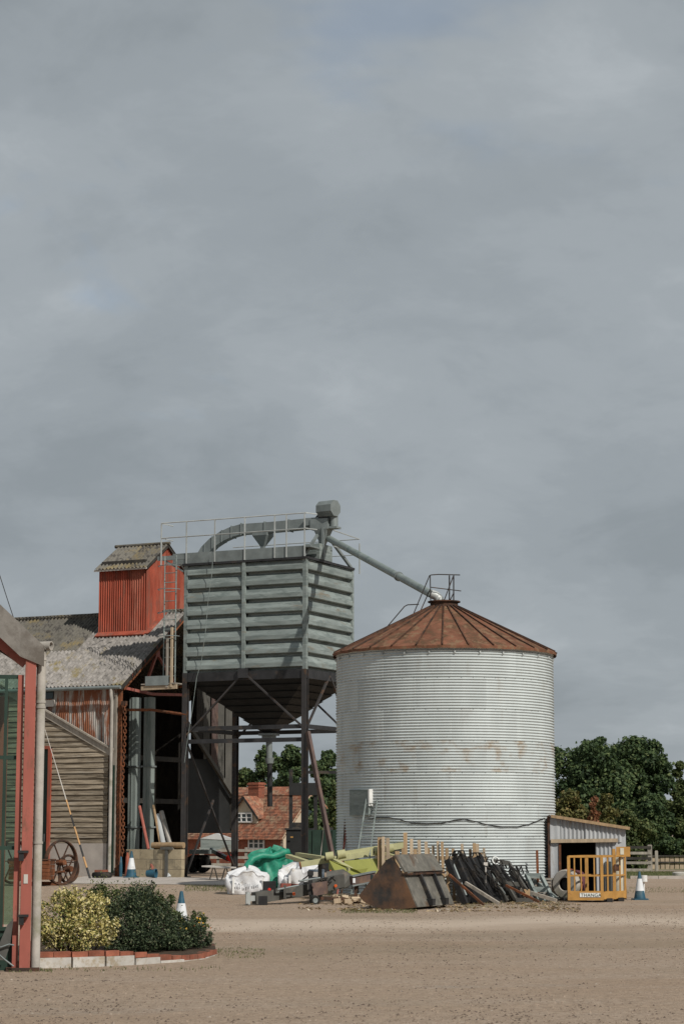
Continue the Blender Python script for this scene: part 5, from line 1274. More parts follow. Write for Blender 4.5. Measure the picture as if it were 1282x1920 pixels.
m = MB(); a_ = W(534, 1672, 49.9); m.box((a_.x, a_.y, a_.z), (0.05, 0.24, 0.30)); m.build('stiffener', 'greybeam', db)
m = MB(); m.beam(W(600, 1684, 50.2), W(640, 1686, 50.6), 0.06, 0.07); m.tube(W(640, 1686, 50.6), W(648, 1688, 50.6), 0.06, n=8); m.build('axle_stub', 'rustdark', db)
# lamp bar
lb_ = thing('trailer_lamp_bar', 'grey lamp bar with square lamps under the lime frame', 'lamp bar', G(673, 50.8))
p, q = W(658, 1652, 50.6), W(702, 1643, 51.0); m = MB(); m.beam(p, q, 0.10, 0.20); m.build('bar', 'brownsteel', lb_)
m = MB(); m.beam(p + Vector((0.0, -0.02, 0.11)), q + Vector((0, -0.02, 0.11)), 0.14, 0.03).beam(p + Vector((0.0, -0.02, -0.11)), q + Vector((0, -0.02, -0.11)), 0.14, 0.03); m.build('edge_strip', 'steel', lb_)
for t_ in (0.12, 0.88):
    c_ = p.lerp(q, t_); m = MB(); m.box((c_.x, c_.y - 0.07, c_.z), (0.06, 0.03, 0.11), rz=0.3); m.build('lamp', 'pane' if t_ > 0.5 else 'conewhite', lb_)
m = MB()
for t_ in (0.2, 0.8): c_ = p.lerp(q, t_); m.beam((c_.x, c_.y + 0.08, 0.0), (c_.x, c_.y + 0.08, c_.z), 0.08, 0.08)
m.build('prop', 'rustdark', lb_)

# ---- lime green folding implement
lm = thing('lime_implement_frame', 'folded lime green implement frame lying across the yard', 'farm implement', G(650, 53.0))
def lb(pts, w, h, nm, mt='lime'): return wbeam([W(*q) for q in pts], w, h, nm, mt, lm)
lb([(563, 1621, 52.6), (625, 1611, 52.8), (700, 1599, 53.2)], 0.16, 0.13, 'main_beam', 'limepale')
lb([(632, 1604, 52.9), (700, 1593, 53.2), (783, 1581, 53.6)], 0.12, 0.15, 'main_beam', 'limepale')
lb([(540, 1605, 54.0), (577, 1617, 52.7)], 0.14, 0.09, 'tine_arm', 'limepale'); lb([(558, 1602, 54.2), (607, 1609, 53.0)], 0.14, 0.09, 'tine_arm', 'limepale')
lb([(716, 1602, 53.0), (772, 1618, 52.4)], 0.13, 0.14, 'cross_arm', 'limepale'); lb([(720, 1590, 53.5), (768, 1578, 53.8)], 0.14, 0.10, 'cross_arm', 'limepale')
lb([(626, 1614, 52.5), (657, 1632, 51.9)], 0.14, 0.12, 'cross_arm', 'limepale')
m = MB(); m.prism([W(645, 1614, 52.6), W(737, 1606, 52.8), W(723, 1643, 52.5), W(690, 1650, 52.3), W(652, 1640, 52.3)], (0.02, 0.10, 0)); m.build('side_plate', 'lime', lm)
m = MB(); m.prism([W(617, 1613, 52.1), W(640, 1620, 52.0), W(668, 1631, 51.8), W(690, 1628, 51.8), W(682, 1640, 51.8), W(662, 1644, 51.7), W(628, 1634, 51.9), W(616, 1630, 52.1)], (0.0, 0.25, 0)); m.build('gusset', 'lime', lm)
m = MB(); m.prism([W(740, 1606, 52.7), W(757, 1614, 52.5), W(752, 1622, 52.6), W(735, 1620, 52.8)], (0.02, 0.12, 0)); m.build('gusset', 'lime', lm)
for (x, y, Y) in ((618, 1607, 52.6), (640, 1603, 52.6), (708, 1597, 52.9), (730, 1592, 53.1)):
    c_ = W(x, y, Y); m = MB(); m.tube(c_ + Vector((-0.09, -0.1, 0.0)), c_ + Vector((0.10, -0.1, 0.03)), 0.11, n=12); m.build('pivot_boss', 'limepale', lm, 40)
    m = MB(); m.tube(c_ + Vector((-0.12, -0.1, 0.0)), c_ + Vector((-0.088, -0.1, 0.0)), 0.085, n=12); m.build('pivot_pin', 'black', lm, 40)
m = MB()
for (x, Y) in ((600, 52.9), (668, 53.1), (745, 53.4)):
    g = G(x, Y); c_ = W(x, 1604 + (700 - x) * 0.12, Y); m.beam((g.x, g.y, g.z), (c_.x, c_.y, c_.z), 0.10, 0.10)
m.build('stand_legs', 'greybeam', lm)
m = MB(); c_ = W(563, 1623, 52.4); m.ring(c_, (1, 0, 0.2), 0.07, 0.025, 14, 6); m.build('hook_eye', 'rust', lm, 60)

# ---- loader bucket
BK = thing('loader_bucket', 'large worn steel loader bucket standing on its edge with rusty end plate', 'loader bucket', G(720, 47.5), math.atan2(-0.42, 0.907))
bo = G(672, 47.6); KF = Frame((bo.x, bo.y, bo.z), math.atan2(-0.42, 0.907))
def kp(px, py):                                                       # end plate outline, metres in the plate's plane
    return ((px - 672) / 84.0 / 0.907, (1704 - py) / 84.0 + (px - 672) / 84.0 * 0.0)
out_ = [kp(672, 1680), kp(680, 1690), kp(700, 1700), kp(719, 1704), kp(740, 1704), kp(776, 1700), kp(752, 1640), kp(733, 1609), kp(722, 1615)]
BL = 2.15
for y0 in (0.0, BL - 0.03):
    m = MB(KF); m.prism([(x, y0, z) for x, z in out_], (0, 0.03, 0)); m.build('end_plate', 'bucketrustshade', BK)
pb, pm_, pt = kp(776, 1700), kp(752, 1640), kp(733, 1609)
def plate(p, q, th_, y0, y1, nm, mt, off=0.0):
    d = Vector((q[0] - p[0], 0, q[1] - p[1])); n_ = Vector((d.z, 0, -d.x)).normalized()
    m = MB(KF); a_ = Vector((p[0], y0, p[1])) + n_ * off; b_ = Vector((q[0], y0, q[1])) + n_ * off
    m.prism([a_, b_, b_ + n_ * th_, a_ + n_ * th_], (0, y1 - y0, 0)); return m.build(nm, mt, BK)
plate(pb, pm_, 0.03, 0.01, BL - 0.01, 'back_plate', 'bucket'); plate(pm_, pt, 0.04, -0.02, BL + 0.02, 'top_plate', 'bucket', 0.05)
lip = (pm_[0] + 0.07, pm_[1] - 0.015)
m = MB(KF); m.box((pm_[0] + 0.06, BL / 2, pm_[1] + 0.0), (0.13, BL + 0.04, 0.04)); m.build('top_lip', 'rustdark', BK)
for y0 in (0.72, 1.5):
    plate(pb, (pm_[0], pm_[1] - 0.02), 0.09, y0, y0 + 0.07, 'stiffening_rib', 'black', 0.03)
    m = MB(KF); m.box((pb[0] + 0.02, y0 + 0.03, pb[1] + 0.10), (0.18, 0.16, 0.14)); m.build('mounting_eye', 'black', BK)
m = MB(KF); bot = [kp(672, 1680), kp(680, 1690), kp(700, 1700), kp(719, 1704), kp(740, 1704), kp(776, 1700)]
for p, q in zip(bot[:-1], bot[1:]):
    a_, b_ = Vector((p[0], 0.01, p[1] + 0.001)), Vector((q[0], 0.01, q[1] + 0.001)); up = Vector((0, 0, 0.02)); m.prism([a_, b_, b_ + up, a_ + up], (0, BL - 0.02, 0))
m.build('floor_plate', 'rustdark', BK)

# ---- fork carriages leaning together
def carriage(px0, px1, base, topy, Y, width, label, mt='black', bars=3, light=False):
    """leaning frame: two long cheeks joined by cross bars; foot at px1, head at px0"""
    f = G(px1, Y); f.z += 0.02; h = W(px0, topy, Y + 0.25)
    t = thing('fork_carriage', label, 'fork carriage', f, 0, 'fork carriages leaning in a row')
    dv = Vector((0.25, 0.97, 0)) * width
    for s in (0.0, 1.0):
        m = MB(); m.beam(f + dv * s, h + dv * s, 0.10, 0.14); m.build('cheek', mt, t)
    for i in range(bars):
        k_ = 0.08 + 0.84 * i / (bars - 1); p = f.lerp(h, k_); m = MB(); m.beam(p, p + dv, 0.07, 0.12); m.build('cross_bar', mt, t)
    for s in (0.25, 0.6):
        m = MB(); p = f + dv * s; q = h + dv * s; m.tube(p.lerp(q, 0.18), p.lerp(q, 0.9), 0.03, n=8); m.build('ram', 'pale_steel' if light else 'steel', t, 40)
    m = MB(); p = h + dv * 0.5
    for i in range(4):
        a_ = p + Vector((rr.uniform(-0.15, 0.15), rr.uniform(-0.4, 0.4), 0.0)); m.path([a_, a_ + Vector((0.05, -0.05, 0.13)), a_ + Vector((0.16, -0.06, 0.14)), a_ + Vector((0.24, 0, -0.05))], 0.016, 5)
    m.build('hoses', 'rubber', t, 60)
    return t
carriage(838, 868, 1690, 1612, 50.4, 0.8, 'black fork carriage resting against the loader bucket', 'black')
carriage(852, 888, 1690, 1606, 51.0, 0.9, 'black fork carriage with grey rams, second from the bucket', 'black', 4, True)
carriage(880, 918, 1685, 1610, 51.6, 0.9, 'black fork carriage in the middle of the leaning row', 'black', 4)
carriage(900, 944, 1684, 1618, 52.0, 0.7, 'charcoal fork carriage with pale label near the pitchfork frame', 'greybeam', 3)
def flat_frame(lab, A, B_, Y, mt, wdt=0.07, name='leaning_rack'):
    """open ladder-like frame whose face is seen square on; A, B: left and right rail as ((top px),(foot px))"""
    f = [G(A[1][0], Y), G(B_[1][0], Y)]; h = [W(A[0][0], A[0][1], Y + 0.45), W(B_[0][0], B_[0][1], Y + 0.45)]
    for q in f: q.z += 0.03
    t = thing(name, lab, 'rack', (f[0] + f[1]) / 2 - Vector((0, 0, 0.03)))
    for k_ in (0, 1):
        m = MB(); m.beam(f[k_], h[k_], wdt, wdt); m.build('side_rail', mt, t)
    for s in (0.02, 0.42, 0.97):
        m = MB(); m.beam(f[0].lerp(h[0], s), f[1].lerp(h[1], s), wdt, wdt * 1.5); m.build('cross_bar', mt, t)
    return t, f, h
fr1, ff, hh = flat_frame('grey open steel frame with a wheel at its head leaning in the row', ((922, 1612), (962, 1684)), ((952, 1616), (994, 1684)), 52.3, 'greybeam', 0.07)
c_ = hh[0] + Vector((0.08, -0.05, -0.02)); m = MB(); m.ring(c_, (0.3, -0.9, 0.3), 0.085, 0.025, 18, 6); m.build('head_wheel', 'pale_steel', fr1, 60)
m = MB(); q = ff[0].lerp(ff[1], 0.6); m.box((q.x, q.y, q.z + 0.20), (0.16, 0.1, 0.16)); m.build('wooden_block', 'wood', fr1)
fr2, ff, hh = flat_frame('dull grey steel A-frame lying low beside the shed corner', ((986, 1640), (1003, 1678)), ((1013, 1641), (1030, 1678)), 53.0, 'galvdull', 0.085)
# extra dark plate attachments filling the row
for k_, (x0, y0, x1, y1, Y, w) in enumerate(((862, 1604, 880, 1640, 52.2, 0.5), (893, 1606, 928, 1678, 51.9, 0.06), (868, 1612, 905, 1682, 51.2, 0.05))):
    f = G(x1, Y); h = W(x0, y0, Y + 0.3); m = MB(); m.beam((f.x, f.y, f.z + 0.02), h, 0.28 if k_ else 0.2, 0.05, up=(0, 1, 0.2)); m.beam((f.x, f.y - 0.03, f.z + 0.3), h, 0.05, 0.08)
    tag(m.build('fork_tine', 'black' if k_ else 'dark', None), ['short black fork tine behind the leaning carriages', 'black fork tine between the middle and charcoal carriages', 'black fork tine between the second and middle carriages'][k_], 'fork tine')
m = MB(); q = W(910, 1620, 51.7); m.box(q, (0.10, 0.01, 0.08), rz=0.2); f = G(915, 51.8); m.beam((q.x + 0.02, q.y + 0.02, 0), (q.x, q.y + 0.02, q.z), 0.03, 0.02)
tag(m.build('paper_tag', 'offwhite', None), 'pale paper tag on the charcoal carriage', 'tag')
carriage(925, 962, 1684, 1624, 52.4, 0.6, 'small black fork carriage behind the wheeled frame', 'black', 3)
carriage(958, 990, 1682, 1634, 52.9, 0.5, 'small black fork carriage behind the grey A-frame', 'dark', 3)
for k_, (x0, y0, x1, y1, Y, mt, w, lab) in enumerate(((842, 1640, 902, 1694, 49.6, 'rust', 0.05, 'rusty bar lying against the first black carriage'), (872, 1655, 930, 1690, 50.2, 'greywood', 0.07, 'grey timber lying against the second black carriage'), (948, 1660, 1004, 1683, 51.8, 'rust', 0.05, 'rusty bar lying in front of the wheeled frame'), (976, 1668, 1036, 1682, 52.2, 'greywood', 0.08, 'grey timber lying in front of the A-frame'), (1000, 1650, 1040, 1676, 53.2, 'galvdull', 0.07, 'dull steel channel propped by the shed corner'))):
    f = G(x1, Y); f.z += w / 2; h = W(x0, y0, Y + 0.5); m = MB(); m.beam(f, h, w, w); tag(m.build('scrap_length', mt, None), lab, 'scrap')
m = MB()
for i in range(26):
    a_ = W(rr.uniform(840, 960), rr.uniform(1612, 1640), 51.2 + rr.uniform(0, 0.6)); b_ = a_ + Vector((rr.uniform(0.1, 0.5), rr.uniform(-0.2, 0.1), rr.uniform(-0.7, -0.2))); m.path([a_, a_.lerp(b_, 0.35) + Vector((rr.uniform(-0.08, 0.12), -0.08, 0.1)), a_.lerp(b_, 0.7) + Vector((rr.uniform(-0.1, 0.1), -0.1, 0)), b_], 0.015, 5)
tag(m.build('hose_tangle', 'rubber', None, 60), 'tangle of black hydraulic hoses draped over the leaning carriages', 'hoses', kind='stuff')
# rusty upright bar, stacked boards and rubble near the shed corner
f = G(1003, 53.6); h = W(1006, 1594, 53.6); m = MB(); m.beam((f.x, f.y, f.z), h, 0.06, 0.03); tag(m.build('rusty_bar', 'rust', None), 'rusty flat bar standing upright against the silo', 'bar')
st = thing('board_stack', 'low stack of grey boards between the silo and shed doorway', 'board stack', G(1012, 53.9))
for i in range(7):
    p = G(1008, 53.9); m = MB(); m.box((p.x + rr.uniform(-0.06, 0.06), p.y, 0.05 + i * 0.078), (0.85 + rr.uniform(-0.12, 0.1), 0.3, 0.045), rz=rr.uniform(-0.06, 0.06)); m.build('board', 'greywood', st)
    if i < 6:
        for s in (-0.3, 0.3): 
            m = MB(); m.box((p.x + s, p.y, 0.05 + i * 0.078 + 0.039), (0.06, 0.28, 0.033)); m.build('spacer', 'wood', st)

# ---- row of upright timber pales behind the bucket
pk = thing('timber_paling', 'row of rough upright timber pales against the silo behind the bucket', 'paling', G(800, 52.6))
pales = [(711, 1570, 7), (718, 1569, 6), (727, 1571, 7), (759, 1561, 7), (770, 1573, 6), (786, 1575, 6), (798, 1578, 6), (803, 1590, 6), (812, 1586, 5), (821, 1577, 5), (829, 1578, 5), (838, 1590, 6), (848, 1591, 5), (866, 1582, 5), (880, 1592, 5), (888, 1581, 6), (894, 1582, 6), (901, 1598, 5), (907, 1590, 4), (756, 1590, 6), (744, 1596, 8), (778, 1592, 7)]
for x, y, w in pales:
    Y = 52.5 + rr.uniform(-0.15, 0.1); f = G(x, Y); h = W(x + rr.uniform(-1, 1), y, Y + 0.12); m = MB(); m.beam((f.x, f.y, f.z), h, w / F * Y, 0.05); m.build('pale', 'wood' if rr.random() < 0.6 else 'palewood', pk)
for y in (1607, 1640):
    p, q = W(704, y, 52.62), W(912, y + 2, 52.62); m = MB(); m.beam(p, q, 0.03, 0.08); m.build('rail', 'palewood', pk)

# rubble: broken brick under the lime frame
rb = MB()
for i in range(60):
    px = rr.uniform(630, 680); Y = rr.uniform(50.4, 51.6); p = G(px, Y); s = rr.uniform(0.05, 0.16)
    rb.box((p.x, p.y, p.z + s * 0.3 + rr.uniform(0, 0.10)), (s * 1.5, s, s * 0.7), rot=Matrix.Rotation(rr.uniform(0, 3), 3, 'Z') @ Matrix.Rotation(rr.uniform(-0.5, 0.5), 3, 'X'))
tag(rb.build('brick_rubble', 'palewood', None), 'heap of broken buff brick rubble under the lime frame', 'rubble', kind='stuff')

# ---- dark machinery under and behind the bin
tk = thing('dark_green_tank', 'dark green water tank behind the bin legs beside the silo', 'tank', G(606, 78))
p = G(606, 78); zt3 = W(606, 1556, 78).z
m = MB(); m.box((p.x, p.y, (zt3 + p.z) / 2 + 0.15), (1.05, 1.2, zt3 - p.z - 0.3)); m.build('tank_body', 'greendark', tk)
for s in (-0.35, 0.0, 0.35):
    m = MB(); m.box((p.x + s, p.y - 0.62, (zt3 + p.z) / 2 + 0.15), (0.05, 0.06, zt3 - p.z - 0.32)); m.build('tank_rib', 'greendark', tk)
m = MB(); m.box((p.x, p.y, p.z + 0.15), (1.2, 1.3, 0.3)); m.build('skid', 'black', tk)
m = MB(); m.lathe((p.x + 0.2, p.y, zt3), [(0.16, 0), (0.16, 0.08), (0, 0.09)], 12); m.build('filler_cap', 'black', tk, 40)
bx = thing('black_feed_bin', 'black sheet metal bin standing behind the front bin leg nearest the silo', 'bin', G(562, 80))
p = G(562, 80); zt3 = W(562, 1556, 80).z
m = MB(); m.box((p.x, p.y, (zt3 + p.z) / 2), (0.95, 0.9, zt3 - p.z)); m.build('bin_body', 'blackpanel', bx)
m = MB(); m.box((p.x, p.y, zt3 + 0.03), (1.05, 1.0, 0.07)).box((p.x - 0.05, p.y, zt3 + 0.17), (0.55, 0.5, 0.2)); m.build('lid', 'black', bx)
m = MB(); q = W(547, 1567, 79.4); m.box((q.x, q.y, q.z - 0.05), (0.10, 0.02, 0.05)); m.build('orange_tab', 'orange', bx)
gn = thing('steel_loading_gantry', 'black steel gantry with deep top panel behind the bin', 'gantry', G(572, 88))
zg0, zg1 = W(560, 1491, 88).z, W(560, 1468, 88).z
for px in (546, 592):
    p = G(px, 88); m = MB(); m.beam((p.x, p.y, p.z), (p.x, p.y, zg1 + (0.55 if px == 546 else 0.0)), 0.15, 0.15); m.build('post', 'black', gn)
p, q = G(543, 88), G(596, 88); m = MB(); m.box(((p.x + q.x) / 2, 88, (zg0 + zg1) / 2), (q.x - p.x, 0.3, zg1 - zg0)); m.build('top_panel', 'blackpanel', gn)
m = MB(); z_ = W(600, 1447, 88).z; a_, b_ = W(575, 1448, 88), W(634, 1448, 88); m.beam(a_, b_, 0.1, 0.12); m.build('top_rail', 'black', gn)
p = G(634, 88); m = MB(); m.beam((p.x, p.y, p.z), (p.x, p.y, z_ + 0.05), 0.12, 0.12); m.build('post', 'black', gn)
# pale rope by the silo
m = MB(); m.path([W(609, 1520, 70), W(606, 1560, 70), W(601, 1605, 70)], 0.012, 5); gq = W(601, 1605, 70); m.path([gq, Vector((gq.x - 0.03, gq.y, ground(gq.x, gq.y)))], 0.012, 5)
tag(m.build('hanging_rope', 'offwhite', None), 'pale rope hanging near the silo behind the raking strut', 'rope')
m = MB(); p = G(620, 66.5); m.box((p.x, p.y, p.z + 0.42), (0.05, 0.05, 0.84)); m.path([(p.x, p.y, p.z + 0.8), (p.x + 0.06, p.y - 0.02, p.z + 0.62), (p.x + 0.1, p.y, p.z + 0.8)], 0.025, 6)
tag(m.build('hooked_post', 'amber', None), 'short orange hooked post by the foot of the strut', 'post')

# trailer seen through the barn, with red lamp and barrier arm
tr = thing('flat_trailer', 'dark flat trailer with red lamp seen through the barn', 'trailer', G(390, 76))
p = G(380, 76); z0 = W(380, 1598, 76).z
m = MB(); a_, b_ = W(357, 1597, 76), W(398, 1597, 76); m.beam(a_, b_, 1.2, 0.14); m.build('bed', 'galvdull', tr)
m = MB(); a_, b_ = W(360, 1603, 76.2), W(392, 1603, 76.2); m.beam((a_.x, a_.y, a_.z - 0.15), (b_.x, b_.y, b_.z - 0.15), 1.0, 0.3); m.build('chassis', 'blackpanel', tr)
for px in (366, 384):
    p = G(px, 75.6); m = MB(); m.lathe((p.x, p.y, p.z + 0.30), [(0.12, 0.1), (0.27, 0.1), (0.30, 0.06), (0.30, -0.06), (0.27, -0.1), (0.12, -0.1)], 20, ax=(0, -1, 0)); m.lathe((p.x, p.y, p.z + 0.30), [(0, 0.06), (0.13, 0.06)], 12, ax=(0, -1, 0)); m.build('wheel', 'rubber', tr, 40)
m = MB(); a_, b_ = W(396, 1593, 76), W(430, 1612, 74); m.beam(a_, b_, 0.10, 0.14); m.build('lighting_arm', 'galvdull', tr)
m = MB(); a2, b2 = a_.lerp(b_, 0.38), a_.lerp(b_, 0.62); m.beam(a2, b2, 0.12, 0.16); m.build('red_band', 'purple', tr)
m = MB(); q = W(431, 1609, 73.8); m.lathe(q, [(0, 0.0), (0.13, 0.0), (0.11, 0.08), (0, 0.1)], 12, ax=(-0.3, -0.9, 0)); m.build('lamp', 'redlamp', tr, 40)
# grey open shelter roof further back
gs = thing('grey_sheeted_trailer', 'grey sheeted trailer beyond the barn opening', 'trailer', G(412, 84))
q = W(412, 1582, 84); p = G(412, 84)
m = MB(); m.box((q.x, q.y, q.z), (1.35, 2.0, 0.42)); m.build('sheeted_body', 'galvdull', gs)
m = MB(); m.prism([(q.x - 0.7, q.y - 1.02, q.z + 0.2), (q.x + 0.7, q.y - 1.02, q.z + 0.12), (q.x - 0.1, q.y - 1.02, q.z + 0.40)], (0, 2.0, 0)); m.build('sheet_cover', 'galv', gs)
for s in (-0.6, 0.6):
    m = MB(); m.beam((q.x + s, q.y - 0.8, p.z), (q.x + s, q.y - 0.8, q.z - 0.2), 0.1, 0.1); m.build('leg', 'greywood', gs)
# pale sheet on trestles beside the white bag
tb = thing('trestle_board', 'pale board resting on low trestles beside the white bag', 'trestle', G(412, 64.5))
a_, b_ = W(386, 1624, 64.5), W(436, 1627, 64.2); m = MB(); m.beam(a_, b_, 0.6, 0.04); m.build('board', 'offwhite', tb)
for t_ in (0.3, 0.75):
    c_ = a_.lerp(b_, t_); g = ground(c_.x, c_.y); m = MB()
    for s in (-1, 1): m.beam((c_.x + s * 0.12, c_.y, g), (c_.x + s * 0.02, c_.y, c_.z - 0.02), 0.04, 0.04)
    m.build('trestle', 'greywood', tb)

# ---- low buff wall, beam, leaning pipes
LWp, LWq = on_b(240, 1592, -0.35), on_b(344, 1592, -0.35)
lw = thing('low_block_wall', 'low buff block wall between the barn column and bin leg', 'wall', FR((LWp.x + LWq.x) / 2, -0.35, GZ), FR.th)
nbk = 4; wz = LWp.z
for r in range(3):
    n_ = 4 if r % 2 == 0 else 5
    for i in range(n_):
        a_ = LWp.x + (LWq.x - LWp.x) * (max(0, i - 0.5 * (r % 2)) / 4.0); b_ = LWp.x + (LWq.x - LWp.x) * (min(4, i + 1 - 0.5 * (r % 2)) / 4.0)
        if a_ < on_b(325, 1600, -0.35).x < b_ and False: continue
        m = MB(FR); z0, z1 = GZ - 0.05 + (wz - GZ + 0.05) * r / 3, GZ - 0.05 + (wz - GZ + 0.05) * (r + 1) / 3
        m.box(((a_ + b_) / 2, -0.35 + rr.uniform(-0.006, 0.006), (z0 + z1) / 2), (b_ - a_ - 0.012, 0.2, z1 - z0 - 0.012)); m.build('block', 'blockstone', lw)
m = MB(FR); m.box(((LWp.x + LWq.x) / 2, -0.35, (GZ + wz) / 2), (LWq.x - LWp.x - 0.04, 0.17, wz - GZ - 0.03)); m.build('mortar', 'concrete', lw)
m = MB(FR); a_ = on_b(312, 1600, -0.5).x; m.box((a_, -0.48, (GZ + wz) / 2), (0.10, 0.05, wz - GZ)).box((a_, -0.47, wz + 0.03), (0.42, 0.1, 0.08)); m.build('steel_strap', 'greybeam', lw)
m = MB(FR); a_, b_ = on_b(286, 1585, -0.3), on_b(345, 1585, -0.3); m.tube((a_.x, -0.3, a_.z), (b_.x, -0.3, b_.z), 0.10, n=10); tag(m.build('timber_beam', 'wood', None, 40), 'stout timber pole lying on top of the low buff wall', 'beam')
for k_, (x0, y0, x1, y1, r_, mt, lab) in enumerate(((318, 1578, 303, 1522, 0.075, 'gritpipe', 'grey pipe leaning behind the low wall, furthest from the ducts'), (306, 1578, 297, 1528, 0.085, 'galv', 'fat pale pipe leaning behind the low wall'), (300, 1578, 288, 1510, 0.04, 'wood', 'thin wooden pole leaning behind the low wall beside the pale pipe'),
     (272, 1560, 262, 1512, 0.05, 'redsteel', 'red bar leaning between the two elevator ducts'))):
    f = on_b(x0, y0, 0.15); h = on_b(x1, y1, 0.6); dd = (f - h); kk = (f.z - GZ) / max(0.01, -dd.z) if dd.z < 0 else 0
    foot = f + dd * kk; foot.z = max(foot.z, GZ) if kk else GZ
    m = MB(FR); m.tube(foot, h, r_, n=9); tag(m.build('leaning_pipe' if k_ < 2 else 'leaning_pole', mt, None, 40), lab, 'pipe' if k_ < 2 else 'pole')
# blue bucket on its side
p = G(290, 66.6); bkt = thing('blue_bucket', 'blue bucket tipped on its side before the low wall', 'bucket', p)
m = MB(); m.lathe((p.x - 0.16, p.y + 0.05, p.z + 0.14), [(0.0, 0), (0.10, 0), (0.14, 0.30), (0.13, 0.30), (0.09, 0.02)], 16, ax=(0.95, -0.3, 0.0)); m.build('shell', 'coneblue', bkt, 40)
m = MB(); m.ring((p.x + 0.125, p.y - 0.04, p.z + 0.14), (0.95, -0.3, 0), 0.142, 0.012, 18, 6); m.build('rim', 'coneblue', bkt, 60)
# red extinguisher and blue bottle by the column
f = on_b(239, 1630, -0.5); fe = thing('red_cylinder', 'tall thin red cylinder standing beside the barn column', 'cylinder', FR(f.x, -0.5, GZ))
m = MB(FR); m.lathe((f.x, -0.5, GZ), [(0.0, 0), (0.07, 0), (0.075, 0.1), (0.055, 0.62), (0.03, 0.72), (0.03, 0.78), (0, 0.78)], 12); m.build('body', 'red', fe, 40)
m = MB(FR); m.box((f.x, -0.5, GZ + 0.81), (0.10, 0.05, 0.05)); m.build('valve', 'black', fe)
f = on_b(227, 1630, -0.5); m = MB(FR); m.lathe((f.x, -0.5, GZ), [(0.0, 0), (0.05, 0.0), (0.055, 0.3), (0.03, 0.62), (0.0, 0.66)], 10); tag(m.build('blue_float', 'coneblue', None, 40), 'slim pale blue float hanging beside the red cylinder', 'float')
p = G(198, 66.8); tyr = thing('old_tyre', 'old flat tyre with red brick on it before the barn plinth', 'tyre', p)
m = MB(); m.lathe(p, [(0.16, 0.03), (0.22, 0.0), (0.30, 0.02), (0.32, 0.09), (0.30, 0.16), (0.22, 0.18), (0.16, 0.15)], 24); m.build('tread', 'rubber', tyr, 40)
m = MB(); m.box((p.x - 0.02, p.y, p.z + 0.215), (0.42, 0.2, 0.065), rz=0.1); tag(m.build('loose_brick', 'brick', None), 'red brick slab lying on the old tyre', 'brick')

# ---- rusty chain on the barn column
chn = thing('hoist_chain', 'long rusty chain hanging down the barn corner column', 'chain', FR(AG + 0.16, -0.2, GZ + 0.5), FR.th)
c0, c1 = on_b(234, 1322, -0.2), on_b(229, 1602, -0.2); NL = 46
lk = MB(); R_ = 0.036
def link_mesh():
    m = MB(); pts = []
    for i in range(12):
        a = 2 * PI * i / 12; pts.append(Vector((0.042 * math.cos(a), 0, 0.036 * math.sin(a) + (0.034 if math.sin(a) > 0.01 else -0.034 if math.sin(a) < -0.01 else 0))))
    pts.append(pts[0]); m.path(pts, 0.017, 5, caps=False); return m
lme = mesh_of(link_mesh(), 'chain_link', 'rust', 60)
for i in range(NL):
    t_ = i / (NL - 1); p = c0.lerp(c1, t_); p.x += 0.03 * math.sin(t_ * 9)
    inst(lme, 'link', chn, (p.x - (AG + 0.16), p.y + 0.2, p.z - (GZ + 0.5)), (0, 0.08 * math.sin(i * 2.1), (i % 2) * PI / 2 + 0.5))
m = MB(FR); m.box((c0.x - 0.04, -0.16, c0.z + 0.06), (0.16, 0.14, 0.14)); m.build('hook_bracket', 'rustdark', chn)

# ---- long cane pole
f, h = G(176, 66.0), W(85, 1368, 67.6)
po = thing('long_cane_pole', 'long banded cane pole leaning against the weatherboard wall', 'pole', f)
tt = [0.0, 0.07, 0.14, 0.22, 0.34, 0.42, 0.52]
for i in range(6):
    m = MB(); m.tube(f.lerp(h, tt[i]), f.lerp(h, tt[i + 1]), 0.034 - 0.002 * i, n=7); m.build('band', ['black', 'bamboo', 'black', 'bamboo', 'black', 'bamboo'][i], po, 40)
m = MB(); m.tube(f.lerp(h, 0.52), f.lerp(h, 1.0), 0.018, 0.008, n=6); m.build('tip', 'offwhite', po, 40)

# ---- rusty horse-drawn machine
mc = thing('rusty_farm_machine', 'rusty iron wheeled farm machine in front of the barn door', 'farm machine', G(110, 60.5))
AX = Vector((0.80, -0.6, 0)).normalized()
def iron_wheel(c, R_, nm):
    m = MB(); m.ring(c, AX, R_, 0.035, 36, 6, sq=0.07); wv_ = m.build(nm, 'rustdark', mc, 60)
    m = MB(); u = Vector((0, 0, 1)); v = AX.cross(u)
    for i in range(6):
        a = 2 * PI * i / 6 + 0.52; m.beam(c, c + (u * math.cos(a) + v * math.sin(a)) * R_, 0.03, 0.03)
    m.build('spokes', 'rustdark', wv_)
    m = MB(); m.lathe(c, [(0, -0.14), (0.08, -0.14), (0.09, 0.0), (0.08, 0.14), (0, 0.14)], 12, ax=AX); m.build('hub', 'rust', wv_, 40)
g = G(122, 60.2); R1 = 0.60
iron_wheel(Vector((g.x, g.y, g.z + R1 + 0.03)), R1, 'wheel')
g2 = G(128, 60.9); iron_wheel(Vector((g2.x + 0.05, g2.y + 0.5, g2.z + 0.42)), 0.38, 'wheel')
g3 = Vector((g.x, g.y, g.z + R1 + 0.03)) - AX * 1.9; iron_wheel(Vector((g3.x, g3.y, ground(g3.x, g3.y) + R1 + 0.03)), R1, 'wheel')
q = W(82, 1630, 59.9); m = MB()
for i in range(5): m.box((q.x - 0.32, q.y, q.z - 0.23 + i * 0.105), (1.15, 0.55, 0.095), rz=-0.2)
m.build('hopper_box', 'rust', mc)
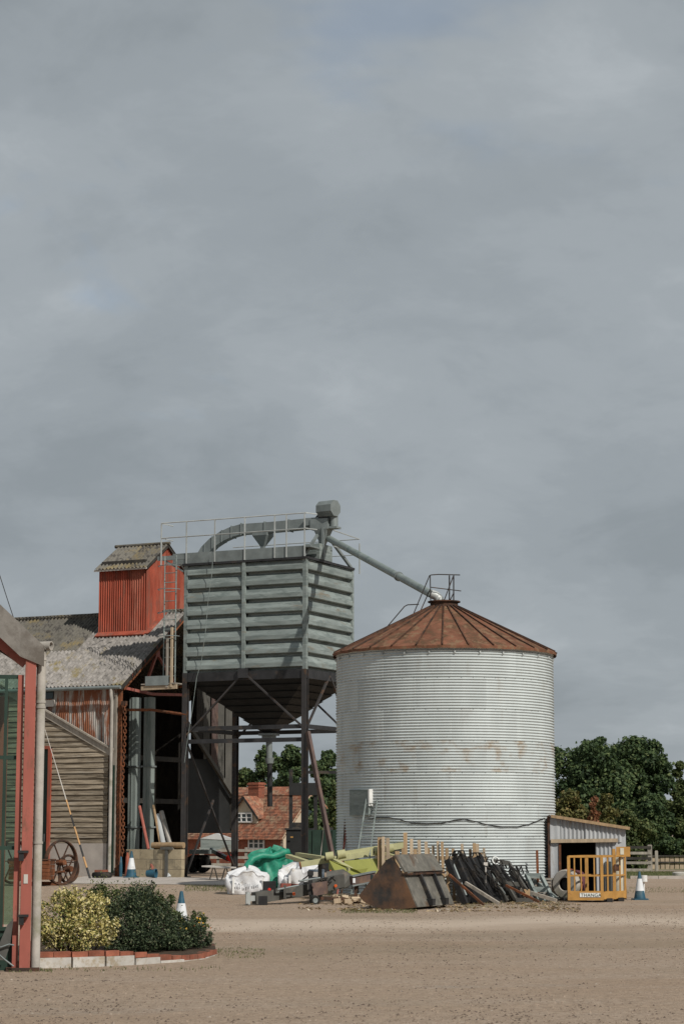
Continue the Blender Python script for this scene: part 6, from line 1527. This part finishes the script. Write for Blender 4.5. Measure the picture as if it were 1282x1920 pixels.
m = MB(); m.box((q.x - 0.32, q.y, q.z + 0.27), (1.2, 0.6, 0.03), rz=-0.2); m.build('hopper_lid', 'rustdark', mc)
m = MB(); a_, b_ = W(60, 1639, 60.2), W(122, 1634, 60.2); m.tube(a_, b_, 0.035, n=7); m.build('drive_shaft', 'rust', mc, 40)
m = MB(); a_, b_ = W(60, 1660, 60.3), W(112, 1660, 60.3); m.beam(a_, b_, 0.10, 0.20); m.build('frame_bar', 'rust', mc)
m = MB(); a_ = W(113, 1634, 60.3); m.beam(a_, (a_.x, a_.y, g.z + 0.05), 0.08, 0.16); m.build('bearing_post', 'rustdark', mc)
m = MB(); a_, b_ = W(96, 1613, 60.5), W(143, 1614, 60.5); m.tube(a_, b_, 0.014, n=6); m.build('tie_rod', 'rustdark', mc)

# ================================================================== left shed: red steel frame, glazed front
LD = 26.4
LF_o = G(55, LD); LF = Frame((LF_o.x, LF_o.y, 0.0), math.atan2(0.16, 0.987))
def on_L(px, py, b=0.0):
    d = _ray(px, py); n = Vector((-LF.s, LF.c, 0)); k = (n.dot(LF.o) + b) / n.dot(d); p = Vector((0, 0, CAMH)) + d * k - LF.o
    return Vector((p.x * LF.c + p.y * LF.s, -p.x * LF.s + p.y * LF.c, p.z))
ls = thing('open_steel_shed', 'red steel framed shed with grey barge board and green tinted glazing', 'shed', (LF.o.x - 1.5, LF.o.y + 1.5, 0), LF.th)
ct = on_L(55, 1232, 0).z
m = MB(LF); 
m.box((0.022, -0.085, ct / 2), (0.13, 0.022, ct)).box((0.022, 0.085, ct / 2), (0.13, 0.022, ct)).box((0.022, 0.0, ct / 2), (0.02, 0.15, ct)); m.build('column', 'redsteel', ls)
m = MB(LF); m.box((-0.095, 0.03, ct / 2 - 0.1), (0.07, 0.10, ct - 0.25)); m.build('door_jamb', 'redsteel', ls)
m = MB(LF); m.box((0.0, 0.0, 0.02), (0.4, 0.34, 0.04)); m.build('base_plate', 'rustdark', ls)
for py in (1597, 1717):
    q = on_L(44, py, -0.13); m = MB(LF); m.box((q.x, -0.14, q.z), (0.13, 0.06, 0.03)).box((q.x - 0.02, -0.13, q.z - 0.06), (0.06, 0.05, 0.1)); m.build('hinge_bracket', 'black', ls)
q = on_L(49, 1648, -0.11); m = MB(LF); m.box((q.x, -0.102, q.z), (0.05, 0.006, 0.11)); m.build('sticker', 'offwhite', ls)
# cement downpipe with collars
q = on_L(73, 1500, 0.02); pt_ = on_L(78, 1222, 0.0)
m = MB(LF); m.tube((q.x, 0.02, 0.0), (q.x, 0.02, pt_.z), 0.058, n=14); m.build('downpipe', 'gritpipe', ls, 40)
for py in (1236, 1316, 1326, 1580):
    z_ = on_L(75, py, 0).z; m = MB(LF); m.tube((q.x, 0.02, z_ - 0.014), (q.x, 0.02, z_ + 0.014), 0.066, n=14); m.build('collar', 'gritpipe', ls, 40)
# barge board in lapped lengths (fibre cement)
bt0, bt1 = on_L(-60, 1076, -0.12), on_L(84, 1212, -0.12)
sl_ = (bt1.z - bt0.z) / (bt1.x - bt0.x)
def bz(a): return bt1.z + sl_ * (a - bt1.x)
hb = 0.40
brk = [bt1.x - 3.6, bt1.x - 2.0, on_L(40, 1150, -0.12).x, bt1.x]
for i in range(3):
    a0_, a1_ = brk[i], brk[i + 1]; o_ = -0.12 - 0.02 * (i % 2)
    m = MB(LF); m.prism([(a0_, o_, bz(a0_)), (a1_, o_, bz(a1_)), (a1_, o_, bz(a1_) - hb * (0.62 if i == 2 else 1)), (a0_, o_, bz(a0_) - hb)], (0, 0.035, 0)); m.build('barge_board', 'barge', ls)
# roof slope behind it, gutter end
m = MB(LF); RL = 3.2
def rf(u, v):
    a = brk[0] + (bt1.x + 0.02 - brk[0]) * u; return Vector((a, -0.09 + RL * v, bz(a) - 0.02 + 0.025 * math.sin(v * RL / 0.146 * 2 * PI)))
m.grid(rf, 3, 130); m.build('roof_sheeting', 'asbdark', ls, 40)
m = MB(LF); gq = on_L(88, 1208, 0.1); m.lathe((gq.x - 0.03, 0.02, gq.z - 0.03), [(0.058, -0.2), (0.058, 0.10), (0.046, 0.10), (0.046, -0.2)], 14, ax=(0.5, -0.3, 0.0)); m.build('gutter', 'gritpipe', ls, 40)
# red rafters under the barge board
for (x0, y0, x1, y1, b_, w_, h_) in ((-70, 1118, 62, 1232, 0.02, 0.10, 0.05), (-70, 1150, 50, 1243, 0.10, 0.12, 0.14)):
    p, q = on_L(x0, y0, b_), on_L(x1, y1, b_); m = MB(LF); m.beam(p, q, w_, h_); m.build('rafter', 'redsteel', ls)
m = MB(LF); p, q = on_L(-60, 1180, 0.14), on_L(46, 1246, 0.14); m.beam(p, q, 0.05, 0.05); m.build('rafter', 'dark', ls)
for y_ in (1.5, 3.0):
    m = MB(LF); m.box((-0.3, y_, ct / 2 - 0.2), (0.14, 0.14, ct - 0.4)); m.build('rear_column', 'redsteel', ls)
# glazed front: two bays of tinted panes with a dark mullion, dark green lower panel
gx0, gx1 = on_L(-70, 1500, 0.06).x, on_L(37, 1500, 0.06).x
gz0, gz1 = on_L(20, 1735, 0.06).z, on_L(20, 1272, 0.06).z
mull = on_L(8, 1500, 0.06).x
for a0_, a1_ in ((gx0, mull - 0.02), (mull + 0.02, gx1)):
    for z0, z1 in ((0.55, 1.45), (1.49, 2.55), (2.59, gz1)):
        m = MB(LF); m.box(((a0_ + a1_) / 2, 0.06, (z0 + z1) / 2), (a1_ - a0_, 0.008, z1 - z0)); m.build('glass_pane', 'glass', ls)
m = MB(LF); m.box((mull, 0.06, (gz1 + 0.5) / 2), (0.04, 0.05, gz1 - 0.5))
for z in (0.5, 1.47, 2.57, gz1 + 0.02): m.box(((gx0 + gx1) / 2, 0.06, z), (gx1 - gx0, 0.045, 0.045))
m.build('glazing_bars', 'greendark', ls)
m = MB(LF); m.box(((gx0 + gx1) / 2, 0.10, 0.24), (gx1 - gx0, 0.05, 0.48)); m.build('lower_panel', 'greendark', ls)
# green machine body inside the shed, seen through the glass
gb = thing('green_cabinet', 'tall dark green cabinet inside the glazed shed', 'cabinet', LF(-0.9, 1.5, 0), LF.th)
m = MB(LF); m.box((-1.05, 1.5, 1.25), (1.3, 0.9, 2.5)); m.build('cabinet_body', 'greendark', gb)
for i in range(12):
    m = MB(LF); m.box((-1.05, 1.03, 0.25 + i * 0.19), (1.2, 0.03, 0.13)); m.build('slat', 'greendark', gb)
# grey bent sheet and cable at the foot of the door
m = MB(LF); a_ = [on_L(x, y, -0.12) for x, y in ((-30, 1800), (-2, 1772), (14, 1735), (26, 1722), (20, 1770), (10, 1800))]
m.prism([Vector((v.x, -0.16, max(0.0, v.z))) for v in a_], (0, 0.04, 0)); tag(m.build('bent_sheet', 'greybeam', None), 'bent grey metal sheet leaning at the foot of the glazed shed', 'metal sheet')
m = MB(LF); pts = [on_L(x, y, -0.25) for x, y in ((-20, 1780), (4, 1776), (18, 1771), (27, 1773))] ; pts = [Vector((v.x, -0.2, max(0.02, v.z))) for v in pts]; m.path(pts, 0.012, 6); pts = [on_L(x, y, -0.25) for x, y in ((-6, 1786), (10, 1800), (26, 1812))]; m.path([Vector((v.x, -0.22, max(0.015, v.z))) for v in pts], 0.012, 6)
tag(m.build('loose_hose', 'steel', None, 60), 'loose grey hose curling at the foot of the red column', 'hose')
# overhead wire far left
m = MB(); m.path([W(-40, 1010, 60), W(0, 1078, 60.0), W(16, 1128, 60.2), W(40, 1200, 68)], 0.012, 5); tag(m.build('overhead_wire', 'black', None), 'thin black wire running down to the barn roof', 'wire')

# ================================================================== planting bed
e0, e1, e2, e3 = Vector((-3.72, 27.0, 0)), Vector((-2.75, 28.3, 0)), Vector((-2.02, 29.9, 0)), Vector((-1.75, 31.2, 0))
e0.x = (78 - 641) / F * 26.9; e0.y = 26.9
edge = [e0] + [Vector(((px - 641) / F * Y, Y, 0)) for px, Y in ((140, 27.05), (205, 27.3), (265, 27.65), (330, 28.15), (378, 28.8), (402, 29.7), (400, 31.2))]
bed = thing('planting_bed', 'low planting bed edged with red bricks on whitewashed blocks', 'planting bed', (edge[2].x, edge[2].y + 0.5, 0))
seg = [0.0]
for a_, b_ in zip(edge[:-1], edge[1:]): seg.append(seg[-1] + (b_ - a_).length)
def along(s):
    for i in range(len(edge) - 1):
        if s <= seg[i + 1] or i == len(edge) - 2:
            t_ = (s - seg[i]) / (seg[i + 1] - seg[i]); d = (edge[i + 1] - edge[i]).normalized(); return edge[i].lerp(edge[i + 1], t_), math.atan2(d.y, d.x)
s = 0.0; i = 0
while s < seg[-1] - 0.2:
    p, a = along(s + 0.22); drop = 0.115 * smooth((s - 0.7) / 1.5)
    m = MB(); m.box((p.x, p.y, 0.045 - drop), (0.43, 0.14, 0.16), rz=a + rr.uniform(-0.02, 0.02)); m.build('kerb_block', 'whitekerb', bed); s += 0.445
s = 0.0
bme = MB(); bme.box((0, 0, 0), (0.212, 0.105, 0.066)); 
brick_me = mesh_of(bme, 'edging_brick', 'brick')
while s < seg[-1] - 0.1:
    p, a = along(s + 0.108); drop = 0.115 * smooth((s - 0.7) / 1.5)
    inst(brick_me, 'edging_brick', bed, (p.x - bed.location.x, p.y - bed.location.y, 0.125 - drop + 0.034 + rr.uniform(-0.004, 0.005)), (rr.uniform(-0.04, 0.04), rr.uniform(-0.02, 0.02), a + rr.uniform(-0.05, 0.05))); s += 0.222
m = MB(); ring_ = [Vector((q.x + 0.05, q.y + 0.06, 0.10)) for q in edge] + [Vector((-3.2, 33.5, 0.10)), Vector((-4.6, 33.0, 0.10)), Vector((-4.5, 27.3, 0.10))]
m.prism([Vector((q.x, q.y, -0.02)) for q in ring_], (0, 0, 0.10)); m.build('soil', 'soil', bed)

def shrub(name, label, clumps, n, size, mt, flower=0, spiky=0.0, up=0.4, tone_hi=0.0):
    cs = np.array(clumps); c = cs.mean(0); t = thing(name, label, 'shrub', (c[0], c[1], 0.08))
    sub = []
    for q in clumps:
        for k in range(20):
            d = rng.normal(size=3); d /= np.linalg.norm(d); s = q[3] * (0.10 + 0.2 * rng.random()); e = 0.85 + 0.4 * rng.random(); sub.append((q[0] + d[0] * q[3] * e, q[1] + d[1] * q[4] * e, max(0.1, q[2] + d[2] * q[5] * e), s, s, s * 1.3))
    P, D, kk = clump_points(list(clumps) + sub, n, 0.6); P[:, 2] = np.maximum(P[:, 2], 0.10 + 0.05 * rng.random(n))
    ct = rng.random(len(clumps) + len(sub))
    nr = D * 0.6 + rng.normal(size=(n, 3)) * 0.7 + np.array([0, 0, up])
    tone = np.clip(0.3 + 0.3 * ct[kk] + 0.30 * rng.normal(size=n) + tone_hi, 0, 1)
    leaves('foliage', P, nr, size * (0.6 + 0.8 * rng.random(n)), mt, t, tone, 1.9)
    m = MB()
    for q in list(clumps) + sub[::3]:
        b = Vector((c[0] + (q[0] - c[0]) * 0.35, c[1] + (q[1] - c[1]) * 0.35, 0.06)); m.path([b, b.lerp(Vector(q[:3]), 0.5) + Vector((0, 0, 0.05)), Vector(q[:3])], [0.014, 0.009, 0.004], 5)
    m.build('stems', 'trunk', t, 60)
    if spiky:
        k = int(n * 0.08); idx = rng.choice(n, k); P2 = P[idx] + D[idx] * 0.06 + np.array([0, 0, spiky]) * rng.random((k, 1)); leaves('shoot_tips', P2, rng.normal(size=(k, 3)), size * 0.8 * np.ones(k), mt, t, np.clip(0.7 + 0.3 * rng.random(k), 0, 1), 2.6, 'stuff')
    if flower:
        P3, D3, _ = clump_points(list(clumps), flower, 1.0); sel = (D3[:, 1] < 0.2); leaves('flowers', P3[sel] + D3[sel] * 0.05, D3[sel], 0.035 * np.ones(sel.sum()), 'petal', t, rng.random(sel.sum()), 1.1, 'stuff')
    return t
def cl_(px, py, Y, r, rz=None):
    r *= 0.9
    p = W(px, py, Y); return (p.x, p.y, p.z, r, r, rz or r)
shrub('variegated_shrub', 'bushy yellow variegated shrub in the bed beside the shed downpipe', [cl_(110, 1722, 28.2, 0.30), cl_(160, 1715, 28.3, 0.30), cl_(195, 1748, 28.3, 0.20), cl_(100, 1752, 28.0, 0.22), cl_(150, 1752, 28.0, 0.24), cl_(130, 1690, 28.5, 0.22), cl_(180, 1700, 28.6, 0.18)], 9500, 0.021, 'leaf_varieg', tone_hi=0.12)
shrub('dark_shrub', 'sprawling dark grey-green shrub at the rounded end of the bed', [cl_(235, 1725, 29.4, 0.34, 0.36), cl_(285, 1735, 29.5, 0.36, 0.34), cl_(340, 1752, 29.8, 0.30, 0.26), cl_(375, 1765, 30.2, 0.18, 0.16), cl_(225, 1760, 29.0, 0.26, 0.2), cl_(280, 1768, 29.0, 0.26, 0.18), cl_(330, 1770, 29.4, 0.22, 0.14), cl_(260, 1690, 29.9, 0.24, 0.24)], 21000, 0.019, 'leaf_shrub', 0, 0.16)
shrub('flowering_plant', 'low plant with orange and yellow flowers among the dark shrub', [cl_(322, 1728, 30.6, 0.16, 0.16), cl_(372, 1735, 30.8, 0.14, 0.16), cl_(350, 1745, 30.7, 0.12, 0.12)], 1500, 0.03, 'leaf_mid', 90)
shrub('pale_tipped_shrub', 'pale tipped green shrub rising behind the yellow variegated shrub', [cl_(205, 1698, 30.8, 0.24, 0.26), cl_(262, 1700, 31.2, 0.26, 0.24), cl_(180, 1684, 31.0, 0.16, 0.16), cl_(300, 1705, 31.3, 0.2, 0.2)], 8000, 0.020, 'leaf_mid', 0, 0.12)

# ================================================================== loose stones and weeds
def pebbles(n):
    v = []; f = []
    base = np.array([(1, 0, 0), (-0.5, 0.87, 0), (-0.5, -0.87, 0), (0, 0, 0.8), (0.5, 0.8, 0.3)])
    Y = 17.4 + 36.6 * rng.random(n) ** 1.1; X = (rng.random(n) * 1400 - 60 - 641) / F * Y; s = 0.004 + 0.016 * rng.random(n) ** 3.5
    cl = np.sin(X * 1.3 + 0.6 * np.sin(Y * 0.5)) + np.sin(Y * 0.42 + 1.1 * X * 0.3) + rng.normal(size=n) * 0.9 > -0.1; X, Y, s = X[cl], Y[cl], s[cl]; n = len(X)
    a = rng.random(n) * 6.28; co_, si_ = np.cos(a), np.sin(a)
    oc = np.array([(1, 0, 0), (0, 1, 0), (-1, 0, 0), (0, -1, 0), (0, 0, 0.75)]); oc = oc[None] * (0.7 + 0.6 * rng.random((n, 5, 1)))
    vx = oc[:, :, 0] * co_[:, None] - oc[:, :, 1] * si_[:, None]; vy = oc[:, :, 0] * si_[:, None] + oc[:, :, 1] * co_[:, None]
    P = np.stack([X[:, None] + vx * s[:, None], Y[:, None] + vy * s[:, None], np.zeros((n, 5)) - 0.001 + oc[:, :, 2] * s[:, None]], 2)
    keep = ~((X < -1.7) & (Y > 26.5) & (Y < 33.5)); P = P[keep]; X, Y = X[keep], Y[keep]; P[:, :, 2] += np.array([ground(x, y) for x, y in zip(X, Y)])[:, None]; n = len(P)
    me = bpy.data.meshes.new('loose_stones'); fs = [(5 * i + a_, 5 * i + (a_ + 1) % 4, 5 * i + 4) for i in range(n) for a_ in range(4)]
    me.from_pydata(P.reshape(-1, 3).tolist(), [], fs); me.update(); me.materials.append(M['stone'])
    o = bpy.data.objects.new('loose_stones', me); C.objects.link(o)
    tag(o, 'loose small stones scattered over the gravel yard', 'stones', kind='stuff')
pebbles(70000)
def weeds(name, label, spots, mt='grass'):
    P = []; Nn = []; S = []
    for (px0, px1, Y0, Y1, n, h) in spots:
        Y = Y0 + (Y1 - Y0) * rng.random(n); px = px0 + (px1 - px0) * rng.random(n); X = (px - 641) / F * Y
        cl = np.sin(X * 9) * np.sin(Y * 7 + X) + 0.5 * rng.normal(size=n) > 0.0
        X, Y = X[cl], Y[cl]; Z = np.array([ground(x, y) for x, y in zip(X, Y)])
        hh_ = h * (0.4 + 0.6 * rng.random(len(X))); P.append(np.stack([X, Y, Z + hh_ * 0.5], 1)); S.append(hh_)
    P = np.concatenate(P); S = np.concatenate(S); n = len(P)
    lean = rng.normal(size=(n, 3)) * 0.35; t = np.array([0, 0, 1.0]) + lean; t /= np.linalg.norm(t, axis=1, keepdims=True)
    b = np.cross(t, rng.normal(size=(n, 3))); b /= np.linalg.norm(b, axis=1, keepdims=True)
    V = np.stack([P - t * S[:, None] * 0.5 - b * 0.006, P - t * S[:, None] * 0.5 + b * 0.006, P + t * S[:, None] * 0.5], 1).reshape(-1, 3)
    me = bpy.data.meshes.new(name); me.from_pydata(V.tolist(), [], [(3 * i, 3 * i + 1, 3 * i + 2) for i in range(n)]); me.update()
    at = me.attributes.new('tone', 'FLOAT', 'POINT'); at.data.foreach_set('value', np.repeat(np.clip(0.55 + 0.25 * rng.normal(size=n), 0, 1), 3).astype(np.float32))
    me.materials.append(M[mt]); o = bpy.data.objects.new(name, me); C.objects.link(o); tag(o, label, 'weeds', kind='stuff')
weeds('yard_weeds', 'short weeds and dry grass along the edges of the yard', [(350, 500, 56.5, 60, 2600, 0.08), (640, 780, 45.0, 47.0, 1500, 0.06), (80, 420, 26.2, 27.0, 300, 0.05), (395, 500, 29.0, 31.5, 700, 0.04), (860, 1060, 48, 52, 900, 0.07), (1050, 1282, 60, 66, 1600, 0.06), (560, 640, 54, 58, 900, 0.1), (30, 110, 26.0, 26.6, 200, 0.05)])
def litter(n):
    px = 560 + 520 * rng.random(n); Y = 45.6 + 7.5 * rng.random(n); X = (px - 641) / F * Y; s = 0.02 + 0.05 * rng.random(n) ** 2
    Z = np.array([ground(x, y) for x, y in zip(X, Y)]) + 0.006 + 0.012 * rng.random(n)
    keep = np.sin(X * 3.1) + np.sin(Y * 2.3 + X) + rng.normal(size=n) * 0.8 > 0.3
    P = np.stack([X, Y, Z], 1)[keep]; nn = len(P)
    o = leaves('straw_litter', P, rng.normal(size=(nn, 3)) * 0.3 + np.array([0, 0, 1.0]), s[keep], 'straw', None, rng.random(nn), 2.4)
    tag(o, 'straw scraps and splinters littered round the implements', 'litter', kind='stuff')
M['straw'] = leafmat('straw', [(0.0, (0.10, 0.075, 0.045)), (0.5, (0.30, 0.22, 0.12)), (0.9, (0.42, 0.30, 0.16)), (1.0, (0.60, 0.56, 0.48))], 0.1)
litter(4500)
weeds('verge_grass', 'green grass on the verge beside the farm track', [(1160, 1330, 79.2, 98, 9000, 0.14), (360, 640, 98, 125, 6000, 0.25)])
